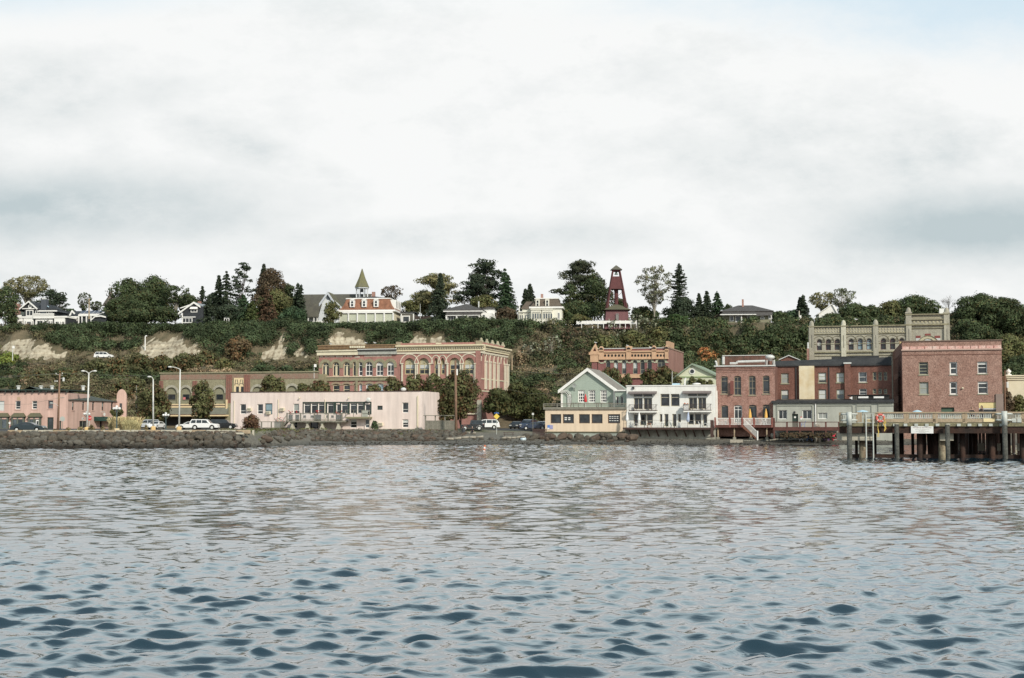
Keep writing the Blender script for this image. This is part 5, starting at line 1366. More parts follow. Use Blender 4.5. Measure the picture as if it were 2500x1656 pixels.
# --- orange / maroon brick building
f=row(1446,1633,293)
B4=bld('brick_building','maroon brick building with orange-cream cornice of small round holes','building',f,2.3)
zt=f.px(1540,851.5)[1]
A=Face(f,B4,BRICKM,0,f.L,2.0,zt,t=.35)
OC=M('orange_cream_paint',(.60,.40,.255),(.54,.34,.215),1,streak=.1)
LS=M('pale_sage_stone',(.46,.46,.34))
for i,(a,b) in enumerate(((1451,1460),(1479,1490),(1498,1509),(1518,1529),(1545,1556.5),(1563,1574),(1580,1591.5),(1605,1624))):
 vt=880-(.8 if i>4 else 0)-(2 if i==7 else 0)
 A.win(a,vt,b,913,va=vt+(5.8 if i<7 else 9),nx=2 if i==7 else 1,zsplit=[.3],fm=M('sage_frame',(.3,.31,.24)),fw=.11,blind=.5 if i in(2,3,4) else 0)
 s0,s1,z0,z1=A.rect(a,vt,b,vt+(5.8 if i<7 else 9));arch_trim(f,B4,LS,s0,s1,z0,z1,.42,.12)
A.done(body(f,0,f.L,2.0,zt-.3,22,.4))
m=MB();z0,z1=zz(1540,875,f),zz(1540,860.5,f)
m.fbox(f,0,f.L,z0,z1,.004,.3);m.fbox(f,-.1,f.L+.1,z0-.25,z0-.003,.004,.4);m.fbox(f,-.1,f.L+.1,z1+.003,z1+.3,.004,.55);m.build('cornice_band',OC,B4)
for r0,n_,u0,u1 in((0,7,1478,1529),(0,7,1544,1590),(0,3,1606,1622)):
 for k in range(n_):
  u=u0+(u1-u0)*k/(n_-1);s,z=f.px(u,868.5);m=MB()
  m.fpoly(f,arcpts(s-.22,s+.22,z,z+.26)+arcpts(s-.22,s+.22,z,z-.26)[::-1][1:-1],.3,.33);m.build('round_hole',RUBBER,B4)
for a,b in((1463,1475),(1529.5,1542),(1592,1603),(1624,1632.5)):
 s0,_=f.px(a,865);s1,_=f.px(b,865);z1=zz(1540,848,f)
 m=MB();m.fbox(f,s0,s1,zz(1540,878,f),z1-.3,.3,.55);m.fpoly(f,arcpts(s0+.05,s1-.05,z1-.5,z1+.3),-.3,.6);m.build('cornice_pier',OC,B4)
 m=MB();c=(s0+s1)/2;m.fpoly(f,arcpts(c-.4,c+.4,z1-.45,z1-.05),.6,.62);m.build('lunette',RUBBER,B4)
s0,_=f.px(1529,850);s1,_=f.px(1543,850);m=MB();m.fbox(f,s0,s1,zt-.3,zt+.5,-.5,.5);m.build('parapet_block',OC,B4)
m=MB();m.fbox(f,0,f.L,zt,zt+.15,-.6,.15);m.build('coping',METAL,B4)
a0,z0=f.px(1441,861);a1,_=f.px(1463,861);am,z1=f.px(1454,840)
m=MB();m.fpoly(f,[(a0,z0),(am,z1),(am,z1-.6),(a0+.5,z0)][::-1],-.4,.5);m.fpoly(f,[(am,z1),(a1,z0),(a1-.5,z0),(am,z1-.6)][::-1],-.4,.5);m.fbox(f,a0-.2,a1+.2,z0-.5,z0,-.3,.6);m.fbox(f,a0+.1,a1-.1,z0-2.0,z0-.503,.0,.5)
m.build('gabled_oriel',OC,B4)
m=MB();m.fbox(f,a0+.4,a1-.4,9,z0-2.003,.004,.35);m.build('oriel_shaft',BRICKM,B4)
m=MB();ops=sorted(o[:2] for o in A.op);zc=zz(1540,886,f);e_=[0]+[q_ for a,b in ops for q_ in(a-.42,b+.42)]+[f.L]
for a,b in zip(e_[::2],e_[1::2]):
 if b>a:m.fbox(f,a,b,zc-.1,zc+.14,.0042,.1)
m.build('stone_course',LS,B4)
m=MB();m.fbox(f,0,f.L,zz(1560,923,f),zz(1560,914,f),.004,.4);m.build('lower_cornice',OC,B4)
sd_=f.side(True,22)
Face(sd_,B4,M('pinkish_brick',(.33,.19,.155),(.28,.15,.12),.6,.9,fine=.2,streak=.25),0,22,2.0,zt-.01,name='side_wall').done()
m=MB();m.fbox(sd_,0,22,zt-.01,zt+.25,-.4,.1);m.fbox(f,f.L-1.2,f.L,zt+.15,zz(1630,846,f),-1.4,.2);m.build('side_coping',M('pinkish_coping',(.33,.24,.18)),B4)
for k in range(4):c=f.pt(f.L-.6,zt,-3-k*2.2);m=MB();m.box(c.x-.35,c.x+.35,c.y-.35,c.y+.35,c.z,c.z+1.6);m.build('chimney_pot',M('tan_pot',(.42,.28,.18)),B4)
# --- mint gabled hall
f=row(1661,1746,268)
B5=bld('gabled_hall','pale mint gabled hall with round attic window behind the white building','house',f,2.3)
ze=f.px(1700,921)[1];zp=f.px(1690,892)[1];sm=f.px(1690,892)[0]
m=MB();m.fpoly(f,[(-1,2.3),(f.L+1,2.3),(f.L+1,ze),(sm,zp),(-1,ze)],-16,0);m.build('wall',MINT,B5)
m=gable_front(f,-1,f.L+1,ze+.1,zp+.35,16,.5,.3,zap=sm);m.build('roof',M('green_trim_roof',(.26,.32,.24),(.22,.27,.2),1),B5)
bandz(f,B5,M('sage_band',(.33,.40,.22)),919,922,.15,'sage_band',um=1700)
s,z=f.px(1690,907);m=MB();m.fpoly(f,arcpts(s-.55,s+.55,z,z+.55)+arcpts(s-.55,s+.55,z,z-.55)[::-1][1:-1],.004,.12);w_=m.build('round_window',WTRIM,B5)
m=MB();m.fpoly(f,arcpts(s-.38,s+.38,z,z+.38)+arcpts(s-.38,s+.38,z,z-.38)[::-1][1:-1],.12,.14);m.build('pane',GLASS,w_)
# --- olive stone block with domed pinnacles
f=row(1976,2320,281)
B6=bld('stone_block','tall buff stone block with domed pinnacles and arched windows above brick wing','building',f,2.3)
sT=f.px(2212,830)[0]
zt=f.px(2090,795.5)[1];ztT=f.px(2264,768)[1]
A=Face(f,B6,STONEG,0,sT,2,zt,t=.4)
PF=M('purplish_frame',(.15,.08,.08))
for i,(a,b) in enumerate(((1994,2006.5),(2016,2028.5),(2037.5,2050),(2071.5,2084),(2093.5,2106),(2115,2127.5),(2150,2163),(2172.5,2185.5),(2195,2207))):
 vt=829.5-i*.4;A.win(a,vt,b,855.5-i*.3,va=vt+6.3,zsplit=[.42],fm=PF,fw=.1,glass=GLASSW if i in(4,5) else GLASS,blind={0:.5,3:.3,8:.97}.get(i,0),bm=YPAN if i==8 else None)
 s0,s1,z0,z1=A.rect(a,vt,b,vt+6.3);arch_trim(f,B6,STONEG,s0-.15,s1+.15,z0,z1+.15,.42,.13);arch_trim(f,B6,M('dark_moulding',(.20,.18,.12)),s0-.57,s1+.57,z0,z1+.57,.10,.2)  # thin outer arch band in a darker stone tone
A.done(body(f,0,sT,2,zt-.3,18,.45))
DST=M('dark_stone_course',(.20,.18,.125))
for v0,v1,d in((795,797.5,.4),(813.5,815.5,.22),(838.5,839.8,.10),(858,861,.3),(867.5,869,.14)):
 bandz(f,B6,STONE,v0,v1,d,'string_course',s1=sT,um=2090)
m=MB()
for r_ in(803.5,809.3):
 for a,b in((1991,2050),(2069,2129),(2148,2209)):
  for k in range(9):
   s,z=f.px(a+(b-a)*k/8.4,r_);m.fbox(f,s-.14,s+.14,z-.14,z+.14,.004,.09)
m.build('square_bosses',M('pale_stone',(.47,.43,.30)),B6)
for a,b in((1976,1988),(2054,2066),(2132,2145)):
 s0,_=f.px(a,840);s1,_=f.px(b,840)
 m=MB();m.fbox(f,s0,s1,2,zt+.15,.004,.35);c=f.pt((s0+s1)/2,zt+.15,-.1);r_=(s1-s0)/2
 m.lathe(c,[(r_,0),(r_,.1),(r_*.93,.4),(r_*.74,.7),(r_*.4,.9),(.02,.98)],14);m.build('domed_pinnacle',STONEG if a!=2054 else M('whitened_stone',(.60,.58,.48),(.42,.40,.30),1.5),B6)
 m=MB();c=(s0+s1)/2;m.fbox(f,c-.04,c+.04,f.px(a,850)[1],f.px(a,819)[1],.35,.37);m.build('slot',DMETAL,B6)
A=Face(f,B6,STONEG,sT,f.L,2,ztT,t=.4,name='tower_wall')
A.done(body(f,sT,f.L,2,ztT-.3,18,.45))
for v0,v1,d in((766.5,769,.5),(779.5,781.5,.35),(791,794.5,.45),(800.5,802,.2)):
 m=MB();m.fbox(f,sT-.1,f.L+.1,f.px(2264,v1)[1],f.px(2264,v0)[1],.004,d);m.build('string_course',STONE,B6)
for a,b,vt in((2212,2225.5,751),(2304.5,2318.5,750)):
 s0,_=f.px(a,800);s1,_=f.px(b,800);zc=f.px((a+b)/2,762)[1]
 m=MB();m.fbox(f,s0,s1,2,zc,-.6,.4);m.fbox(f,s0-.12,s1+.12,zc-.3,zc-.05,-.7,.5);c=f.pt((s0+s1)/2,zc,-.1);r_=(s1-s0)/2;m.lathe(c,[(r_*.9,0),(r_*.88,.25),(r_*.7,.6),(r_*.4,.8),(.02,.88)],14);m.build('domed_pinnacle',STONEG,B6)
 m=MB();c=(s0+s1)/2;m.fbox(f,c-.04,c+.04,f.px(a,834)[1],f.px(a,803)[1],.4,.42);m.build('slot',DMETAL,B6)
m=MB()
for k in range(8):s,z=f.px(2232+k*9.4,786);m.fbox(f,s-.17,s+.17,z-.17,z+.17,.004,.1)
for k in range(26):
 s,z=f.px(2230+k*2.55,775);m.fbox(f,s-.06,s+.05,z-.22,z+.22,.004,.05)
m.build('stone_bosses',M('pale_stone',(.47,.43,.30)),B6)
c,zs=f.px(2266,848);r_=f.px(2302,848)[0]-c
arch_trim(f,B6,M('pale_stone',(.47,.43,.30)),c-r_*.78,c+r_*.78,zs-1.5,zs+r_*.62,r_*.18,.2);arch_trim(f,B6,DST,c-r_*.97,c+r_*.97,zs-1.5,zs+r_*.62+r_*.18,.1,.3)
for a,b,v0 in((2236,2248,820),(2258,2273,815),(2282,2296,820)):
 s0,z1=f.px(a,v0);s1,z0=f.px(b,850);_,zc=f.px(a,826)
 m=MB();m.fbox(f,s0,s1,z0,zc,.01,.06);m.fbox(f,s0,s1,zc,z1,.01,.07,1);m.build('tower_window',[BLIND,M('maroon_board',(.22,.07,.06))],B6)
m=MB();s,z=f.px(2300,760,-3);m.fbox(f,s-.5,s+.5,ztT-1,z+.5,-3.5,-3);m.build('rear_chimney',WTRIM,B6)
f2=row(1972,1977,279);t=bld('brick_chimney','narrow red brick chimney flush with left end of buff stone block','chimney',f2,2.3)
m=MB();zc=f2.px(1974,851)[1];m.fbox(f2,0,f2.L,2.3,zc,-1,0);m.build('stack',BRICK,t)
m=MB();m.fbox(f2,.1,f2.L,zc,f2.px(1975,836)[1],-.8,-.1);m.build('flue',METAL,t)
# -- houses on the bluff
def hwin(f,root,boxes,fm=None,nx=1,nz=1,glass=None,fw=.14,t=.0):
 for u0,v0,u1,v1 in boxes:
  um,vm=(u0+u1)/2,(v0+v1)/2
  add_window(f,root,f.px(u0,vm)[0],f.px(u1,vm)[0],f.px(um,v1)[1],f.px(um,v0)[1],t,fm=fm,nx=nx,nz=nz,fw=fw,glass=glass)
def wallbox(f,root,mat,s0,s1,z0,z1,depth,name='wall',d1=0):
 m=MB();m.fbox(f,s0,s1,z0,z1,-depth,d1);return m.build(name,mat,root)
def hb(name,label,u0,u1,Y,cat='house',T=.10):
 f=Fac(onrow(u0,Y+0,T),onrow(u1,Y+0,T));f.um=(u0+u1)/2;f.vm=768;c=f.pt(f.L/2,0);return f,thing(name,label,cat,(c.x,c.y,gz(c.x,c.y)))
f,t=hb('craftsman_house','large charcoal shingled house with white gable, balcony and bay windows',20,165,352)
q=lambda u,v,d=0:f.px(u,v,d)
g0=gz(*f.pt(5,0).xy)-1.5
zl=q(60,777)[1];zm=q(60,754)[1]
wallbox(f,t,CHAR,0,q(164,780)[0],g0,zl,9)
m=MB();m.fbox(f,-.3,q(166,0)[0],zl,zl+.45,-9,.5);m.build('lower_cornice',WTRIM,t)
m=MB();a=q(56,0)[0];b=q(166,0)[0];m.slab(f.pt(-.3,zl+.45,.4),f.pt(b,zl+.45,.4),f.pt(q(140,0)[0],zl+1.2,-5),f.pt(1,zl+1.2,-5),.1);m.build('skirt_roof',CHAR,t)
s0,s1=q(58,0)[0],q(85,0)[0]
wallbox(f,t,CHAR,s0,q(133,0)[0],zl,zm,9,'upper_wall',-.3)
zp=q(70,735.5)[1];sm=q(70.5,0)[0]
m=MB();m.fpoly(f,[(q(52,0)[0],zm),(q(91,0)[0],zm),(sm,zp-.3)],-6,-.3);m.build('gable_wall',CHAR,t)
gable_front(f,q(52,0)[0],q(91,0)[0],zm,zp,7,.4,.3,zap=sm).build('gable_roof',CHAR,t)
m=MB()
for(ua,ub) in((48.5,70.5),(70.5,92)):
 A_=q(ua,0)[0];B_=q(ub,0)[0];za=q(60,754)[1] if ua<60 else zp;zb_=zp if ua<60 else q(60,754)[1]
 m.fpoly(f,[(A_,za-.35),(B_,zb_-.35),(B_,zb_+.05),(A_,za+.05)],.1,.45)
m.fbox(f,q(52,0)[0],q(91,0)[0],zm-.12,zm+.12,-.3,.2);m.build('bargeboard',WTRIM,t)
m=MB();s,z=q(72.5,748);m.fpoly(f,arcpts(s-.45,s+.45,z,z+.65)+arcpts(s-.45,s+.45,z,z-.65)[::-1][1:-1],-.3,-.15);m.build('oval_window',WTRIM,t);m=MB();m.fpoly(f,arcpts(s-.2,s+.2,z,z+.35)+arcpts(s-.2,s+.2,z,z-.35)[::-1][1:-1],-.15,-.12);m.build('oval_pane',GLASS,t)
zr=q(110,737)[1]
m=MB();m.add([f.pt(q(91,0)[0]-1,zm,.2),f.pt(q(139,0)[0],q(135,761)[1],.2),f.pt(q(120,0)[0],q(110,744)[1],-4),f.pt(q(72,0)[0],zp,-4),f.pt(q(139,0)[0],q(135,761)[1],-9),f.pt(s0,zm,-9)],[(0,1,2,3),(1,4,2),(4,5,3,2)]);m.build('main_roof',CHAR,t)
m=MB();m.fbox(f,q(91,0)[0],q(139,0)[0],q(130,760)[1]-.1,q(130,758)[1],-.2,.3);m.build('eave_board',WTRIM,t)
hwin(f,t,((63,757,81,772),),nx=2,fw=.22,t=.3-.12);hwin(f,t,((86,757,92,766),(94,757,100,766),(113,760,119,768),(121,761,127,768)),t=.18)
m=MB();a,b=q(84,0)[0],q(134,0)[0];z0,z1=q(100,775.5)[1],q(100,766)[1];m.fbox(f,a,b,z0,z0+.2,.6,.75);m.fbox(f,a,b,z1-.15,z1,.6,.75)
for k in range(25):s=a+(b-a)*k/24;m.fbox(f,s-.07,s+.07,z0,z1,.62,.72)
m.fbox(f,a,b,z0-.3,z0-.01,-.3,.8);m.build('balcony',WTRIM,t)
m=MB();a,b=q(34,0)[0],q(54,0)[0];m.fbox(f,a,b,q(44,775)[1],q(44,769.5)[1],.2,.35);m.build('parapet_rail',WTRIM,t)
for u0,u1,wl in((21,57,((23,785,26,799),(27.5,785,33,800),(35.5,785,41,800),(46,785,54,800))),(59,83,((61,785,64,798),(66,786,76,799),(78,785,81,798))),(88,107,((91,784,104.5,796),)),(107,121,((108,784,115,795),)),(117,130,((118,785,123,796),(125,785,129,796))),(134,146,((136,786,144,797),)),(146,160,((147,786,150,796),(152,786,157,796)))):
 s0,s1=q(u0,0)[0],q(u1,0)[0];m=MB();m.fbox(f,s0,s1,g0,zl-.05,.002,.35);m.build('bay',WTRIM,t)
 fb=Fac(f.pt(0,0,.36),f.pt(f.L,0,.36));hwin(fb,t,[(a_-.3,b_-1,c_+.3,d_) for a_,b_,c_,d_ in wl],nx=2 if u0>50 else 1,nz=2 if u0<50 else 1,fw=.085,t=0)
m=MB();s0,s1=q(99.5,0)[0],q(112,0)[0];m.fbox(f,s0,s1,zl,q(105,731)[1],-1.5,.1);m.build('chimney',M('slate_blue_shingle',(.085,.095,.11)),t)
m=MB();s,z=q(105.5,731);m.fbox(f,s-.5,s+.5,z,z+.35,-1,-.3);m.build('chimney_cap',METAL,t)
m=MB();a=q(112,743,-1)[0];m.slab(f.pt(a,q(0,743)[1]-.1,-.6),f.pt(a+1,q(0,750)[1],-.6),f.pt(a+.6,q(0,750)[1]+.2,-1.6),f.pt(a-.2,q(0,742)[1]+.4,-1.6),.08);m.build('skylight',LBLUE,t)
f,t=hb('gabled_house','grey-roofed house with brick chimney behind the charcoal house',10,56,366)
q=lambda u,v,d=0:f.px(u,v,d)
g0=gz(*f.pt(2,0).xy);ze=q(30,775)[1];zp=q(30,745)[1]
wallbox(f,t,M('pale_blue_siding',(.35,.40,.38)),0,f.L,g0,ze,8)
m=MB();m.slab(f.pt(-1,q(0,763)[1],.5),f.pt(f.L+.5,ze-.3,.5),f.pt(f.L+.5,zp-.2,-5),f.pt(.4,zp+.2,-5),.2);m.build('roof',M('green_grey_shingle',(.085,.10,.085)),t)
m=MB();m.fpoly(f,[(-.6,q(0,762)[1]),(q(24,0)[0],q(0,777)[1]),(q(24,0)[0],q(0,780)[1]),(-.6,q(0,765)[1])],.5,.7);m.build('bargeboard',WTRIM,t)
m=MB();a,b=q(38,0)[0],q(46.5,0)[0];m.fbox(f,a,b,q(40,768)[1],q(40,742)[1],-1,.3);m.build('chimney',BRICK,t);m=MB();m.tube(f.pt((a+b)/2-.1,q(40,742)[1],-.4),f.pt((a+b)/2-.1,q(40,739)[1],-.4),.2);m.build('chimney_pot',METAL,t)
f,t=hb('low_house','low charcoal house with small white gable and tilted solar panels',134,256,358)
q=lambda u,v,d=0:f.px(u,v,d)
g0=gz(*f.pt(5,0).xy)-1;ze=q(170,773)[1]
wallbox(f,t,CHAR,0,f.L,g0,ze,7)
m=MB();m.slab(f.pt(0,ze,.4),f.pt(q(194,0)[0],ze,.4),f.pt(q(192,0)[0],q(170,757)[1],-4),f.pt(q(140,0)[0],q(150,757)[1],-4),.2);m.build('roof',CHAR,t)
m=MB();a,b,c=q(170,0)[0],q(183,0)[0],q(177,0)[0];zc=q(177,757.5)[1];zd_=q(177,771)[1]
m.fpoly(f,[(a,zd_),(c,zc),(c,zc-.5),(a+.4,zd_)][::-1],.1,.5);m.fpoly(f,[(c,zc),(b+.2,q(0,766)[1]),(b,q(0,768)[1]),(c,zc-.5)][::-1],.1,.5);m.build('bargeboard',WTRIM,t)
m=MB();m.fbox(f,q(147,0)[0],q(192,0)[0],ze-.35,ze,.002,.5);m.build('eave',WTRIM,t)
hwin(f,t,((154,774,163,782),(166,774,170,784),(184,774,190,784)),nx=2);m=MB();m.fbox(f,q(173,0)[0],q(184,0)[0],g0,q(0,774)[1],.002,.06);m.build('door_frame',WTRIM,t);m=MB();m.fbox(f,q(175,0)[0],q(182.5,0)[0],g0,q(0,776)[1],.06,.08);m.build('door',CHAR,t)
m=MB();m.fbox(f,q(193,0)[0],q(252,0)[0],ze,ze+.5,-.3,.6);m.build('porch_beam',WTRIM,t)
for u in(194,202,213,224,236,249):m=MB();s=q(u,0)[0];m.fbox(f,s-.15,s+.15,g0,ze,.3,.55);m.build('porch_post',WTRIM,t)
sp=thing('solar_array','tilted bank of dark blue solar panels on the low house roof','solar panels',f.pt(q(222,0)[0],ze+.5,-1))
m=MB();A_,B_=q(193.5,766.5,.3),q(245,766.5,.3);C_,D_=q(254,758,-1),q(199,758.5,-1)
m.slab(f.pt(A_[0],A_[1],.3),f.pt(B_[0],B_[1],.3),f.pt(C_[0],C_[1],-1.6),f.pt(D_[0],D_[1],-1.6),.12);m.build('frame',WTRIM,sp)
for i in range(5):
 for j in range(2):
  def bl_(x,y):
   a=Vector(f.pt(A_[0],A_[1],.3)).lerp(f.pt(B_[0],B_[1],.3),x);b=Vector(f.pt(D_[0],D_[1],-1.6)).lerp(f.pt(C_[0],C_[1],-1.6),x);return a.lerp(b,y)+Vector((0,-.01,.03))
  x0,x1,y0,y1=(i+.04)/5,(i+.96)/5,(j+.07)/2,(j+.93)/2
  m=MB();m.quad(bl_(x0,y0),bl_(x1,y0),bl_(x1,y1),bl_(x0,y1));m.build('solar_panel',M('solar_cell',(.03,.045,.09),None,1,.15,spec=.6),sp)
f,t=hb('garage','charcoal clipped-gable garage with white bargeboards right of solar panels',219,256,355,'garage')
q=lambda u,v,d=0:f.px(u,v,d)
m=MB();P_=[(0,q(0,784)[1]),(q(234,0)[0],q(0,774)[1]),(q(249,0)[0],q(0,773)[1]),(f.L,q(0,776)[1])]
m.fpoly(f,[(0,gz(*f.pt(0,0).xy)-1),(f.L,gz(*f.pt(0,0).xy)-1)]+P_[::-1],-5,0);m.build('wall',CHAR,t)
m=MB()
for(a,b),(c,d) in zip(P_,P_[1:]):m.fpoly(f,[(a-.1,b-.1),(c,d-.1),(c,d+.3),(a-.1,b+.3)],.05,.5)
m.build('bargeboard',WTRIM,t)
m=MB();m.slab(f.pt(q(234,0)[0],P_[1][1]+.25,.3),f.pt(f.L,P_[3][1]+.25,.3),f.pt(f.L+1,P_[3][1]+1.7,-5),f.pt(q(236,0)[0],P_[1][1]+1.5,-5),.15);m.build('roof',CHAR,t)
f,t=hb('turret_house','brown turret with tall pointed shingle roof half behind trees',245,274,372)
q=lambda u,v,d=0:f.px(u,v,d)
c=f.pt(q(264,0)[0],0,-2);zb_=q(264,745,-2)[1];za=q(264,709,-2)[1];W_=(q(284,0)[0]-q(245,0)[0])/2
g0=gz(c.x,c.y)
m=MB();m.lathe((c.x,c.y,g0),[(W_*.75,0),(W_*.75,zb_-g0)],8);m.build('wall',M('brown_shingle',(.12,.09,.07)),t)
m=MB();m.lathe((c.x,c.y,zb_-.3),[(W_*1.08,0),(W_*.78,1.2),(W_*.4,(za-zb_)*.62),(.05,za-zb_+.3)],8);m.build('spire_roof',M('taupe_shingle',(.17,.145,.12),(.12,.10,.085),2,fine=.2),t)
m=MB();m.lathe((c.x,c.y,zb_-1.5),[(W_*.77,0),(W_*.77,1.0)],8);m.build('window_band',M('pale_window_band',(.33,.35,.33),(.1,.1,.1),3),t)
f,t=hb('shingled_house','black shingled house with white trim and window awning half behind a cypress',441,492,350)
q=lambda u,v,d=0:f.px(u,v,d)
g0=gz(*f.pt(2,0).xy)-1.5;sm,zp=q(474,739)
m=MB();m.fpoly(f,[(0,g0),(f.L,g0),(f.L,q(0,750)[1]),(sm,zp),(0,q(0,763)[1])],-7,0);m.build('wall',CHAR,t)
m=MB()
for a,b in(((436,765),(474,737.5)),((474,737.5),(490,748))):
 A_,B_=q(*a),q(*b);m.fpoly(f,[(A_[0],A_[1]-.4),(B_[0],B_[1]-.4),(B_[0],B_[1]+.05),(A_[0],A_[1]+.05)],.0,.45)
A_,B_=q(440.5,752),q(466,743.5);m.fpoly(f,[(A_[0],A_[1]-.2),(B_[0],B_[1]-.2),(B_[0],B_[1]+.05),(A_[0],A_[1]+.05)],-2,.2)
m.fbox(f,-.05,.2,g0,q(0,765)[1],.002,.15);m.fbox(f,0,q(478,0)[0],q(0,775.5)[1],q(0,773.5)[1],.002,.3);m.build('bargeboard',WTRIM,t)
m=MB();m.slab(f.pt(sm,zp+.1,.3),f.pt(q(490,0)[0],q(0,748)[1],.3),f.pt(q(496,0)[0],q(0,748)[1],-7),f.pt(q(482,0)[0],zp,-7),.2);m.build('roof',M('pale_blue_roof',(.30,.34,.36)),t)
hwin(f,t,((466,755,482,763),),nx=2,fw=.16);hwin(f,t,((445,776,470,789),),nx=3,fw=.2)
m=MB();a,b=q(464.5,0)[0],q(483,0)[0];m.hexa([f.pt(a,q(0,755)[1],.7),f.pt(b,q(0,755)[1],.7),f.pt(b,q(0,755)[1],0.01),f.pt(a,q(0,755)[1],0.01),f.pt(a+.1,q(0,749.5)[1],.1),f.pt(b-.1,q(0,749.5)[1],.1),f.pt(b-.1,q(0,749.5)[1],0.01),f.pt(a+.1,q(0,749.5)[1],0.01)]);m.build('window_awning',WTRIM,t)
m=MB();s,z=q(487,738,-4);m.fbox(f,s-.5,s+.4,z-1.5,z+.2,-4.5,-4);m.build('chimney',BRICK,t)
f,t=hb('garden_shed','tiny white gabled porch among dark evergreens on the bluff',545,556,352,'shed')
q=lambda u,v,d=0:f.px(u,v,d)
m=MB();g0=gz(*f.pt(0,0).xy)-1;c=f.L/2
for s in(0,c,f.L):m.fbox(f,s-.08,s+.08,g0,q(0,777)[1],-.1,.1)
m.fbox(f,-.1,f.L+.1,q(0,778)[1],q(0,776.5)[1],-.1,.12);m.build('porch_frame',WTRIM,t)
m=MB();m.fpoly(f,[(-.3,q(0,777)[1]),(f.L+.3,q(0,777)[1]),(c,q(0,772.5)[1])],-3,.1);m.build('roof',CHAR,t)
f,t=hb('church','white church with long dark roof and shingled open bell spire',700,893,380)
q=lambda u,v,d=0:f.px(u,v,d)
g0=gz(*f.pt(5,0).xy);zr=q(800,718,-6)[1];ze=q(800,757)[1]
DR=M('dark_mossy_roof',(.085,.08,.068),(.115,.11,.085),.7,.95,fine=.2,streak=.1)
WC=M('bluish_white_boards',(.60,.62,.63),(.54,.56,.57),1)
m=MB();m.slab(f.pt(0,ze,.4),f.pt(f.L,ze,.4),f.pt(f.L,zr,-7),f.pt(0,zr,-7),.3);m.slab(f.pt(0,zr,-7),f.pt(f.L,zr,-7),f.pt(f.L,ze,-14),f.pt(0,ze,-14),.3);m.build('nave_roof',DR,t)
wallbox(f,t,WC,0,f.L-.2,g0,ze,13.5)
m=MB();m.fpoly(f,[(f.L-.2,ze),(f.L+.1,ze),(f.L+.1,ze)],-1,0);
fs=f.side(True,14);m=MB();m.fpoly(fs,[(0,ze),(14,ze),(7,zr-.2)],-.3,.02);m.build('end_gable',WC,t)
sm,zp=q(802,714,1);sa,_=q(758,0,1);sb,_=q(838,0,1);zf_=q(758,770,1)[1]
m=MB();m.fpoly(f,[(q(782,0,1)[0],g0),(sb,g0),(sb,q(0,757,1)[1]),(sm,zp-.3),(q(782,0,1)[0],q(0,742,1)[1])],-1,1);m.build('transept_wall',WC,t)
m=MB()
for a,b in(((780,743),(801,713.5)),((801,713.5),(816,736))):
 A_,B_=q(*a,1),q(*b,1);m.fpoly(f,[(A_[0],A_[1]-.7),(B_[0],B_[1]-.7),(B_[0],B_[1]+.1),(A_[0],A_[1]+.1)],1,1.6)
m.build('bargeboard',M('pale_blue_trim',(.55,.58,.62)),t)
m=MB();m.slab(f.pt(sm,zp+.1,1.3),f.pt(q(833,0,1)[0],q(0,757,1)[1],1.3),f.pt(q(833,0,1)[0]+1,q(0,757,1)[1],-5),f.pt(sm,zp+.1,-5),.25);m.build('transept_roof',MOSS,t)
m=MB();s,z=q(802,727,1);m.fpoly(f,arcpts(s-.6,s+.6,z,z+.6)+arcpts(s-.6,s+.6,z,z-.6)[::-1][1:-1],1,1.1);m.build('round_window',GLASSB,t)
m=MB()
for a,b,v0,v1,dd in((734,786,742,773,3.5),(700,760,729,773,2.0)):
 A_,B_=q(a,v1,dd),q(b-8,v1,dd);C_,D_=q(b,v0,dd-2.5),q(a,v0,dd-2.5)
 m.slab(f.pt(*A_,dd),f.pt(*B_,dd),f.pt(*C_,dd-2.5),f.pt(*D_,dd-2.5),.2)
m.build('aisle_roof',DR,t)
m=MB();m.fbox(f,q(750,0,2)[0],q(778,0,2)[0],g0,q(0,773,2)[1],-.5,1.8);m.fpoly(f,[(q(776,0,3)[0],g0+.0),(q(796,0,3)[0],g0),(q(796,0,3)[0],q(0,752,3)[1]),(q(786,0,3)[0],q(0,745,3)[1]),(q(778,0,3)[0],q(0,773,3)[1])],1.5,3.2);m.build('porch_wall',WC,t)
m=MB();m.fbox(f,q(764,0,3)[0],q(794,0,3)[0],g0,q(0,784,3)[1],1.6,3.4);m.build('porch_base',WTRIM,t)
for u in(753,767,775):m=MB();s=q(u,0,3)[0];m.fbox(f,s-.12,s+.12,g0,q(0,774,3)[1],3.0,3.3);m.build('porch_post',WTRIM,t)
c=f.pt(q(883.5,0,-4)[0],0,-4);zb_=q(0,703,-4)[1];za=q(0,657,-4)[1];W_=(q(902,0)[0]-q(865,0)[0])/2
sx=thing('church_steeple','mossy pointed church steeple on open white columns','steeple',(c.x,c.y,zr-.5))
m=MB();m.lathe((c.x,c.y,zb_),[(W_,0),(W_*.80,1.0),(W_*.45,(za-zb_)*.5),(.12,za-zb_-.1),(.02,za-zb_)],8);m.build('spire',M('mossy_spire_shingle',(.15,.145,.10),(.175,.168,.075),1.0,.95,fine=.25),sx)
zc0=q(0,722,-4)[1]-1
m=MB();m.lathe((c.x,c.y,zb_-.35),[(W_*.92,0),(W_*.92,.33)],8);m.build('spire_eave',WC,sx)
for k in range(8):a=2*math.pi*(k+.5)/8;m=MB();m.tube((c.x+W_*.78*math.cos(a),c.y+W_*.78*math.sin(a),zc0),(c.x+W_*.78*math.cos(a),c.y+W_*.78*math.sin(a),zb_-.3),.13,n=5);m.build('column',WC,sx)
m=MB();m.lathe((c.x,c.y,zb_-1.3),[(.5,0),(.4,.5),(.2,.9)],8);m.build('bell',DMETAL,sx)
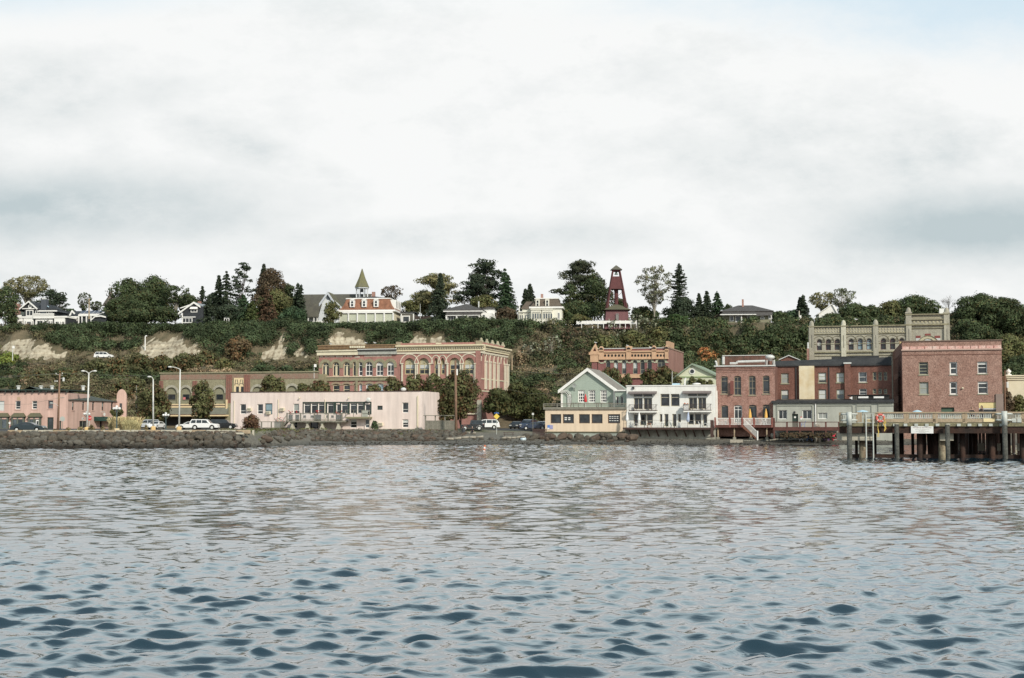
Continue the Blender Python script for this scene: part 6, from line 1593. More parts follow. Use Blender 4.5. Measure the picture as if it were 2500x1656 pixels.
m=MB();m.lathe((c.x,c.y,zc0-2),[(W_*.85,0),(W_*.85,2.3)],8);m.build('base',WC,sx)
f,t=hb('mansard_house','cream house with rust-red mansard roof, dormers and glazed porch',829,960,356)
q=lambda u,v,d=0:f.px(u,v,d)
g0=gz(*f.pt(5,0).xy)-1.5;ze=q(890,757)[1];zr=q(890,729)[1];dep=10
wallbox(f,t,CREAM,0,f.L,g0,ze,dep)
def mansard(f,root,mat,s0,s1,z0,z1,depth,flare=.5,inset=1.3):
 m=MB();prof=[(-flare,z0),(.1,z0+(z1-z0)*.14),(inset*.55,z0+(z1-z0)*.45),(inset*.85,z0+(z1-z0)*.8),(inset,z1)]
 rows=[]
 for i_,z in prof:rows.append([f.pt(s0+i_,z,-i_),f.pt(s1-i_,z,-i_),f.pt(s1-i_,z,-depth+i_),f.pt(s0+i_,z,-depth+i_)])
 vs_=[p for r in rows for p in r];fs_=[]
 for k in range(len(rows)-1):
  for j in range(4):fs_.append((k*4+j,k*4+(j+1)%4,(k+1)*4+(j+1)%4,(k+1)*4+j))
 n=len(rows)-1;fs_.append((n*4,n*4+1,n*4+2,n*4+3));m.add(vs_,fs_);m.build('mansard_roof',mat,root)
 m=MB();m.fbox(f,s0+inset-.15,s1-inset+.15,z1-.02,z1+.22,-depth+inset-.15,-inset+.15);m.build('roof_curb',WTRIM,root)
 m=MB();m.fbox(f,s0-flare,s1+flare,z0-.45,z0-.003,-depth-flare,flare);m.build('eave_cornice',WTRIM,root)
mansard(f,t,COPPER,0,f.L,ze,zr,dep)
m=MB();m.add([f.pt(1.5,zr+.2,-1.6),f.pt(f.L-1.5,zr+.2,-1.6),f.pt(f.L-1.5,zr+.2,-dep+1.5),f.pt(1.5,zr+.2,-dep+1.5),f.pt(f.L*.55,zr+1.0,-dep/2)],[(0,1,4),(1,2,4),(2,3,4),(3,0,4)]);m.build('top_roof',TAR,t)
for u in(860,889,918):
 s,_=q(u,740);w_=.62
 m=MB();m.fbox(f,s-w_,s+w_,q(0,750)[1],q(0,733)[1],-1.6,.12);m.fpoly(f,[(s-w_-.12,q(0,733)[1]),(s+w_+.12,q(0,733)[1]),(s,q(0,728.5)[1])],-1.6,.2);dm=m.build('dormer',WTRIM,t)
 m=MB();za_,zb2=q(0,748)[1],q(0,735)[1];m.fpoly(f,[(s-.28,za_),(s+.28,za_)]+arcpts(s-.28,s+.28,zb2-.3,zb2)[::-1],.12,.14);m.fbox(f,s-.3,s+.3,(za_+zb2)/2-.06,(za_+zb2)/2+.06,.14,.16,1);m.build('dormer_pane',[GLASS,WTRIM],dm)
fs=f.side(True,dep)
for k in range(4):
 s=1.8+k*2.1;m=MB();m.fbox(fs,s-.5,s+.5,ze+.4,zr-.3,-1.4,.35);dm=m.build('dormer',WTRIM,t);m=MB();m.fbox(fs,s-.25,s+.25,ze+.7,zr-.7,.35,.37);m.build('dormer_pane',GLASS,dm)
m=MB();s,z=q(912,713,-5);m.fbox(f,s-.4,s+.4,zr,z,-5.5,-4.7);m.build('chimney',BRICK,t)
m=MB();a,b=q(826,0)[0],q(960,0)[0];m.fbox(f,a,b,q(0,763.5)[1]-.2,q(0,760)[1],.002,.7);m.build('porch_beam',WTRIM,t)
for k in range(7):s=q(830+k*21.8,0)[0];m=MB();m.fbox(f,s-.17,s+.17,g0,q(0,763.5)[1]-.2,.3,.65);m.build('porch_post',WTRIM,t)
for k in range(6):
 a,b=q(830+k*21.8,0)[0]+.2,q(851.8+k*21.8,0)[0]-.2
 m=MB();m.fbox(f,a,b,g0,q(0,768)[1],.05,.35);m.fbox(f,a,b,q(0,768)[1],q(0,765)[1],.05,.3,1)
 if k==1:m.fbox(f,a+.2,b-.2,q(0,785.5)[1],q(0,783)[1],.35,.37,1)
 m.build('porch_screen',[M('pale_green_blind',(.50,.52,.41)),M('olive_shade',(.16,.16,.11))],t)
f,t=hb('sunroom','brown-fronted flat sunroom beside the mansard house',978,1010,359,'house')
q=lambda u,v,d=0:f.px(u,v,d)
g0=gz(*f.pt(2,0).xy)-1.5;zt=q(990,764)[1]
wallbox(f,t,M('brown_siding',(.13,.12,.10)),0,f.L,g0,zt,6)
m=MB();m.fbox(f,-.2,f.L+.4,zt,zt+.25,-6,.5);m.build('roof',TAR,t)
m=MB();m.fbox(f,0,f.L,zt-.3,zt-.003,.002,.12);m.fbox(f,0,.2,g0,zt-.3,.002,.12);m.fbox(f,f.L-.3,f.L,g0,zt-.3,.002,.12);m.build('trim',WTRIM,t);hwin(f,t,((982,771,1001,788),),fw=.25)
m=MB();s=q(985,0)[0];m.tube(f.pt(s,zt,-2),f.pt(s,zt+1.6,-2),.08);m.build('vent',WTRIM,t)
f,t=hb('wooden_shed','dark brown shed with white window frames on the bluff edge',1012,1050,356,'shed')
q=lambda u,v,d=0:f.px(u,v,d)
g0=gz(*f.pt(2,0).xy)-1.5;wallbox(f,t,M('dark_brown_boards',(.06,.042,.035)),0,f.L,g0,q(0,772)[1],4);hwin(f,t,((1015,780,1024,787),(1026,781,1034,787)),fw=.14)
f,t=hb('pavilion_house','low white house with broad grey pyramid roof and dark glazed front',1090,1200,354)
q=lambda u,v,d=0:f.px(u,v,d)
g0=gz(*f.pt(5,0).xy)-1.5;ze=q(1130,757)[1];zp=q(1143,737.5)[1]
s1=q(1172,0)[0]
wallbox(f,t,WTRIM,0,s1,g0,ze,12)
hip(f,0,s1,ze,zp,12,.9,inset=s1/2-.1).build('roof',SLATE,t)
m=MB();m.fbox(f,-.8,s1+.8,ze-.5,ze-.19,-12,.8);m.build('eave',WTRIM,t)
m=MB();m.fbox(f,0,s1,q(0,770)[1],q(0,764)[1],.002,.9);m.build('porch_roof',SLATE,t);m=MB();m.fbox(f,-.2,s1,q(0,771.5)[1],q(0,770)[1]-.002,.5,1.0);m.build('porch_beam',WTRIM,t)
hwin(f,t,((1094,771.5,1114,786),(1118,771.5,1141,786),(1144,771.5,1168,786)),nx=3,fw=.14)
for u in(1091,1116,1142.5,1170):m=MB();s=q(u,0)[0];m.fbox(f,s-.2,s+.2,g0,q(0,771.5)[1],.5,.85);m.build('porch_post',WTRIM,t)
hwin(f,t,((1178,768,1185,779),),fw=.12,nx=1)
a,b=q(1174,0)[0],q(1200,0)[0];wallbox(f,t,WTRIM,a,b,g0,q(0,764)[1],10,'side_wing',-.3)
m=MB();a,b=q(1178,0,-7)[0],q(1208,0,-7)[0];m.fbox(f,a,b,g0,q(0,754,-7)[1],-12,-7);m.build('rear_wing',WTRIM,t)
m=MB();m.add([f.pt(a-2,q(0,754,-7)[1],-6.5),f.pt(b+.5,q(0,754,-7)[1],-6.5),f.pt(b-1.5,q(0,748,-7)[1],-9),f.pt(a-2,q(0,748,-7)[1],-9),f.pt(b+.5,q(0,754,-7)[1],-12.5),f.pt(a-2,q(0,754,-7)[1],-12.5)],[(0,1,2,3),(1,4,2),(4,5,3,2)]);m.build('rear_roof',SLATE,t)
m=MB();s=q(1164,0)[0];m.tube(f.pt(s,q(0,748)[1],-4),f.pt(s,q(0,733)[1],-4),.18);m.build('flue',METAL,t)
f,t=hb('victorian_house','ornate white Victorian house with brown mansard roof and bay windows',1296,1372,350)
q=lambda u,v,d=0:f.px(u,v,d)
g0=gz(*f.pt(5,0).xy)-1.5;ze=q(1330,749)[1];zr=q(1330,729)[1]
WV=M('ivory_paint',(.76,.74,.64),(.70,.68,.58),1)
wallbox(f,t,WV,0,f.L,g0,ze,10);mansard(f,t,BROWNM,0,f.L,ze,zr,10,.4,1.0)
for u in(1312.5,1336):
 s,_=q(u,0);m=MB();m.fbox(f,s-.5,s+.5,q(0,749)[1],q(0,731)[1],-1.4,.1);dm=m.build('dormer',WV,t);m=MB();m.fbox(f,s-.24,s+.24,q(0,747)[1],q(0,734)[1],.1,.12);m.fbox(f,s-.26,s+.26,q(0,741)[1],q(0,740)[1],.12,.14,1);m.build('dormer_pane',[GLASS,WTRIM],dm)
m=MB();s,z=q(1323,718,-3);m.fbox(f,s-.3,s+.3,zr,z,-3.5,-3);m.build('chimney',BRICK,t)
for k,(u0,u1) in enumerate(((1297,1322),(1324,1349))):
 a,b=q(u0,0)[0],q(u1,0)[0];m=MB();m.fbox(f,a,b,g0,q(0,757.5)[1],.002,.6);m.fbox(f,a-.15,b+.15,q(0,757.5)[1],q(0,755.5)[1],.002,.8);m.build('bay',WV,t)
 fb=Fac(f.pt(0,0,.61),f.pt(f.L,0,.61));hwin(fb,t,[(u0+2+j*5.8,765,u0+7.2+j*5.8,779) for j in range(4)],fm=WV,fw=.08,t=0,glass=GLASSB);hwin(fb,t,((u0+2,761,u1-2,764),),nx=9,fw=.07,t=0,fm=WV)
hwin(f,t,((1362,763,1367,779),),fw=.13)
m=MB();m.fbox(f,0,f.L,q(0,752.5)[1],q(0,750)[1],.003,.3);m.build('frieze',WV,t)
a,b=q(1262,0,-1)[0],q(1296,0,-1)[0]
wallbox(f,t,WV,a+.5,b,g0,q(0,762,-1)[1],8,'side_wing',-1)
fb=Fac(f.pt(0,0,-.98),f.pt(f.L,0,-.98));hwin(fb,t,[(1264.5+j*4.7,769,1268.5+j*4.7,781) for j in range(3)]+[(1281,769,1285,784),(1287,769,1291,784)],fm=WV,fw=.08,t=0,glass=GLASSB);hwin(fb,t,((1264,764.5,1278,767),(1280,764.5,1291,767)),nx=6,fw=.06,t=0,fm=WV)
m=MB();m.fbox(f,a+.3,b,q(0,762,-1)[1],q(0,760.5,-1)[1],-9,-.7);m.build('wing_cornice',WV,t)
a2=q(1275,0,-3)[0]
wallbox(f,t,WV,a2,0,q(0,762,-3)[1],q(0,752,-3)[1],6,'upper_wing',-3)
m=MB();m.hexa([f.pt(a2-.4,q(0,752)[1],-2.6),f.pt(.2,q(0,752)[1],-2.6),f.pt(.2,q(0,752)[1],-9),f.pt(a2-.4,q(0,752)[1],-9),f.pt(a2+1,q(0,733)[1],-3.6),f.pt(.2,q(0,733)[1],-3.6),f.pt(.2,q(0,733)[1],-8.5),f.pt(a2+1,q(0,733)[1],-8.5)]);m.build('wing_mansard',BROWNM,t)
m=MB();s=q(1267.5,0,-2)[0];m.tube(f.pt(s,q(0,762)[1],-2),f.pt(s,q(0,744)[1],-2),.13);m.build('flue',WTRIM,t)
f,t=hb('bell_tower','tall tapering maroon wooden bell tower with hanging bell and shingle cap',1473,1534,345,'bell tower')
q=lambda u,v,d=0:f.px(u,v,d)
c0=f.pt(q(1504,0)[0],0,-3.2);g0=gz(c0.x,c0.y)-1.0
def frustum(m,c,w0,z0,w1,z1,mi=0):m.hexa([(c.x-w0,c.y-w0,z0),(c.x+w0,c.y-w0,z0),(c.x+w0,c.y+w0,z0),(c.x-w0,c.y+w0,z0),(c.x-w1,c.y-w1,z1),(c.x+w1,c.y-w1,z1),(c.x+w1,c.y+w1,z1),(c.x-w1,c.y+w1,z1)],mi)
Zt=lambda v:q(0,v,-3)[1]
px=348/F
MP=M('faded_maroon_boards',(.18,.085,.088),(.145,.068,.07),.8,.8,fine=.1,streak=.15)
m=MB();frustum(m,c0,31*px,g0,26*px,Zt(760));m.build('base_house',MP,t)
m=MB();frustum(m,c0,33*px,Zt(758.5),6*px,Zt(744));m.build('skirt_roof',MOSS,t)
leg=lambda v:interp(v,[(663,8.5),(676,10.2),(707,15.5),(757,24)])*px
for sx_ in(-1,1):
 for sy_ in(-1,1):
  m=MB();m.tube((c0.x+sx_*leg(757),c0.y+sy_*leg(757),Zt(757)),(c0.x+sx_*leg(663),c0.y+sy_*leg(663),Zt(663)),.27,.2,5);m.build('leg',MAROON,t)
m=MB();frustum(m,c0,leg(707)+.12,Zt(707),leg(676)+.1,Zt(676));m.build('boarded_stage',MAROON,t)
m=MB();m.tube((c0.x,c0.y,Zt(750)),(c0.x,c0.y,Zt(707)),.5,n=8);m.build('stair_shaft',MAROON,t)
for a,b in((1,-1),(-1,1)):m=MB();m.tube((c0.x+a*leg(745),c0.y-leg(745),Zt(745)),(c0.x+b*leg(712),c0.y-leg(712),Zt(712)),.06,n=4);m.build('brace',MAROON,t)
m=MB();frustum(m,c0,leg(663)+.12,Zt(663),leg(659)+.2,Zt(659));m.build('belfry_beam',MAROON,t)
m=MB();frustum(m,c0,14*px,Zt(659.5),.1,Zt(648));m.build('cap_roof',M('greenish_shingle',(.13,.125,.095),(.10,.095,.075),1.5),t)
m=MB();m.lathe((c0.x,c0.y,Zt(671)),[(.50,0),(.42,.12),(.28,.45),(.22,.65),(.08,.72)],12);m.build('bell',M('verdigris_bronze',(.16,.22,.18),None,2,.4,spec=.6),t)
m=MB();w_=leg(676);m.box(c0.x-w_,c0.x+w_,c0.y-.08,c0.y+.08,Zt(664.5),Zt(663.5));m.build('bell_beam',MAROON,t)
fb=Fac((c0.x-3,c0.y-29.5*px,0),(c0.x+3,c0.y-29.5*px,0));add_window(fb,t,2.6,3.4,g0+.4,Zt(765)-.2,-.0,arch=.3,fm=M('mauve_frame2',(.26,.2,.2)),fw=.12,zsplit=[.5],glass=M('grey_board',(.22,.22,.2)))
f,t=hb('white_fence','long white board fence in front of the maroon bell tower',1408,1556,344.5,'fence')
q=lambda u,v,d=0:f.px(u,v,d)
n_=11;z0,z1=q(1480,792)[1],q(1480,783.5)[1]
for k in range(n_):
 a,b=f.L*k/n_,f.L*(k+1)/n_;dz=.25*(k/n_);m=MB();m.fbox(f,a,b-.15,z0+.12,z1,0,.06);m.build('panel',WTRIM,t)
 m=MB();m.fbox(f,b-.15,b,z0-1,z1+.12,-.04,.1);m.build('post',WTRIM,t)
f,t=hb('hip_roofed_house','olive bungalow with wide dark hip roof and red brick chimney',1764,1888,350)
q=lambda u,v,d=0:f.px(u,v,d)
g0=gz(*f.pt(5,0).xy)-1.5;ze=q(1820,759.5)[1];zp=q(1820,741.5)[1]
wallbox(f,t,M('olive_siding',(.26,.255,.175)),.3,f.L-.3,g0,ze,11)
hip(f,0,f.L,ze,zp,11,.4,inset=4.4).build('roof',SLATE,t)
m=MB();a,b=q(1757,0)[0],q(1845,0)[0];m.slab(f.pt(a,q(0,769)[1],1.8),f.pt(b,q(0,768)[1],1.8),f.pt(b,q(0,761)[1],0),f.pt(a+1,q(0,761)[1],0),.12);m.build('porch_roof',SLATE,t)
m=MB();m.slab(f.pt(b,q(0,772)[1],1.2),f.pt(f.L,q(0,770)[1],1.2),f.pt(f.L,q(0,760.5)[1],0),f.pt(b,q(0,760.5)[1],0),.12);m.build('lower_roof',SLATE,t)
m=MB();m.fbox(f,a,b,q(0,770.5)[1],q(0,768.5)[1],1.7,1.95);m.build('porch_fascia',WTRIM,t)
hwin(f,t,((1781,771,1792,785),(1795,771,1810,787),(1824,771,1834,778),(1856,773,1867,780),(1876,769,1884,780)),fw=.2,glass=GLASSB)
m=MB();m.fbox(f,q(1808,0)[0],q(1811,0)[0],g0,q(0,770)[1],1.0,1.3);m.build('porch_post',WTRIM,t)
m=MB();s,z=q(1813.5,731,-4);m.fbox(f,s-.22,s+.22,zp-.8,z,-4.4,-4);m.build('chimney',BRICK,t)
for(u0,u1,ve,vp,Y,lab,up_) in((1918,1942,786,776,366,'small white house with porch glimpsed between dark trees',1938),(2003,2047,764,742,372,'tall white gabled house glimpsed among trees above stone block',2031)):
 f,t=hb('white_house',lab,u0,u1,Y)
 q=lambda u,v,d=0:f.px(u,v,d)
 g0=gz(*f.pt(1,0).xy)-.5;sm,zp=q(up_,vp);ze=q(0,ve)[1]
 m=MB();m.fpoly(f,[(0,g0),(f.L,g0),(f.L,ze+(1.0 if u0>2000 else 0)),(sm,zp),(0,ze)],-7,0);m.build('wall',WTRIM,t)
 m=gable_front(f,0,f.L,ze,zp,7,.4,.2,zap=sm);m.build('roof',SLATE if u0<2000 else WTRIM,t)
 hwin(f,t,((u0+4,ve+5,u0+8,ve+12),(u1-12,ve+4,u1-8,ve+12)),fw=.15)
 # -- foliage
def leaf_material():
 m=bpy.data.materials.new('foliage');m.use_nodes=True
 nt=m.node_tree;b=nt.nodes['Principled BSDF']
 b.inputs['Roughness'].default_value=.75;b.inputs['Specular IOR Level'].default_value=.15
 a=nt.nodes.new('ShaderNodeAttribute');a.attribute_name='Col'
 nt.links.new(a.outputs['Color'],b.inputs['Base Color'])
 t=nt.nodes.new('ShaderNodeBsdfTranslucent');nt.links.new(a.outputs['Color'],t.inputs[0])
 mx=nt.nodes.new('ShaderNodeMixShader');mx.inputs[0].default_value=.26
 out=nt.nodes['Material Output']
 nt.links.new(b.outputs[0],mx.inputs[1]);nt.links.new(t.outputs[0],mx.inputs[2]);nt.links.new(mx.outputs[0],out.inputs[0])
 return m
LEAF=leaf_material()
BARK=M('dark_bark',(.06,.05,.04),(.09,.075,.06),2,.9)
BARKL=M('pale_bark',(.34,.31,.25),(.22,.20,.16),2,.9)
BARKG=M('grey_bark',(.16,.145,.12),(.11,.10,.08),2,.9)
def unit(n,g):
 d=g.normal(size=(n,3));return d/np.linalg.norm(d,axis=1,keepdims=True)
def leaf_mesh(name,C,Nn,S,colr,parent=None,loc=(0,0,0),g=rng,asp=.62):
 n=len(C)
 N_=Nn/np.linalg.norm(Nn,axis=1,keepdims=True)
 T=np.cross(N_,unit(n,g));T/=np.linalg.norm(T,axis=1,keepdims=True)+1e-9
 B=np.cross(N_,T)
 s=S[:,None];T=T*s;B=B*s*asp
 V=np.stack([C-T,C-B*1.0,C+T,C+B*1.0],1).reshape(-1,3)
 Fq=np.arange(n*4).reshape(-1,4)
 cc=np.concatenate([colr,np.ones((n,1))],1)
 return np_mesh(name,V,Fq,LEAF,cols=np.repeat(cc,4,0),loc=loc,parent=parent)
def palette(n,pal,g,per=None):
 """leaf tones: base colour, spread, accent colour, share of accent leaves (clumped per lobe)"""
 base,spread,acc,share=pal
 c=np.array(base)[None]*(1.72+g.normal(0,spread*.62,(n,1)))*(1+g.normal(0,.04,(n,3)))
 share=min(.9,share*3.2) if g.random()<.3 else share*.25
 k=g.random(n)<share
 c[k]=np.array(acc)[None]*(1+g.normal(0,spread,(int(k.sum()),1)))
 return np.clip(c,.003,.8)
def cover(lobes,dens,size,pal,g,up=.25,shell=.35,lobe_tint=.22):
 """leaves spread over and inside a list of ellipsoid lobes"""
 Cs,Ns,Ss,Ks=[],[],[],[]
 for c,r in lobes:
  c=np.array(c);r=np.array(r if hasattr(r,'__len__') else(r,r,r),float)
  n=max(6,int(dens*(r[0]*r[1]+r[0]*r[2]+r[1]*r[2])/3*4))
  d=unit(n,g);d[:,2]=d[:,2]+up;d/=np.linalg.norm(d,axis=1,keepdims=True)
  rad=1-shell*g.random((n,1))**1.3+g.normal(0,.07,(n,1))+.35*(g.random((n,1))<.07)*g.random((n,1))
  Cs.append(c+d*r*rad);Ns.append(d+unit(n,g)*.5)
  Ss.append(size*g.uniform(.6,1.35,n));Ks.append(palette(n,pal,g)*(1+g.normal(0,lobe_tint)*.8))
 return np.concatenate(Cs),np.concatenate(Ns),np.concatenate(Ss),np.clip(np.concatenate(Ks),.003,.8)
DARK=((0.045,0.059,0.028),.28,(0.098,0.091,0.039),.10)
DGREEN=((0.036,0.059,0.031),.28,(0.063,0.091,0.042),.12)
CONIF=((.033,.044,.028),.26,(.055,.065,.035),.10)
OLIVEP=((0.087,0.090,0.039),.28,(0.140,0.119,0.049),.15)
PALEO=((0.137,0.131,0.068),.30,(0.200,0.179,0.084),.25)
BROWNP=((.072,.056,.036),.30,(.11,.075,.042),.16)
REDG=((.078,.080,.036),.30,(.12,.075,.038),.20)
ORANGEP=((.26,.12,.05),.30,(.12,.10,.045),.30)
AUTUMN=((.070,.072,.034),.30,(.15,.095,.045),.16)
SILVER=((0.200,0.210,0.152),.25,(0.105,0.116,0.063),.30)
LIME=((.105,.135,.035),.28,(.20,.22,.05),.20)
HEDGE=((.044,.060,.030),.30,(.070,.085,.038),.14)
SCRUB=((0.086,0.082,0.044),.30,(0.168,0.131,0.079),.22)
DRY=((.22,.165,.105),.25,(.10,.085,.045),.28)
TREEN={}
def tree(kind,u,vt,w,Y,pal,label,vc=None,seed=0,dens=1.0,leaf=.30,bark=None,group=None,cat='tree',name=None,lean=0,vb=None,n=None):
 g=np.random.default_rng(seed*13+int(u)*7+1);rr=random.Random(seed*17+int(u))
 base=P(u,HZ,Y);z0=gz(base.x,Y) if vb is None else P(u,vb,Y).z
 zt=P(u,vt,Y).z;H=zt-z0;W=w*Y/F
 t=thing(name or{'cone':'conifer_tree','bare':'bare_tree','bush':'bush'}.get(kind,'tree'),label,cat,(base.x,Y,z0),group)
 zc=(P(u,vc,Y).z-z0) if vc is not None else H*.12
 zc=max(.2,min(zc,H*.8));CH=H-zc
 bark=bark or BARK;lobes=[];limbs=[]
 if kind in('round','oval','bush','open'):
  prof={'round':[(0,.55),(.25,.92),(.5,1),(.75,.85),(.92,.5),(1,.15)],'oval':[(0,.5),(.2,.88),(.45,1),(.7,.95),(.88,.72),(1,.4)],'bush':[(0,.85),(.3,1),(.6,.85),(.85,.5),(1,.2)],'open':[(0,.25),(.3,.7),(.55,1),(.8,.9),(1,.45)]}[kind]
  n_=n or{'round':34,'oval':46,'bush':16,'open':95}[kind]
  for i in range(n_):
   h=(i+rr.random())/n_;a=rr.uniform(0,6.283);pr=interp(h,prof)*W/2
   lr=W*(rr.uniform(.12,.20) if kind!='open' else rr.uniform(.045,.085));lr=min(lr,CH*.3)
   if kind=='oval':lr*=.8
   q=math.sqrt(rr.random()) if kind!='bush' else rr.random()
   rad=max(0,pr-lr*.45)*(q*.55+.45)
   c=(math.cos(a)*rad+lean*h,math.sin(a)*rad,zc+h*(CH-lr)+lr*.1)
   lobes.append((c,(lr,lr,lr*(.8 if kind!='oval' else 1.15))))
   if kind!='bush' and i%(2 if kind=='open' else 4)==0:limbs.append((c,h))
  if kind in('round','oval','bush'):
   for i in range(6):h=.15+.12*i;pr=interp(h,prof)*W/2*.6;lobes.append(((rr.uniform(-.1,.1)*W,rr.uniform(-.1,.1)*W,zc+h*CH),(pr,pr,CH*.14)))
  d_={'round':12.0,'oval':12.0,'bush':12.0,'open':10}[kind]*dens*(.3/leaf)**2
  A=cover(lobes,d_,leaf,pal,g)
 elif kind in('cone','fir'):
  Cs=[];nb=int((26 if kind=='cone' else 34)*max(1,H/14)) if n is None else n
  for i in range(nb):
   h=(i+rr.random())/nb;r_=(1-h)**(.85 if kind=='cone' else .75)*W/2*(rr.uniform(.75,1.1) if kind=='cone' else rr.uniform(.45,1.15))+.15
   for j in range(6 if kind=='cone' else 4):
    a=rr.uniform(0,6.283);m_=4
    z=zc+h*CH
    for k in range(m_):
     q=(k+.6)/m_;lr=max(.22,r_*(.26 if kind=='cone' else .2))*(1-.35*q)
     dz=-r_*.25*q if kind=='cone' else-r_*.12*q+r_*.18*q*q
     lobes.append(((math.cos(a)*r_*q,math.sin(a)*r_*q,z+dz),(lr,lr,lr*(.55 if kind=='cone' else .3))))
    if kind=='fir':limbs.append(((math.cos(a)*r_*.9,math.sin(a)*r_*.9,z-r_*.04),h))
  lobes.append(((0,0,H-.5),(.22,.22,.8)))
  A=cover(lobes,(7.0 if kind=='cone' else 6.5)*dens*(.3/leaf)**2,leaf,pal,g,lobe_tint=.12)
 elif kind=='layer':
  nb=n or 30
  for i in range(nb):
   h=(i+rr.random())/nb;a=rr.uniform(0,6.283)
   pr=interp(h,[(0,.8),(.25,1),(.5,.9),(.75,.62),(.92,.36),(1,.12)])*W/2
   rad=pr*rr.uniform(.25,1)
   z=zc+h*CH*.96
   m_=3
   for k in range(m_):
    q=.4+.6*(k+1)/m_;lr=W*rr.uniform(.055,.10)
    c=(math.cos(a)*rad*q+rr.uniform(-.4,.4)+lean*h,math.sin(a)*rad*q,z+rr.uniform(-.3,.5)+q*.5)
    lobes.append((c,(lr*1.35,lr*1.35,lr*.5)))
   limbs.append((c,h))
  A=cover(lobes,9.0*dens*(.3/leaf)**2,leaf,pal,g,lobe_tint=.15)
 elif kind=='bare':A=None
 m=MB();tr=max(.10,H*.016)
 if kind=='bare':
  def br(p,d,l,r_,dep):
   q=p+d*l;m.tube(p,q,r_,r_*.66,5)
   if dep==0:return
   for k in range(3 if dep>1 else 4):
    nd=(d+Vector((rr.uniform(-1,1),rr.uniform(-1,1),rr.uniform(-.1,.7)))*.62).normalized()
    br(p+d*l*rr.uniform(.6,1),nd,l*rr.uniform(.62,.85),r_*.6,dep-1)
  br(base.copy()*1+Vector((0,0,z0-base.z)),Vector((0,0,1)),H*.36,tr*.8,5)
 else:
  O=Vector((base.x,Y,z0));topf=.93 if kind in('cone','fir') else .62
  pts=[O+Vector((lean*q+math.sin(q*5+u)*.12*(kind=='open'),0,H*topf*q)) for q in(0,.25,.5,.75,1)]
  m.path(pts,tr,7,0,tr*.25)
  for c,h in limbs:
   ce=O+Vector(c);s_=max(.12,(ce.z-z0)-(W*.28 if kind not in('fir',) else 0))/(H*topf);s_=min(.98,s_*(.85 if kind!='fir' else 1))
   k=s_*4;i_=min(3,int(k));b=pts[i_].lerp(pts[i_+1],k-i_)
   mid=b.lerp(ce,.5)+Vector((0,0,.12*W if kind in('open','oval') else 0));m.path([b,mid,ce],tr*.42*(1-.5*h),5,0,tr*.1)
 m.build('trunk',bark,t)
 if A is not None:
  o=np.array([base.x,Y,z0]);leaf_mesh('crown',A[0]+o,A[1],A[2],A[3],t,(base.x,Y,z0),g)
 return t
 # --- street trees in front of the second row
ST='street trees planted along the main street'
for a in((368,940,82,262,REDG,'large olive-red street tree left of the stone building, rounded crown',1040,92),(493,929,62,262,REDG,'egg-shaped reddish street tree in front of boarded arches',1022,62)):
 tree('oval',a[0],a[1],a[7],a[3],a[4],a[5],vc=a[6],seed=3,dens=1.5,leaf=.26,group=ST)
for a in((665,914,66,266,'reddish street tree behind the pink roof near the entrance bay',990),(738,935,44,266,'small reddish street tree at the left side behind pink roof',990),(778,928,62,266,'rust-brown street tree left of brick block arches',990),(912,938,52,266,'rust-brown street tree right of centre brick block',990),(960,920,56,266,'brown-green street tree below pale arch windows',1000),(1012,913,62,265,'brown-green street tree above the pink building end',1010),(1062,912,66,264,'reddish brown street tree between roof end and utility pole',1020),(1125,905,104,262,'biggest red-green street tree behind brown utility pole',1018)):
 tree('oval',a[0],a[1],a[2],a[3],REDG,a[4],vc=a[5],seed=5,dens=1.5,leaf=.26,group=ST)
tree('round',1085,940,70,258,((.05,.05,.022),.3,(.1,.06,.03),.15),'dark street tree against the end of the pink building',vc=1025,seed=2,dens=1.3,leaf=.27,group=ST)
for a in((1215,945,80,282,'dark green street tree right of the brick block corner',1010),(1260,928,86,296,'green-brown street tree behind yellow diamond sign',1015),(1300,945,80,302,'shadowy street tree left of the sage house',1020),(1325,960,70,290,'shadowy street tree touching the peach building',1024)):
 tree('round',a[0],a[1],a[2],a[3],((.050,.056,.024),.3,(.09,.075,.03),.18),a[4],vc=a[5],seed=6,dens=1.25,leaf=.28,group=ST)
for a in((1490,896,58,262,'reddish street tree just right of sage house roof',960),(1530,912,34,262,'small reddish street tree before orange brick lower cornice',970),(1586,900,50,262,'rusty street tree in front of the orange brick building',960),(1620,893,58,262,'rusty street tree near right end of orange brick building',960),(1648,908,36,260,'rusty street tree touching the mint gable',960)):
 tree('oval',a[0],a[1],a[2],a[3],REDG,a[4],vc=a[5],seed=8,dens=1.4,leaf=.25,group=ST)
for k,u in enumerate((1690,1712,1732)):
 tree('oval',u,918+k*5,26,258,OLIVEP,['leftmost pointed shrub tree before the mint gable','middle pointed shrub tree before the mint gable','rightmost pointed shrub tree before the mint gable'][k],vc=950,seed=9,dens=1.2,leaf=.25,n=24)
tree('open',285,996,34,262,OLIVEP,'small leafy tree by the globe lamp at the pink end tower',vc=1020,seed=3,dens=1.5,leaf=.22)
tree('bush',613,1009,56,244,((.095,.055,.035),.3,(.14,.12,.045),.25),'red-brown bush against the left end of long pink building',vc=1050,seed=3,leaf=.17,cat='bush',vb=1051,n=26)
tree('bush',914,1026,26,243,HEDGE,'dense green bush below the little balcony',vc=1050,seed=4,leaf=.16,cat='bush',vb=1052)
tree('round',2462,955,34,236,BROWNP,'red-brown tree at the right edge behind pier rail',vc=1000,seed=4,leaf=.25,dens=1.3)
tree('round',2488,962,40,238,OLIVEP,'olive tree at the right edge behind pier rail',vc=1010,seed=5,leaf=.25,dens=1.3)
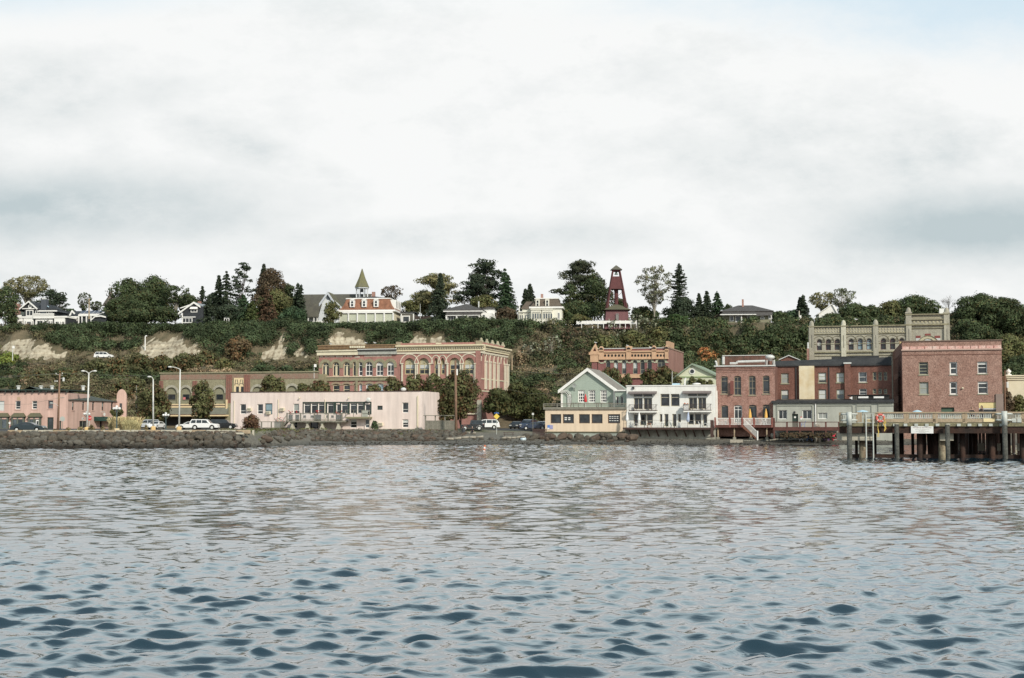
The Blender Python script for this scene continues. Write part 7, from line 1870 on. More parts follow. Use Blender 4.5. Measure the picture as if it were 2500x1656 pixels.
# --- trees on the lower slope
LS_='trees on the slope below the bluff'
def slopeY(u,v):
 """distance at which the hillside appears at this height"""
 for Y in np.arange(286,400,1.0):
  p=P(u,v,Y)
  if gz(p.x,Y)>=p.z:return Y
 return 300
for i,(u,vt,w,vb,pal,kd,lab) in enumerate(((15,855,90,930,LIME,'round','lime green tree at far left below sandy bank'),(60,905,80,950,AUTUMN,'round','olive tree behind the left pink building roof'),(110,900,80,950,AUTUMN,'round','olive tree behind the utility pole top'),(165,898,84,950,AUTUMN,'round','dark olive tree left of double lamp'),(232,870,96,950,AUTUMN,'round','orange-flecked tree below the white van'),(290,868,100,960,AUTUMN,'round','orange-flecked tree right of the double lamp head'),(335,858,96,960,AUTUMN,'round','large orange-flecked tree beneath the white bluff lamp'),(392,862,90,960,AUTUMN,'round','green-orange tree above left end of stone building'),(450,857,96,950,AUTUMN,'round','rust-flecked tree below the big sandy scar'),(500,850,92,930,AUTUMN,'round','rust-flecked tree above the boarded arches'),(587,815,104,925,((.10,.076,.042),.32,(.15,.09,.045),.22),'round','tall domed reddish-brown tree on the slope in front of the hedge'),(548,872,60,930,OLIVEP,'round','olive tree left of the domed brown tree'),(640,885,70,930,HEDGE,'round','green tree right of domed brown tree'),(700,890,66,930,HEDGE,'round','green shrub tree left of brick block parapet'),(290,925,60,1000,AUTUMN,'round','dim olive tree above pink end tower'),(330,915,70,1010,AUTUMN,'round','orange-flecked tree just left of single lamp post'))):
 tree(kd,u,vt,w,slopeY(u,(vb+vt)/2),pal,lab,vc=vb,seed=i,dens=1.0,leaf=.34,group=LS_,vb=vb+8)
for i,(u,vt,w,vb,pal,kd,lab) in enumerate(((1350,815,62,930,SILVER,'open','pale silvery birch with white trunk above peach building'),(1300,832,60,900,SILVER,'open','thin pale birch on brown slope right of brick block'),(1400,800,70,880,BROWNP,'open','twiggy brown tree left of orange gabled oriel'),(1440,790,70,880,SCRUB,'open','twiggy olive tree above the orange gabled oriel'),(1500,778,60,860,SILVER,'open','silver-leaved tree below the left part of white fence'),(1555,765,66,860,SILVER,'open','silver-leaved tree at right end of the white fence'),(1590,775,56,860,SILVER,'open','small silver-leaved tree right of the white fence'),(1470,812,90,900,OLIVEP,'round','olive tree behind orange brick building, left part'),(1545,800,90,900,OLIVEP,'round','olive tree behind orange brick building, centre'),(1610,795,96,900,OLIVEP,'round','olive tree rising behind right end of orange brick building'),(1660,798,84,900,DARK,'round','dark tree left of the orange maple'),(1726,843,76,930,ORANGEP,'round','bright orange autumn maple behind the mint gable'),(1775,850,60,930,AUTUMN,'round','olive-orange tree behind brick building roof clutter'),(1700,805,80,880,DARK,'round','dark round tree above the orange maple'),(1765,798,90,900,DARK,'round','dark round tree below left end of hip-roofed house'),(1832,772,40,900,DARK,'round','dark tree covering the hip-roofed house front'),(1885,784,90,900,DARK,'round','dark tree right of the hip-roofed house'),(1800,815,96,900,DARK,'round','dark olive tree above big mushroom exhaust fan, left'),(1870,812,96,900,DARK,'round','dark olive tree above big mushroom exhaust fan, right'),(1925,800,90,900,DARK,'round','dark tree behind small parapet gable'),(1962,788,80,900,DARK,'round','dark tree against left pinnacle of stone block'),(1420,850,66,920,BROWNP,'open','bare-looking brown tree left of orange brick building'),(1270,850,60,930,DRY,'bush','dry tan shrub right of brick block cornice'),(1330,905,70,960,DARK,'round','dark tree behind white birch trunk'),(1240,905,70,960,DARK,'round','dark tree at right edge of brick block'))):
 tree(kd,u,vt,w,slopeY(u,(vb+vt)/2),pal,lab,vc=vb,seed=i+40,dens=1.0,leaf=.34 if kd!='open' else .26,group=LS_,vb=vb+8,bark=BARKL if pal is SILVER else BARKG,cat='bush' if kd=='bush' else 'tree')
 # --- skyline trees on the bluff
for i,(kd,u,vt,w,Y,pal,lab,vc,bk) in enumerate((('round',8,695,60,372,DARK,'dark round tree at left edge of the bluff',775,BARK),('open',62,672,98,380,PALEO,'airy pale yellow-green tree behind the charcoal house',725,BARKL),('round',22,735,36,345,DARK,'dark shrub-like tree at extreme left bluff edge',790,BARK),('layer',118,712,76,368,CONIF,'dark pine right behind the charcoal house roof',765,BARK),('layer',140,722,44,366,CONIF,'smaller dark pine right of slate chimney',765,BARK),('open',200,714,34,374,DARK,'narrow drooping tree left of the wooden pole',760,BARK),('open',229,735,30,376,DARK,'small dark tree left of turret',760,BARK),('bush',165,752,36,372,DGREEN,'low dark foliage behind charcoal garage gable',770,BARK),('round',305,674,86,358,DARK,'big dark tree with ragged top right of turret',785,BARK),('round',290,720,70,352,DARK,'dark tree overlapping the turret',785,BARK),('round',375,668,96,360,DARK,'tall dark round tree second right of turret',780,BARK),('round',345,705,90,354,DARK,'dark brownish tree filling gap on bluff',785,BARK),('open',425,695,70,352,DARK,'weeping tree with bare white limbs left of black house',740,BARKL),('round',400,745,70,350,DARK,'dark undergrowth tree left of the black house',785,BARK),('round',325,750,80,348,DARK,'dark undergrowth tree behind hedge below big dark trees',788,BARK),('round',455,715,50,362,DARK,'brown-green tree behind black house ridge',760,BARK),('fir',490,700,34,372,CONIF,'thin fir with ragged tip right behind black house',770,BARK),('cone',506,725,58,347,CONIF,'dark cypress in front of black house',800,BARK),('cone',530,672,40,362,CONIF,'pointed fir left of tallest pine',770,BARK),('cone',548,664,66,360,CONIF,'dark pointed fir next to tallest pine',780,BARK),('round',520,712,60,365,CONIF,'dark evergreen mass right of the black house',780,BARK),('layer',588,643,64,362,CONIF,'tallest layered pine on the left bluff',745,BARK),('cone',590,720,84,353,DGREEN,'broad green fir in front of the layered pine',788,BARK),('cone',612,735,50,349,((.05,.065,.025),.28,(.08,.09,.035),.2),'lighter green fir at bluff edge',788,BARK),('round',560,740,66,351,CONIF,'dark evergreen at bluff edge by tiny white porch',780,BARK),('round',660,650,80,362,BROWNP,'tall brownish round tree right of layered pine',770,BARKG),('cone',640,645,44,366,CONIF,'spiky fir poking above brownish tree',740,BARK),('round',665,700,90,356,OLIVEP,'wide olive-brown tree below the brownish round tree',786,BARKG),('cone',648,700,66,350,((.075,.048,.030),.26,(.05,.055,.03),.2),'russet conifer at the hedge',790,BARK),('round',700,690,54,364,DARK,'dark tree left of twin cypress tips',785,BARK),('cone',724,692,34,360,CONIF,'dark twin-tipped cypress left of church',786,BARK),('cone',732,697,32,358,CONIF,'second dark cypress tip left of church',786,BARK),('round',712,745,60,352,DGREEN,'green tree at foot of cypresses',790,BARK),('round',807,733,42,349,OLIVEP,'olive tree in front of church transept',788,BARK),('open',955,696,52,385,BROWNP,'thin reddish tree behind rust mansard dormers',735,BARK),('round',1000,730,44,376,OLIVEP,'green tree right of mansard house',770,BARK),('layer',1068,674,128,378,PALEO,'broad pale olive spreading tree left of tall pines',745,BARKG),('cone',1074,668,16,372,CONIF,'thin fir tip above pale spreading tree',700,BARK),('round',1030,705,60,384,PALEO,'pale yellowish tree at left of spreading tree',765,BARKG),('cone',1073,690,88,355,CONIF,'big dark spreading fir left of pyramid roof house',786,BARK),('layer',1185,641,118,372,CONIF,'tallest dark pine group behind pyramid roof house',735,BARK),('layer',1160,680,96,368,CONIF,'dark layered pine on left of tall pine group',745,BARK),('round',1180,717,56,361,OLIVEP,'olive birch behind pyramid roof',755,BARKG),('cone',1232,655,54,368,DGREEN,'green conifer right of the tall pines',770,BARK),('cone',1240,672,66,370,CONIF,'dark conifer leaning right of tall pines',780,BARK),('round',1200,735,80,368,CONIF,'dark foliage between pines and pyramid roof house',785,BARK),('round',1237,747,48,350,BROWNP,'reddish-brown shrub tree between two white houses',788,BARK),('cone',1294,694,38,372,CONIF,'small dark fir behind ivory Victorian house',755,BARK),('cone',1283,706,24,371,CONIF,'shorter dark fir tip behind ivory Victorian house',755,BARK),('layer',1420,638,134,368,((.040,.046,.028),.28,(.07,.07,.04),.15),'great spreading cedar left of the bell tower',760,BARKG),('round',1452,662,84,364,DARK,'dense dark tree adjoining left of bell tower',775,BARK),('round',1410,730,100,356,DARK,'dark lower foliage right of ivory Victorian house',785,BARK),('layer',1390,700,70,360,DARK,'dark tree behind right side of Victorian house',775,BARK),('round',1512,725,46,372,DARK,'dark foliage seen between bell tower legs',782,BARK),('bush',1415,765,60,345,OLIVEP,'olive bush between Victorian house and white fence',790,BARK),('open',1600,648,88,350,((.11,.115,.075),.3,(.17,.16,.10),.2),'tall airy grey-green tree with pale forked trunk',742,BARKL),('fir',1661,645,56,358,CONIF,'open-branched fir with spiky tip',735,BARK),('round',1665,722,84,356,CONIF,'dense black-green tree beneath spiky fir',785,BARK),('round',1570,745,66,354,DARK,'dark tree left of pale forked trunk',785,BARK),('bush',1650,765,72,344,((.04,.065,.025),.3,(.07,.09,.03),.2),'green bush at foot of the pale forked trunk',790,BARK),('cone',1709,718,34,356,CONIF,'first pointed cypress right of spiky fir',786,BARK),('cone',1728,711,40,356,CONIF,'second pointed cypress right of spiky fir',786,BARK),('cone',1753,714,50,358,DGREEN,'greener rounded conifer left of hip-roofed house',786,BARK),('round',1766,762,34,352,BROWNP,'brownish shrub tree before hip-roofed house porch',785,BARK),('round',1905,758,46,360,DARK,'dark tree right of hip-roofed house corner',785,BARK),('bush',1780,742,24,370,DARK,'tiny treetop left behind hip-roofed house',760,BARK),('cone',1964,722,40,362,CONIF,'dark double-tipped cypress above stone block left pinnacle',790,BARK),('cone',1957,728,30,363,CONIF,'left tip of the cypress pair by small white house',790,BARK),('round',1940,755,50,376,DGREEN,'bluish dark tree behind small white house',785,BARK),('open',2012,712,62,386,PALEO,'airy grey tree left behind white gable',755,BARKG),('open',2058,703,64,386,((.14,.15,.10),.3,(.07,.08,.04),.3),'airy silvery tree right behind white gable',750,BARKL),('round',2035,762,62,362,DARK,'dark tree overlapping the white gable',795,BARK),('round',2085,735,80,366,DARK,'dark brown-green tree right of white gable',800,BARK),('round',2130,742,76,366,DARK,'dark round tree above stone block middle',800,BARK),('round',2180,730,76,366,OLIVEP,'olive tree left of stone tower',800,BARK),('round',2235,716,112,366,DARK,'large dark tree behind the stone tower',790,BARK),('bare',2324,722,60,362,None,'leafless tree right of the stone tower',800,BARKG),('round',2340,762,60,362,BROWNP,'brownish low tree right of stone tower',810,BARK),('round',2400,712,124,345,DARK,'huge dark tree right of the stone tower',800,BARK),('round',2450,722,110,342,DARK,'huge dark tree at upper right edge',810,BARK),('round',2500,745,110,340,DARK,'dark tree cut by the right edge',830,BARK),('round',2365,775,70,340,DARK,'dark tree above red brick roof left of huge trees',835,BARK),('round',2470,810,90,325,OLIVEP,'olive tree right of red brick building top',900,BARK),('round',2480,880,90,310,DARK,'dark tree behind cream building',950,BARK),('round',2510,860,80,318,DARK,'dark tree cut by right edge behind cream building',940,BARK),('round',2400,790,90,335,DARK,'dark tree above the red brick parapet',850,BARK))):
 Y=(Y+3)/(1+.12*XU(u,1.0))
 tree(kd,u,vt,w*1.2,Y,pal,lab,vc=vc,seed=i+90,dens=1.0,leaf=.27 if kd not in('open','fir') else .24,bark=bk,cat='bush' if kd=='bush' else 'tree')
 # --- hedges, ivy and scrub covering the bluff (nobody could count the shrubs)
def slope_cover():
 g=np.random.default_rng(3);r_=random.Random(3)
 H_,S_,D_,O_,G_=[],[],[],[],[]
 for i in range(70000):
  x=r_.uniform(-175,185);e=-r_.random()**.8*52+2.5;y=bline(x)+e
  z=gz(x,y)
  if z<2.6:continue
  u,v=project(x,y,z)
  if u<-300 or u>2900 or(e>-4.5 and(1395<u<1568 or 1770<u<1815 or 1850<u<1885)):continue
  vz=project(x,y,z-1.5)[1]
  sand=in_sand(u,v) or in_sand(u,vz)
  if e>-15:
   edge=e>-9
   if u<1290:
    if sand:continue
    if r_.random()<(.34 if edge else .2):
     rr_=r_.uniform(.9,2.0);low=interp(u,[(0,812),(90,815),(170,862),(360,848),(500,866),(560,880),(760,868),(960,850),(1290,850)])
     if u<130 and r_.random()<.7:S_.append(((x,y,z+.3),(rr_,rr_,rr_*.7)));continue
     if v<low:H_.append(((x,y,z+.2 if e>-3 else z+.5),(rr_*1.15,rr_*1.15,rr_*(.62 if e>-3 else .9))))
     elif r_.random()<.4:S_.append(((x,y,z),(rr_*.8,rr_*.8,rr_*.6)))
   else:
    if r_.random()<.25:
     rr_=r_.uniform(.8,1.9);(O_ if r_.random()<(.8 if u>1600 else .45) else S_).append(((x,y,z+.3),(rr_,rr_,rr_*.85)))
  else:
   if sand and r_.random()>.12:continue
   if r_.random()<.14:
    rr_=r_.uniform(.6,1.7);b=noise.noise(Vector((x*.07,y*.07,5)))
    if u<1350:
     tgt=D_ if b>.10 else(S_ if b>-.22 else O_)
     if 60>u:tgt=O_
    else:tgt=O_ if b>-.15 or u>1650 else S_
    tgt.append(((x,y,z),(rr_*1.15,rr_*1.15,rr_*(.5 if tgt is D_ else .85))))
 for nm,lb,pal,lab,dn,sz in(('ivy_hedge',H_,HEDGE,'rounded dark green shrubs and ivy spilling over the bluff edge',19,.22),('dry_scrub',S_,SCRUB,'olive-brown scrub on the slope below the hedge',12.0,.22),('dry_grass',D_,DRY,'tan dry grass and brush patches on the slope',12.0,.20),('undergrowth',O_,DARK,'dark green undergrowth on the hillside',12.0,.25)):
  if not lb:continue
  C,N_,S,K=cover(lb,dn,sz,pal,g,up=.35,lobe_tint=.42)
  keep=np.array([ not in_sand(*project(*c)) or r_.random()<.04 for c in C])
  tag(leaf_mesh(nm,C[keep],N_[keep],S[keep],K[keep],g=g),lab,nm.replace('_',' '),kind='stuff')
slope_cover()
def edge_growth():
 g=np.random.default_rng(8);r_=random.Random(8);L1=[]
 for i in range(1080):
  x=r_.uniform(-175,185);y=bline(x)+r_.uniform(-2.5,1.5);z=gz(x,y);u,v=project(x,y,z+.6)
  top=interp(u,[(0,800),(20,799),(120,796),(230,784),(300,786),(470,790),(530,782),(600,784),(700,790),(1010,787),(1020,785),(1100,781),(1220,780),(1260,790),(1385,796),(1400,803),(1560,801),(1575,790),(1700,792),(1760,794),(1890,794),(1900,790),(2500,790)])
  zt=P(u,top,y).z;rz=max(.35,min(1.4,(zt-z)*.75))
  L1.append(((x,y,zt-rz),(r_.uniform(.9,1.5),r_.uniform(.9,1.4),rz)))
 A=cover(L1,15,.21,HEDGE,g,up=.5);tag(leaf_mesh('bluff_top_hedge',A[0],A[1],A[2],A[3],g=g),'green hedge along the bluff top in front of the houses','hedge',kind='stuff')
edge_growth()
def grass_clump(u0,u1,v0,v1,Y,n,pal,lab,name='pampas_grass',cat='ornamental grass',h=2.4):
 g=np.random.default_rng(int(u0));base=P((u0+u1)/2,v1,Y);t=thing(name,lab,cat,(base.x,Y,gz(base.x,Y)))
 V=[];K=[]
 for i in range(n):
  u=g.uniform(u0+6,u1-6);x=XU(u,Y)+g.normal(0,.1);y=Y+g.uniform(-1.2,1.2);z=gz(x,y)
  hh=h*g.uniform(.45,1.0);dx,dy=g.normal(0,.28,2)*hh*.8;w_=.05
  p0=np.array([x,y,z]);p1=p0+[dx*.4,dy*.4,hh*.65];p2=p0+[dx,dy,hh*(1 if g.random()<.5 else .75)]
  a=np.array([w_,0,0]);V+=[p0-a,p0+a,p1+a*.9,p1-a*.9,p1-a*.9,p1+a*.9,p2+a*.9,p2-a*.9]
  c=np.array(pal[0])*(1+g.normal(0,pal[1]));K+=[c*.8]*4+[np.clip(c*1.2,0,.8)]*4
 V=np.array(V);K=np.concatenate([np.array(K),np.ones((len(K),1))],1)
 np_mesh('blades',V,np.arange(len(V)).reshape(-1,4),LEAF,cols=K,loc=t.location,parent=t)
grass_clump(266,345,1020,1054,212,1500,((.46,.38,.21),.25),'wide straw-coloured pampas grass clump beside the globe lamp',h=2.3)
grass_clump(300,340,1020,1054,209,700,((.42,.37,.2),.25),'lower right tuft of the straw-coloured pampas grass',h=1.8)
for i,(u,vt,w) in enumerate(((135,1047,14),(167,1043,19),(197,1041,20),(224,1036,22),(252,1037,16),(357,1036,14))):
 tree('bush',u,vt,w,206,((.17,.135,.07),.3,(.10,.09,.045),.3),['first small dry bush right of the leaning utility pole','second dry bush along road verge','dry bush left of the double lamp base','rounded bush right of double lamp base','small bush in front of dark awning','tawny bush right of pampas grass'][i],vc=1056,leaf=.13,cat='bush',vb=1058,group='dry bushes on the road verge',n=12)
g_=np.random.default_rng(77);L2=[]
for i in range(520):
 u=rnd.uniform(540,1100);Y=rnd.uniform(216,240) if u>660 else rnd.uniform(198,232);x=XU(u,Y);z=gz(x,Y);v=project(x,Y,z)[1]
 if z<.9 or v>1082 or(u>760 and rnd.random()<.72):continue
 r_=rnd.uniform(.25,.7);L2.append(((x,Y,z+.05),(r_*1.2,r_,r_*.5)))
A=cover(L2,16,.13,((.085,.095,.04),.3,(.15,.12,.06),.3),g_,up=.5);tag(leaf_mesh('bank_grass',A[0],A[1],A[2],A[3],g=g_),'rough grass and weeds on the bank left of the pink building','grass',kind='stuff')
# -- boulders, driftwood, low wall
def boulder_mesh(seed,mat):
 rr=random.Random(seed);m=MB();m.ball((0,0,0),1,.85,.72,12,8)
 V=[]
 for x,y,z in m.v:
  p=Vector((x,y,z));n=noise.noise(p*1.1+Vector((seed*7.3,0,0)))*.38+noise.noise(p*2.6+Vector((0,seed*3.1,0)))*.14
  q=p*(1+n)
  for k in range(3):
   d=Vector((math.sin(seed*2+k*2.1),math.cos(seed*1.3+k*1.7),math.sin(k*1.9+seed)*.6)).normalized()
   s=q.dot(d)
   if s>.68:q-=d*(s-.68)*.85
  V.append(q)
 m.v=[tuple(v) for v in V]
 me=bpy.data.meshes.new('boulder');me.from_pydata(m.v,[],m.f);me.materials.append(mat);me.validate()
 me.polygons.foreach_set('use_smooth',[True]*len(me.polygons));me.set_sharp_from_angle(angle=.6)
 return me
BM=[boulder_mesh(i+1,(ROCK,ROCKG,ROCK,ROCKB,ROCK,ROCKG)[i%6]) for i in range(12)]
rb=random.Random(21)
RIP='dark angular boulders of the seaside rock revetment'
def boulder(x,y,z,r,label,group,mats=None):
 o=bpy.data.objects.new('boulder',BM[rb.randrange(12)] if mats is None else BM[mats[rb.randrange(len(mats))]]);COL.objects.link(o)
 o.location=(x,y,z);o.scale=(r*rb.uniform(.8,1.25),r*rb.uniform(.8,1.2),r*rb.uniform(.75,1.1));o.rotation_euler=(rb.uniform(-.5,.5),rb.uniform(-.5,.5),rb.uniform(0,6.28))
 return tag(o,label,'boulder',group)
big=[]
x=XU(-12,190)
cnt=0
for rowi,(off,r0) in enumerate(((.2,.62),(1.6,.72),(3.1,.74),(4.6,.66))):
 x=XU(-12,190)+rb.uniform(0,.6)
 while x<-38.2:
  r=r0*rb.uniform(.65,1.25);y=shore(x)+off+rb.uniform(-.4,.4)
  boulder(x,y,gz(x,y)+.05+rb.uniform(-.12,.22),r,'dark boulder piled in the rock revetment left of the long pink building',RIP);cnt+=1
  x+=r*1.55
for i in range(11):
 y=193+i*2.1;x=-37.6+rb.uniform(-.8,.8)+(y-193)*.12
 boulder(x,y,gz(x,y)+.3,rb.uniform(.5,.8),'dark boulder piled in the rock revetment left of the long pink building',RIP)
x=-35
while x<-9.5:
 for off in(11.5,13.6,15.8):
  if cnt>285:break
  r=rb.uniform(.42,.85);y=shore(x)+off+rb.uniform(-.6,.6);boulder(x+rb.uniform(-.3,.3),y,gz(x,y)+.1,r,'brownish boulder on the bank below the long pink building deck','boulders below the long pink building');cnt+=1
 x+=1.05
def rubble(name,label,n,fn,rlo,rhi,seed):
 """small stones nobody could count, one object"""
 g=random.Random(seed);V=[];Fa=[];base=[(m.vertices,m.polygons) for m in BM[:5]]
 lo=[]
 for s in range(5):
  m=MB();m.ball((0,0,0),1,.85,.7,7,4);lo.append(([Vector(p)*(1+noise.noise(Vector(p)*1.5+Vector((s*5,0,0)))*.5) for p in m.v],m.f))
 for i in range(n):
  x,y,z=fn(g);r=g.uniform(rlo,rhi);vs_,fs_=lo[g.randrange(5)];a=g.uniform(0,6.28);ca,sa=math.cos(a),math.sin(a);o=len(V)
  V+=[(x+r*(p.x*ca-p.y*sa),y+r*(p.x*sa+p.y*ca),z+r*p.z*.9) for p in vs_];Fa+=[tuple(k+o for k in f_) for f_ in fs_]
 me=bpy.data.meshes.new(name);me.from_pydata(V,[],Fa);me.materials.append(ROCK);me.materials.append(ROCKG);me.materials.append(ROCKB)
 npf=len(lo[0][1]);me.polygons.foreach_set('material_index',[(i//npf)%3 for i in range(len(Fa))])
 o=bpy.data.objects.new(name,me);COL.objects.link(o);return tag(o,label,'stones',kind='stuff')
def f1(g):
 x=g.uniform(-72,-38);y=shore(x)+g.uniform(-.2,6.4);return x,y,gz(x,y)+g.uniform(-.05,.15)
rubble('riprap_rubble','small stones packed between the revetment boulders',1500,f1,.16,.42,1)
def f2_(g):
 x=g.uniform(-37,-8);y=shore(x)+9.5+g.random()*12;return x,y,gz(x,y)+g.uniform(-.05,.12)
rubble('bank_rubble','loose rock and rubble on the bank under the long pink building',1500,f2_,.14,.42,2)
def f3_(g):
 x=g.uniform(-37,70);y=shore(x)+g.random()**1.5*9;return x,y,gz(x,y)
rubble('beach_stones','scattered stones along the dark shingle beach',1300,f3_,.05,.17,3)
k=0
for u,v,r in((1285,1068,1.0),(1305,1068,1.05),(1325,1072,.8),(1343,1069,1.15),(1372,1068,1.25),(1391,1067,.8),(1413,1067,1.05),(1434,1071,.9),(1453,1071,1.15),(1471,1063,.75),(1486,1064,.85),(1474,1074,.85),(1500,1072,.85),(1518,1066,1.05),(1517,1075,.75),(1542,1071,1.2),(1276,1078,.65),(1296,1079,.7),(1335,1079,.6),(1360,1078,.7),(1402,1078,.6),(1424,1079,.6),(1445,1079,.6),(1490,1079,.65),(1530,1079,.6)):
 Y=interp(u,[(1270,232),(1550,228)])-(3 if v>1075 else 0);p=P(u,v,Y)
 boulder(p.x,Y,max(p.z,gz(p.x,Y)+.1),r*.88,'round dark boulder at the foot of the pale green foundation','round boulders before the peach building',(3,9,0,4));k+=1
for u,v,r in((1158,1062,.5),(1175,1064,.6),(1200,1066,.55),(1228,1063,.6),(1242,1065,.45)):
 Y=228;p=P(u,v,Y);boulder(p.x,Y,gz(p.x,Y)+.1,r,'pale boulder on the little beach at the street end','pale boulders on the small beach',(1,5))
def log(name,label,u0,v0,u1,v1,Y,r,mat=WOODG,r1=None,cat='driftwood',dY=0):
 a=P(u0,v0,Y);b=P(u1,v1,Y+dY);a.z=max(a.z,gz(a.x,a.y)+r*.6) if name=='driftwood_log' else a.z;b.z=max(b.z,gz(b.x,b.y)+r*.6) if name=='driftwood_log' else b.z
 m=MB();pts=[a.lerp(b,k/5)+Vector((0,0,math.sin(k*1.9+u0)*r*.3)) for k in range(6)]
 m.path(pts,r,8,0,r1 if r1 is not None else r*.8);return tag(m.build(name,mat,smooth=True),label,cat)
DW=M('bleached_driftwood',(.36,.33,.27),(.26,.235,.19),2,.9,fine=.15)
log('driftwood_log','long bleached driftwood log along the small street-end beach',1090,1072,1180,1066,226,.22,DW)
log('driftwood_log','thin bleached log on the beach beside picnic table',1225,1070,1282,1067,226,.2,DW)
log('driftwood_log','big grey driftwood log on shingle right of white stair',1882,1064,1945,1061,228,.42,DW)
log('driftwood_log','slim dark driftwood log lying below big grey log',1870,1076,1932,1070,224,.16,WOODG)
log('driftwood_log','thin pale log in front of purple and red chairs',1996,1069,2050,1068,223,.16,DW)
log('driftwood_log','flat dark board at the waterline below the white stair',1815,1077,1842,1076,222,.10,WOODG)
t=thing('beached_box','pale open wooden box lying on beach below deck','box',P(1797,1074,224));p=t.location;z=gz(p.x,p.y)
m=MB();m.box(p.x-1.05,p.x+1.05,p.y-.4,p.y+.4,z,z+.5);m.build('box_sides',DW,t);m=MB();m.box(p.x-.95,p.x+.95,p.y-.3,p.y+.3,z+.5,z+.52);m.build('box_inside',WOODG,t)
for i,(u,dv) in enumerate(((1992,0),(1998,1))):
 a=P(u+(3 if i else-1),1079,222);a.z=gz(a.x,a.y)-.3;b=P(u+2,1036+dv,222)
 tag(MB().tube(a,b,.24,.2,8).build('old_piling',DW,smooth=True),['left leaning weathered piling of the pair on the beach','right weathered piling of the pair on the beach'][i],'piling')
t=thing('crest_wall','low concrete and timber edge along the top of the revetment','low wall',(-60,shore(-60)+6.6,2.1))
for i in range(16):
 x0=-70+i*2.05;y=shore(x0)+6.8;m=MB();m.box(x0,x0+1.98,y,y+.3,gz(x0,y)-.1,gz(x0,y)+.42);m.build('beam',CONCL if i%3 else WOODT,t)
for i in range(9):
 x0=-69+i*3.9;y=shore(x0)+6.6;m=MB();m.box(x0,x0+.3,y,y+.18,gz(x0,y)-.4,gz(x0,y)+.45);m.build('post',CONCL,t)
f=row(1890,2048,234)
t=thing('waterfront_deck','low dark red railed deck in front of the grey-green building','deck',f.pt(f.L/2,1.2,0))
zd=f.px(1960,1043)[1];zr=f.px(1960,1030)[1]
m=MB();m.fbox(f,-.2,f.L,zd-.3,zd,-7,0);m.build('floor',WOODR,t);m=MB();m.fbox(f,-.2,f.L,zr-.1,zr,-.05,.12);m.fbox(f,-.2,f.L,zd-.55,zd-.28,-.05,.1);m.build('handrail',WOODR,t)
for k in range(6):s=f.L*k/5;m=MB();m.fbox(f,s-.12,s+.12,.9,zr+(.6 if k==0 else 0),-.12,.08);m.build('post',WOODR,t)
m=MB();
for k in range(1,60):s=f.L*k/60;m.fbox(f,s-.02,s+.02,zd,zr-.1,0,.04)
m.build('balusters',M('pale_pink_baluster',(.42,.33,.28)),t)
m=MB()
for k in range(160):m.ball(f.pt(rnd.uniform(1,f.L),rnd.uniform(1.1,1.9),rnd.uniform(.15,.9)),.22,.2,.16,5,3)
tag(m.build('bank_plants',M('dark_shrub_mix',(.05,.05,.025),(.09,.05,.03),3)),'dark low plants along the foot of the dark red deck','plants',kind='stuff')
lounge(f,1960,-1.5,zd,BLUE,'blue wooden chair on the dark red deck right of green door',None,1)
for u,mt,lab in((2017,PURPLE,'purple garden chair on the beach'),(2039,M('crimson_paint',(.62,.05,.09)),'crimson garden chair on the beach left of the pier'),(1976,M('faded_blue',(.16,.24,.42)),'faded blue garden chair low on the beach near leaning pilings')):
 p=P(u,1063,225);z=gz(p.x,p.y);g=Fac((p.x-1,225),(p.x+1,225));s=1.0
 t=thing('garden_chair',lab,'chair',(p.x,225,z),'painted garden chairs on the beach')
 m=MB();m.hexa([g.pt(s-.3,z+.32,.3),g.pt(s+.3,z+.32,.3),g.pt(s+.3,z+.22,-.3),g.pt(s-.3,z+.22,-.3),g.pt(s-.3,z+.38,.3),g.pt(s+.3,z+.38,.3),g.pt(s+.3,z+.28,-.3),g.pt(s-.3,z+.28,-.3)]);m.build('seat',mt,t)
 for k in range(5):a=s-.3+k*.125;h=.98+.12*math.sin(math.pi*(k+.5)/5);m=MB();m.hexa([g.pt(a,z+.3,-.25),g.pt(a+.105,z+.3,-.25),g.pt(a+.105,z+.3,-.3),g.pt(a,z+.3,-.3),g.pt(a-.01,z+h,-.5),g.pt(a+.115,z+h,-.5),g.pt(a+.115,z+h,-.55),g.pt(a-.01,z+h,-.55)]);m.build('back_slat',mt,t)
 for a in(-.36,.36):m=MB();m.fbox(g,s+a-.07,s+a+.07,z+.58,z+.62,-.35,.38);m.build('armrest',mt,t);m=MB();m.fbox(g,s+a-.04,s+a+.04,z,z+.58,.2,.3);m.build('leg',mt,t);m=MB();m.fbox(g,s+a-.04,s+a+.04,z,z+.58,-.35,-.27);m.build('leg',mt,t)
p=P(1956,1066,224);t=thing('plastic_stool','small white plastic stool on the beach','stool',(p.x,p.y,gz(p.x,p.y)));z=t.location.z
m=MB();m.box(p.x-.28,p.x+.28,p.y-.25,p.y+.25,z+.38,z+.43);m.build('seat',WPLAS,t)
for a in(-1,1):
 for b in(-1,1):m=MB();m.tube((p.x+a*.28,p.y+b*.25,z),(p.x+a*.2,p.y+b*.18,z+.4),.03,n=4);m.build('leg',WPLAS,t)
g=Fac(P(1960,HZ,229),P(2000,HZ,229));umbrella(g,1979,1032,0,gz(*g.pt(1,0).xy)+.6,CONCL,'closed cream umbrella leaning on beach near blue chair',lean=.1)
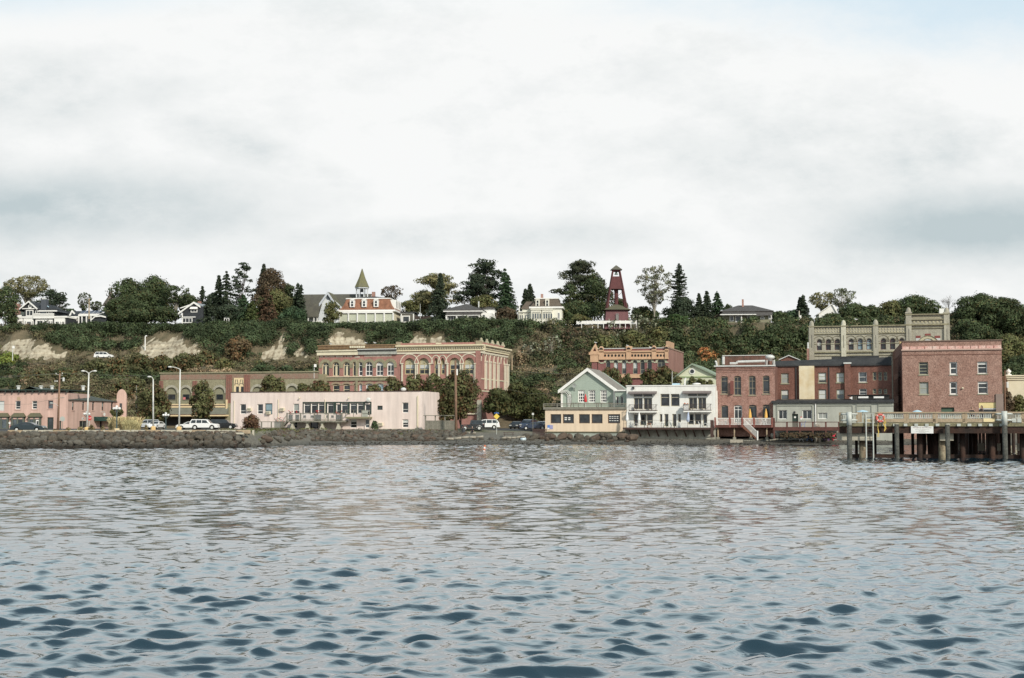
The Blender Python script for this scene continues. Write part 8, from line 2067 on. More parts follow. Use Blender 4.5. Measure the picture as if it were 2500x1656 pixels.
# -- pier
f=row(2048,2560,148)
Pr=thing('pier','timber pier with tan railing and concrete caps at right','pier',f.pt(f.L/2,0,-4))
W_=9.0
zD=3.45;v2z=lambda v,d=0:f.px(2250,v,d)[1]
m=MB();m.fbox(f,0,f.L,zD-.32,zD,-W_,0);m.build('deck_planks',M('mossy_deck',(.16,.145,.095),(.24,.22,.13),3,.95,fine=.35,fscale=9),Pr)
m=MB();m.fbox(f,.05,f.L,v2z(1058),zD-.33,-.7,-.12);m.fbox(f,.05,f.L,v2z(1058),zD-.33,-W_+.2,-W_+.8);m.fbox(f,.03,.4,v2z(1058)+.05,zD-.34,-W_+.3,-.3);m.build('stringer',WOODD,Pr)
zr=v2z(1006)
m=MB();m.fbox(f,f.px(2140,1010)[0],f.L,zr-.13,zr,-.3,.08);m.build('top_rail',WOODT,Pr)
m=MB();m.fbox(f,f.px(2152,1026)[0],f.L,v2z(1031),v2z(1023),-.16,.0);m.fbox(f,f.px(2152,1026)[0],f.L,v2z(1037),v2z(1031.2),-.35,-.05,1);m.build('toe_board',[WOODT,M('lichen_timber',(.23,.21,.14),(.16,.15,.1),3)],Pr)
posts=[2213,2283,2355,2428,2500]
for u in[2141]+posts:s,_=f.px(u,1015);m=MB();m.fbox(f,s-.22,s+.02,zD,zr-.13,-.26,.0);m.fbox(f,s+.04,s+.22,zD,zr-.13,-.2,.02);m.build('rail_post',WOODT,Pr)
ab=[2141]+posts
for a,b in zip(ab,ab[1:]):
 s0,_=f.px(a+4,1015);s1,_=f.px(b-5,1015)
 if a==2428:s0+=1.8
 m=MB();z0,z1=v2z(1021.5),v2z(1009.5)
 m.fbox(f,s0,s1,z0,z0+.06,-.14,-.08);m.fbox(f,s0,s1,z1-.06,z1,-.14,-.08)
 n_=int((s1-s0)/.19)
 for k in range(n_+1):s=s0+(s1-s0)*k/n_;m.fbox(f,s-.035,s+.035,z0,z1,-.13,-.09)
 m.build('metal_balusters',GALV,Pr)
m=MB();m.fbox(f,0,f.L,zr-.1,zr,-W_,-W_+.15);m.fbox(f,0,.15,zr-.1,zr,-W_,-2.2)
for k in range(26):s=f.L*k/26;m.fbox(f,s,s+.14,zD,zr-.1,-W_,-W_+.12)
for k in range(7):d=-W_+k*1.1;m.fbox(f,.0,.12,zD,zr-.1,d,d+.12)
m.build('rear_rail',WOODG,Pr)
m=MB()
for k in range(1,190):s=f.L*k/190;m.fbox(f,s,s+.03,zD+.15,zr-.12,-W_+.05,-W_+.08)
m.build('rear_balusters',GALV,Pr)
for u0,u1,mt in((2048,2052,WOODT),(2090,2104,WOODT)):
 s0,_=f.px(u0,1015);s1,_=f.px(u1,1015)
 m=MB();m.fbox(f,s0,s0+(s1-s0)*.47,v2z(1031),zr-.05,-.2,-.02);m.fbox(f,s0+(s1-s0)*.55,s1,v2z(1031),zr-.05,-.2,-.02);m.build('rail_post',mt,Pr)
m=MB();s0,_=f.px(2053,0);s1,_=f.px(2090,0);s2,_=f.px(2104,0);s3,_=f.px(2140,0)
for a,b in((s0,s1),(s2,s3)):
 m.fbox(f,a,b,v2z(1010),v2z(1009),-.15,-.09)
 for k in range(int((b-a)/.16)):m.fbox(f,a+k*.16,a+k*.16+.035,v2z(1022),v2z(1009),-.14,-.1)
m.build('metal_balusters',GALV,Pr)
m=MB();s0,_=f.px(2108,0);s1,_=f.px(2136,0)
for k in range(3):a=s0+(s1-s0)*k/3;m.fbox(f,a,a+(s1-s0)/3-.06,v2z(1030.5),v2z(1023.5),-.05,.05)
m.build('cream_fender_board',M('faded_cream_board',(.66,.55,.33),(.58,.46,.25),2),Pr)
for i,(u,mt) in enumerate(((2090,CONCL),(2312,CONCL),(2530,CONCL))):
 s,_=f.px(u,1065);m=MB();z0,z1=v2z(1076,-.5),v2z(1058.5)
 m.fbox(f,s-(1.9 if i==0 else .65),s+(1.6 if i==0 else .65),z0,z1,-W_+.3,-.8 if i else-.5);m.build('pile_cap',mt,Pr)
PB=M('concrete_pile',(.36,.32,.22),(.15,.10,.065),.9,.9,fine=.3,streak=.4)
for i,(u,d,lean,r) in enumerate(((2106,-1.5,.0,.34),(2118,-2.4,.35,.3),(2246,-1.6,0,.3),(2255,-4,-.2,.3),(2270,-5.5,.2,.3),(2283,-3,.2,.3),(2300,-1.6,0,.34),(2350,-1.8,0,.26),(2422,-1.8,0,.3),(2497,-1.8,0,.3),(2130,-7.5,0,.3),(2200,-8,0,.28),(2380,-8,0,.28),(2330,-6,0,.28),(2450,-6,0,.28))):
 s,_=f.px(u,1090,d);m=MB();m.tube(f.pt(s+lean,-2,d),f.pt(s,v2z(1058.5),d),r*1.05,r,12);m.build('under_pile',PB if i in(0,6) else WOODD,Pr,smooth=True)
m=MB();m.fbox(f,f.px(2070,0)[0],f.L,.0,.33,-2.6,-2.2);m.build('waterline_brace',WOODD,Pr)
for i in range(13):
 s=1.5+i*1.9;m=MB();m.tube(f.pt(s,-2,-W_+.6),f.pt(s,v2z(1060),-W_+.6),.16,n=7);m.build('rear_pile',WOODD,Pr)
for i in range(9):m=MB();m.fbox(f,8+i*1.9,8.6+i*1.9,.6,1.35,-W_-.2,-W_+.2);m.build('rear_concrete_cap',CONCL,Pr)
m=MB();
for k in range(12):s,_=f.px(2160+k*26,1035);m.fbox(f,s-.22,s+.12,zD-.30,zD-.06,.0,.14)
m.build('deck_bolts',GALV,Pr)
q0=f.pt(f.L*.62,0,-W_);e=Fac(q0,q0+f.ex*5)
m=MB();m.fbox(f,f.L*.66,f.L,zD-.7,zD-.003,-70,-W_-.002);m.build('approach_deck',WOODD,Pr)
m=MB();
for s in(f.L*.66+.1,f.L-.2):m.fbox(f,s,s+.12,zr-.1,zr,-70,-W_-.1)
for k in range(30):m.fbox(f,f.L*.66+.1,f.L*.66+.22,zD,zr-.1,-W_-2-k*2.2,-W_-1.88-k*2.2)
m.build('approach_rail',WOODT,Pr)
for k in range(9):
 for s in(f.L*.67,f.L*.83,f.L*.98):m=MB();m.tube(f.pt(s,-2,-W_-4-k*7),f.pt(s,zD-.7,-W_-4-k*7),.2,n=7);m.build('approach_pile',WOODD,Pr)
for i,(u,vt,r,lab,slv) in enumerate(((2073,1006,.245,'tall mooring pile with pale metal sleeve at left end of pier',True),(2189,1036,.22,'shorter barnacled mooring pile right of the life ring',False),(2313,1037,.22,'shorter barnacled mooring pile right of the white sign',False),(2452,1004,.25,'tall mooring pile with pale metal sleeve near right edge',True))):
 s,z=f.px(u,vt,.55);t=thing('mooring_pile',lab,'pile',f.pt(s,0,.55),'mooring piles along the pier front')
 m=MB();zs=v2z(1039,.55) if slv else z;m.tube(f.pt(s,-3,.55),f.pt(s,zs,.55),r*1.04,r,14);m.build('timber',PILE,t,smooth=True)
 if slv:
  m=MB();m.tube(f.pt(s,zs,.55),f.pt(s,z,.55),r+.02,r+.02,14);m.build('metal_sleeve',GALV,t,smooth=True)
  for v in(1011,1026):
   zz_=v2z(v,.55);m=MB()
   for sg in(-1,1):m.tube(f.pt(s+sg*r,zz_,.55),f.pt(s+sg*(r+.38),zz_,.45),.09,.09,8);m.tube(f.pt(s+sg*(r+.38),zz_,.45),f.pt(s+sg*(r+.5),zz_,-.1),.09,.09,8)
   m.build('roller_bracket',GALV,t)
 else:m=MB();m.tube(f.pt(s,z,.55),f.pt(s,z+.06,.55),r+.01,r-.05,14);m.build('cap',CONCL,t)
s0,z1=f.px(2114,1013,.2);s1,_=f.px(2131,1013,.2)
t=thing('pier_ladder','grey metal ladder dropping from pier deck into the water','ladder',f.pt((s0+s1)/2,0,.2))
for s in(s0,s1):m=MB();m.tube(f.pt(s,-.6,.2),f.pt(s,z1,.2),.07,n=8);m.build('side_rail',GALV,t)
for k in range(14):
 z=.1+k*.3;m=MB();m.tube(f.pt(s0,z,.2),f.pt(s1,z,.2),.022,n=5);m.build('rung',DMETAL,t)
s,z=f.px(2149,1021,.25);t=thing('life_ring','coral red life ring hanging on the pier rail','life ring',f.pt(s,z,.2))
m=MB();Rr,rr_=.345,.115
for k in range(28):
 a0,a1=2*math.pi*k/28,2*math.pi*(k+1)/28
 m.tube(f.pt(s+Rr*math.cos(a0),z+Rr*math.sin(a0),.2),f.pt(s+Rr*math.cos(a1),z+Rr*math.sin(a1),.2),rr_,rr_,10,0)
m.build('ring',ORING,t,smooth=True)
for a in(.8,2.35,3.9,5.5):
 m=MB();m.tube(f.pt(s+Rr*math.cos(a-.08),z+Rr*math.sin(a-.08),.2),f.pt(s+Rr*math.cos(a+.08),z+Rr*math.sin(a+.08),.2),rr_+.01,rr_+.01,10);m.build('band',WTRIM,t)
m=MB();pts=[f.pt(*f.px(u,v,.3),.3) for u,v in((2144,1033),(2143,1045),(2146,1055),(2142,1062),(2143,1067),(2146,1066),(2145,1058),(2143,1048))];m.path(pts,.028,5)
pts=[f.pt(*f.px(u,v,.3),.3) for u,v in((2158,1020),(2161,1028),(2157,1036),(2161,1044),(2159,1053),(2163,1046),(2160,1038),(2163,1030))];m.path(pts,.04,5);m.build('rope',ROPE,t)
s0,z1=f.px(2224,1041,.1);s1,z0=f.px(2279,1058.5,.1);c=(s0+s1)/2
t=thing('mooring_sign','white rectangular mooring sign fixed to the pier beam','sign',f.pt(c,(z0+z1)/2,.05))
m=MB();m.fbox(f,s0,s1,z0,z1,.0,.08);m.build('board',WPLAS,t)
BRN=M('brown_lettering',(.22,.14,.12))
text(t,'MOORAGE RESTRICTED',f.pt(c,z1-.14,.085),.165,BRN,f.ex)
for k,b in enumerate(('LOADING AND UNLOADING ONLY','NO OVERNIGHT','CALL FOR MOORAGE AND FEES','AT THE MARINA')):text(t,b,f.pt(c,z1-.30-k*.105,.085),.085,M('grey_lettering',(.45,.42,.38)),f.ex)
s0,z1=f.px(2401,1022,.1);s1,z0=f.px(2429.5,1030.5,.1)
t=thing('cream_notice_board','cream notice board on pier toe rail left of tall sleeved pile','sign',f.pt((s0+s1)/2,(z0+z1)/2,.05))
m=MB();m.fbox(f,s0,s1,z0,z1,.01,.07);m.build('board',M('cream_board',(.80,.66,.38)),t)
s0,z1=f.px(2471,1022,.1);s1,z0=f.px(2494,1031.5,.1)
t=thing('grey_notice_board','weathered grey double panel on pier rail near right edge','sign',f.pt((s0+s1)/2,(z0+z1)/2,.05))
m=MB();m.fbox(f,s0,(s0+s1)/2-.04,z0,z1,.01,.06);m.fbox(f,(s0+s1)/2+.04,s1,z0,z1,.01,.06);m.build('panels',GALV,t)
for u0,u1,lab in((2091,2121,'pale blue table canopy above the left part of pier'),(2227,2252,'pale blue table canopy above the middle of pier')):
 s0,z=f.px(u0,1005,-3);s1,_=f.px(u1,1005,-3);t=thing('picnic_canopy',lab,'canopy',f.pt((s0+s1)/2,zD,-3),'pale blue canopies on the pier')
 m=MB();c=f.pt((s0+s1)/2,0,-3);m.lathe((c.x,c.y,z-.05),[((s1-s0)/2,0),((s1-s0)/3,.12),(.05,.2)],10);m.build('canopy',LBLUE,t);m=MB();m.tube(f.pt((s0+s1)/2,zD,-3),f.pt((s0+s1)/2,z,-3),.04);m.build('pole',GALV,t)
t=thing('marker_buoy','leaning white and orange spar buoy in the water','buoy',P(1181,1103,171));p=P(1181,1103,171);p.z=-.1;q_=P(1184,1087,171)
for k in range(4):m=MB();m.tube(p.lerp(q_,k/4),p.lerp(q_,(k+1)/4),.13,.13,10);m.build('spar_section',WPLAS if k%2==0 else M('buoy_orange',(.65,.2,.1)),t)
# -- vehicles
def extr(m,prof,y0,y1,ins0=0,mi=0):
 """side outline (x, z) given thickness across y"""
 n=len(prof);a=[(x,y0,z) for x,z in prof];b=[(x,y1,z) for x,z in prof]
 m.add(a+b,[tuple(range(n-1,-1,-1)),tuple(range(n,2*n))]+[(i,(i+1)%n,(i+1)%n+n,i+n) for i in range(n)],mi)
CARS={'sedan':dict(L=4.85,W=1.8,low=[(0,.35),(.05,.62),(.3,.86),(1.25,.93),(3.3,.95),(4.2,.93),(4.75,.84),(4.85,.5),(4.75,.25),(.15,.22)],top=[(1.2,.92),(1.95,1.32),(2.5,1.40),(3.3,1.36),(4.15,.94)],win=[[(1.45,.97),(2.02,1.27),(2.55,1.33),(2.55,.97)],[(2.63,.97),(2.63,1.33),(3.22,1.30),(3.75,.99)]],wh=(.95,3.85),wr=.32),'suv':dict(L=4.85,W=1.9,low=[(0,.45),(.03,.8),(.25,1.0),(1.25,1.10),(4.75,1.10),(4.85,.8),(4.8,.4),(.1,.36)],top=[(1.2,1.08),(1.75,1.68),(2.1,1.78),(4.45,1.78),(4.8,1.09)],win=[[(1.6,1.14),(1.95,1.62),(2.65,1.66),(2.65,1.14)],[(2.75,1.14),(2.75,1.66),(3.6,1.66),(3.6,1.14)],[(3.72,1.14),(3.72,1.66),(4.4,1.64),(4.62,1.14)]],wh=(.95,3.85),wr=.39),'van':dict(L=4.9,W=1.9,low=[(0,.4),(.05,.75),(.5,.98),(1.0,1.05),(4.8,1.05),(4.9,.7),(4.85,.32),(.1,.3)],top=[(.95,1.03),(1.75,1.62),(2.3,1.72),(4.4,1.70),(4.85,1.04)],win=[[(1.35,1.08),(1.9,1.55),(2.5,1.62),(2.5,1.08)],[(2.6,1.08),(2.6,1.62),(3.5,1.62),(3.5,1.08)],[(3.6,1.08),(3.6,1.62),(4.4,1.58),(4.6,1.08)]],wh=(.95,3.9),wr=.34),'jeep':dict(L=3.9,W=1.7,low=[(0,.5),(.0,.95),(.3,1.02),(1.45,1.05),(3.8,1.1),(3.9,1.0),(3.88,.5)],top=[(1.5,1.04),(1.7,1.75),(1.9,1.8),(3.6,1.78),(3.8,1.08)],win=[[(1.78,1.12),(1.85,1.68),(2.55,1.68),(2.55,1.12)],[(2.65,1.12),(2.65,1.68),(3.5,1.66),(3.62,1.12)]],wh=(.7,3.15),wr=.42)}
def car(kind,name,label,x,y,rot,paint,z=None,group=None,flip=False):
 """front of the car points to local -x"""
 K=CARS[kind];L,W=K['L'],K['W'];z=gz(x,y)+.04 if z is None else z
 t=thing(name,label,{'suv':'SUV','van':'minivan','jeep':'off-road car'}.get(kind,'car'),(0,0,0),group)
 def mk(nm,m,mat,par=t,smooth=False):
  m.v=[(a-L/2,b,c) for a,b,c in m.v];return m.build(nm,mat,par,smooth,loc=(0,0,0))
 m=MB();n_=16;y0,y1=-W/2,W/2
 low=K['low']
 prof=[(a,b) for a,b in low if b>.38 or True]
 bot=[];z_b=.26 if kind=='sedan' else .36
 for wx in sorted(K['wh'],reverse=True):
  r=K['wr']+.07
  for k in range(9):a=math.pi*k/8;bot.append((wx+r*math.cos(a),max(z_b,K['wr']+r*math.sin(a))))
 up_=[p for p in low if p[1]>z_b+.06];up_=up_[:]
 extr(m,[(up_[0][0]+.02,z_b)]+up_+[(up_[-1][0]-.02,z_b)]+bot,y0,y1)
 body_=mk('body',m,paint)
 m=MB();top=K['top'];ins=.17
 n=len(top);a0=[(x_,y0+.03+(ins*(z_-top[0][1])/.7),z_) for x_,z_ in top];b0=[(x_,y1-.03-(ins*(z_-top[0][1])/.7),z_) for x_,z_ in top]
 m.add(a0+b0,[tuple(range(n-1,-1,-1)),tuple(range(n,2*n))]+[(i,(i+1)%n,(i+1)%n+n,i+n) for i in range(n)]);mk('roof',m,paint)
 def yin(z_):return ins*(z_-top[0][1])/.7+.03
 for side in(-1,1):
  for w in K['win']:
   m=MB();pts=[]
   for x_,z_ in w:yy=(W/2-yin(z_)+.012)*side;pts.append((x_,yy,z_))
   m.add(pts,[tuple(range(len(pts)))]);mk('side_window',m,CGLASS)
 for(p,q) in((0,1),(len(top)-1,len(top)-2)):
  (x0,za),(x1,zb)=top[p],top[q];sg=-1 if p==0 else 1;m=MB()
  def pt_(k,s):x_=x0+(x1-x0)*k;z_=za+(zb-za)*k;return(x_+sg*.015,s*(W/2-yin(z_)-.08),z_+.012)
  m.add([pt_(.1,-1),pt_(.1,1),pt_(.92,1),pt_(.92,-1)],[(0,1,2,3)]);mk('windscreen' if p==0 else 'rear_window',m,CGLASS)
 for wx in K['wh']:
  for side in(-1,1):
   m=MB();r=K['wr'];m.tube((wx,side*(W/2-.22),r),(wx,side*(W/2-.01),r),r,r,18);w=mk('wheel',m,RUBBER)
   m=MB();m.tube((wx,side*(W/2-.02),r),(wx,side*(W/2+.01),r),r*.62,r*.55,12);mk('rim',m,METAL,w)
 hz_=(low[1][1]+low[2][1])/2-.04
 for side in(-1,1):
  m=MB();m.box(-.015,.12,side*(W/2-.28)-.2,side*(W/2-.28)+.2,hz_-.12,hz_+.03);mk('headlight',m,M('headlight_lens',(.6,.6,.56),None,1,.15,spec=.7))
  m=MB();m.box(L-.12,L+.012,side*(W/2-.16)-.12,side*(W/2-.16)+.14,hz_-.05,hz_+.16);mk('tail_light',m,M('tail_lens',(.42,.03,.03),None,1,.3))
 m=MB();m.box(-.05,.1,-W/2+.05,W/2-.05,z_b+.02,z_b+.2);m.box(L-.1,L+.05,-W/2+.05,W/2-.05,z_b+.02,z_b+.2);mk('bumper',m,DMETAL if kind in('jeep',) else paint)
 m=MB();m.box(.5,L-.5,-W/2+.1,W/2-.1,.2,z_b+.02);mk('underbody',m,RUBBER)
 for side in(-1,1):xx=top[0][0]+.25;m=MB();m.box(xx,xx+.12,side*(W/2+.02)-.1,side*(W/2+.02)+.1,top[0][1]+.06,top[0][1]+.2);mk('mirror',m,paint)
 if kind=='jeep':m=MB();m.tube((L,0,.95),(L+.2,0,.95),.38,.38,16);mk('spare_wheel',m,RUBBER)
 t.location=(x,y,z);t.rotation_euler=(0,0,rot);return t
def paintm(name,c):
 m=M(name,c,tuple(a*.96 for a in c),1,.25,spec=.6);return m
WCAR=paintm('white_car_paint',(.78,.78,.76));BCAR=paintm('dark_teal_car_paint',(.02,.035,.042));KCAR=paintm('black_car_paint',(.018,.02,.022));SCAR=paintm('silver_car_paint',(.45,.47,.48));NCAR=paintm('navy_car_paint',(.03,.045,.08))
def carat(kind,name,label,u,Y,rot,paint,**k):x=XU(u,Y);return car(kind,name,label,x,Y,rot,paint,**k)
carat('sedan','parked_car','dark teal sedan on the shore road at far left',70,202.5,R(180),BCAR)
carat('suv','parked_car','white SUV parked left of the long pink building',499,238,R(180),WCAR)
carat('sedan','parked_car','low white car half hidden behind the white SUV',466,244,R(0),WCAR)
carat('suv','parked_car','black SUV between white SUV and pink building',545,250,R(180),KCAR)
carat('van','parked_car','white minivan beyond tawny bush at the pampas grass',360,258,R(10),SCAR)
carat('sedan','parked_car','small blue and white car left of the globe lamp at the stone building',382,256,R(80),WCAR)
carat('van','parked_car','white minivan at the street end behind black off-road car',1186,247,R(2),WCAR)
carat('jeep','parked_car','black off-road car with spare wheel beside brown utility pole',1153,241.5,R(2),KCAR)
carat('sedan','parked_car','navy sedan left of the peach building',1304,246,R(2),NCAR)
carat('van','parked_car','dark minivan second in row left of peach building',1290,254,R(70),NCAR)
carat('sedan','parked_car','black car left end of row near picnic table',1262,258,R(75),KCAR)
carat('sedan','parked_car','silver car between navy sedan and peach wall',1324,252,R(70),SCAR)
Yv=slopeY(252,873);carat('van','parked_car','white van on the hillside road among autumn trees',252,Yv,R(180),WCAR,z=P(252,876,Yv).z)
# -- lamps, poles, signs
LPM=M('pale_lamp_paint',(.66,.66,.62),(.58,.58,.54),1,.5)
def at(u,v,Y):p=P(u,v,Y);return p
def lamp(u0,v0,u1,v1,Y,arms,label):
 a=at(u0,v0,Y);b=at(u1,v1,Y);a.z=gz(a.x,a.y)
 t=thing('street_lamp',label,'street lamp',a,'tall pale street lamps')
 m=MB();m.tube(a+Vector((0,0,.5)),b,.16,.09,10);m.build('pole',LPM,t,smooth=True)
 m=MB();m.lathe(a,[(.42,0),(.42,.55),(.3,.65)],8);m.build('base',M('yellow_base',(.74,.52,.24),(.66,.44,.2),2),t)
 px_=Y/F
 for sg,w,rise in arms:
  pts=[b+Vector((sg*w*px_*q,0,rise*px_*math.sin(q*math.pi/2))) for q in(0,.25,.5,.75,1)]
  m=MB();m.path(pts,.06,6);m.build('arm',LPM,t)
  e=pts[-1];m=MB();m.ball((e.x+sg*3.5*px_,e.y,e.z-.02),5.2*px_,.22,.15,12,6);m.build('lamp_head',LPM,t,smooth=True)
lamp(212.5,1048,217,912,211,[(-1,11,6),(1,11,6)],'double-armed pale street lamp before the pink wing')
lamp(374,1049,374,926,234,[(-1,6,6)],'single-armed pale lamp in front of rounded olive-red street tree')
lamp(437,1050,440,902,226,[(-1,22,6)],'tall pale lamp with long arm left of egg-shaped tree')
Yl=slopeY(354,862);a=at(354,862,Yl);b=at(354.5,824,Yl);t=thing('road_lamp','white right-angled lamp post against the sandy scar','street lamp',a)
m=MB();m.tube(a-Vector((0,0,1)),b,.16,.14,8);m.build('pole',WTRIM,t);m=MB();c_=at(359,820,Yl);m.path([b,at(355,821,Yl),c_],.15,6);m.build('arm',WTRIM,t)
def globe_lamp(u,v0,v1,Y,label,base=False):
 a=at(u,v0,Y);a.z=gz(a.x,a.y);b=at(u,v1,Y);t=thing('globe_lamp',label,'street lamp',a,'dark posts with white globe lamps')
 m=MB();m.tube(a,b,.12,.07,8);m.build('post',M('teal_post',(.07,.10,.10)),t)
 px_=.42
 m=MB()
 for d in((1,0),(-1,0),(0,1),(0,-1)):m.path([b-Vector((0,0,.5)),b+Vector((d[0]*px_*.7,d[1]*px_*.7,-.35)),b+Vector((d[0]*px_,d[1]*px_,-.1))],.035,5)
 m.build('bracket',M('teal_post',(.07,.10,.10)),t)
 for d in((1,0,0),(-1,0,0),(0,1,0),(0,-1,0),(0,0,1.0)):m=MB();m.ball(b+Vector((d[0]*px_,d[1]*px_,.08+d[2]*.28)),.2,.2,.2,10,7);m.build('globe',WPLAS,t,smooth=True)
 if base:m=MB();m.lathe(a,[(.42,0),(.42,.45),(.3,.5)],8);m.build('base',YELLOWC,t)
globe_lamp(285,1052,999,207,'globe lamp with yellow base beside pampas grass',True)
globe_lamp(212,1048,1012,240,'globe lamp seen behind the double-armed lamp pole')
globe_lamp(405,1050,1015,240,'globe lamp left of the tall long-armed lamp')
t=thing('utility_pole','brown utility pole with crossarms and lamp at left pink building','utility pole',(XU(141,236),236,gz(XU(141,236),236)))
a=at(141,1050,236);a.z=t.location.z;b=at(146,912,236)
m=MB();m.tube(a,b,.2,.13,9);m.build('pole',POLEW,t,smooth=True)
for u0,v0,u1,v1 in((136,914,153,917),(144,924,158,925),(139,972,157,971)):m=MB();m.tube(at(u0,v0,236),at(u1,v1,236),.06,n=5);m.build('crossarm',M('grey_arm',(.35,.34,.30)),t)
m=MB();c=at(155,927,236);m.lathe((c.x,c.y,c.z-.3),[(.18,0),(.2,.1),(.2,.55),(.1,.65)],8);m.build('transformer',METAL,t)
m=MB();m.path([at(144,993,236),at(136,987,235.5),at(128,984,235)],.04,5);e=at(125,984.5,235);m.ball(e,.3,.15,.1,10,5);m.build('lamp_arm',METAL,t)
for u0,v0 in((137,913),(152,912),(134,931),(137,931),(140,931)):m=MB();m.tube(at(u0,v0-2,236),at(u0,v0+1.5,236),.05,n=5);m.build('insulator',WTRIM,t)
t=thing('utility_pole','rust-brown utility pole at the end of long pink building','utility pole',(XU(1113,239),239,1.9))
a=at(1113.5,1052,239);a.z=1.7;b=at(1112,880,239)
m=MB();m.tube(a,b,.26,.17,10);m.build('pole',POLEW,t,smooth=True)
m=MB();c=at(1115.5,908,239);m.lathe((c.x,c.y,c.z-.6),[(.14,0),(.16,.1),(.16,.9),(.06,1.1)],8);m.build('insulator',WTRIM,t);m=MB();m.tube(at(1109,888,239),at(1117,889,239),.05,n=5);m.build('crossarm',METAL,t)
for u,v0,v1,Y,r,mt,lab in((1156,940,903,262,.12,WOODG,'grey pole rising above the big street tree'),(1250,895,868,300,.16,WOODT,'short tan pole on slope right of brick block'),(333,1040,941,262,.12,WOODG,'grey wooden pole left of single lamp'),(217.5,772,729,362,.18,WOODT,'wooden pole behind the solar panels'),(1026,788,742,352,.06,METAL,'thin flagpole left of dark spreading fir'),(1951,786,759,352,.2,CONCL,'pale utility pole by the double-tipped cypress'),(1641,942,907,258,.07,METAL,'thin antenna mast above white building roof'),(767,915,893,290,.08,METAL,'small post with white box beside brick block'),(2453.5,1030,905,232,.12,POLEW,'rusty standpipe pole at the right corner of red brick building'),(31,872,848,318,.1,METAL,'thin grey marker post on hillside at left')):
 a=at(u,v0,Y);b=at(u,v1,Y);t=thing('pole',lab,'pole',a);m=MB();m.tube(a-Vector((0,0,.8)),b,r,r*.8,8);m.build('shaft',mt,t)
 if 'box' in lab or u in(1951,31):m=MB();m.fbox(Fac((b.x-1,b.y),(b.x+1,b.y)),1.0,1.5,b.z-(2 if u==1951 else .3),b.z-(1.2 if u==1951 else-.3),0,.3);m.build('box',WTRIM,t)
 if u==2453.5:m=MB();c=at(2459,940,Y);m.lathe((c.x,c.y,c.z-.5),[(.2,0),(.22,.1),(.22,.9),(.1,1)],8);m.build('transformer',METAL,t)
def wire(label,pts,Y0,Y1,r=.022,mt=M('grey_wire',(.16,.17,.15))):
 m=MB();n=len(pts);P_=[at(u,v,Y0+(Y1-Y0)*i/(n-1)) for i,(u,v) in enumerate(pts)];m.path(P_,r,4);tag(m.build('power_line',mt),label,'power line')
wire('grey power line left of the crossarmed pole',[(-20,920),(60,916),(140,912)],240,236);wire('second grey power line left of crossarmed pole, lower',[(-20,923),(60,919),(141,913)],240,236)
wire('grey power line right of the crossarmed pole',[(153,912),(250,916),(390,918)],236,262);wire('sagging cable across left pink wall, upper',[(-20,967),(60,963),(144,951)],240,236);wire('sagging cable across left pink wall, lower',[(-20,988),(70,987),(143,972)],240,236)
wire('grey power line right of brick block on slope',[(1240,906),(1350,912),(1420,914)],285,285);wire('low wire crossing dark street trees near sage house',[(1215,944),(1290,962),(1362,960)],262,250)
def sign(name,label,u,v,v0,Y,shape,size,mat,post=WOODG,txt=None):
 c=at(u,v,Y);a=at(u,v0,Y);a.z=gz(a.x,a.y);t=thing(name,label,'sign',a);m=MB();m.tube(a,Vector((a.x,a.y+.05,c.z+size*.5)),.045,n=6);m.build('post',post,t)
 f_=Fac((c.x-1,c.y),(c.x+1,c.y));n={'oct':8,'dia':4,'round':16}[shape];of={'oct':math.pi/8,'dia':0,'round':0}[shape]
 m=MB();m.fpoly(f_,[(1+size*math.cos(2*math.pi*k/n+of),c.z+size*math.sin(2*math.pi*k/n+of)) for k in range(n)],.0,.03);m.build('plate',mat,t)
 if txt:text(t,txt,(c.x,c.y-.04,c.z),size*.75,WTRIM,Vector((1,0,0)))
 return t
sign('stop_sign','red stop sign just right of the double lamp pole',218,1021,1048,226,'oct',.42,RED,GALV,'STOP')
sign('road_sign','round grey road sign right of the crossarmed utility pole',152.5,1023,1050,232,'round',.42,M('grey_sign_back',(.42,.44,.40)))
sign('warning_sign','yellow diamond warning sign before dark street trees',1212.5,1017,1048,236,'dia',.52,YELLOW,GALV)
sign('parking_sign','small white sign on post in front of first bay window',23.5,1033,1048,234,'round',.18,WTRIM,GALV)
sign('street_sign','small pale sign on wooden post left of peach building',1301,1011,1052,238,'round',.2,METAL)
c=at(1212.5,1009,236);t=thing('street_name_sign','blue street name blades above the yellow diamond sign','sign',c);m=MB();m.box(c.x-.4,c.x+.4,c.y,c.y+.03,c.z-.06,c.z+.1);m.box(c.x-.02,c.x+.02,c.y-.35,c.y+.35,c.z+.12,c.z+.26);m.build('blades',BLUE,t)
c=at(1242,1058,233);z=gz(c.x,233);t=thing('picnic_table','dark picnic table at the street end beach','table',(c.x,233,z))
m=MB();m.box(c.x-.95,c.x+.95,232.6,233.4,z+.72,z+.78);m.build('table_top',WOODB,t)
for d in(-1,1):m=MB();m.box(c.x-.95,c.x+.95,233+d*.75-.13,233+d*.75+.13,z+.42,z+.47);m.build('bench',WOODB,t)
for d in(-1,1):
 for e in(-1,1):m=MB();m.tube((c.x+d*.7,233+e*.75,z),(c.x+d*.7,233+e*.25,z+.74),.05,n=4);m.build('leg',WOODB,t)
c=at(1132,1054,236);z=gz(c.x,236);t=thing('litter_bin','dark litter bin between utility pole and seated person','bin',(c.x,236,z));m=MB();m.lathe((c.x,236,z),[(.26,0),(.3,.8),(.32,.82),(.32,.88)],12);m.build('can',M('charcoal_bin',(.07,.075,.08)),t);m=MB();m.lathe((c.x,236,z+.88),[(.3,0),(.1,.06)],12);m.build('lid',DMETAL,t)
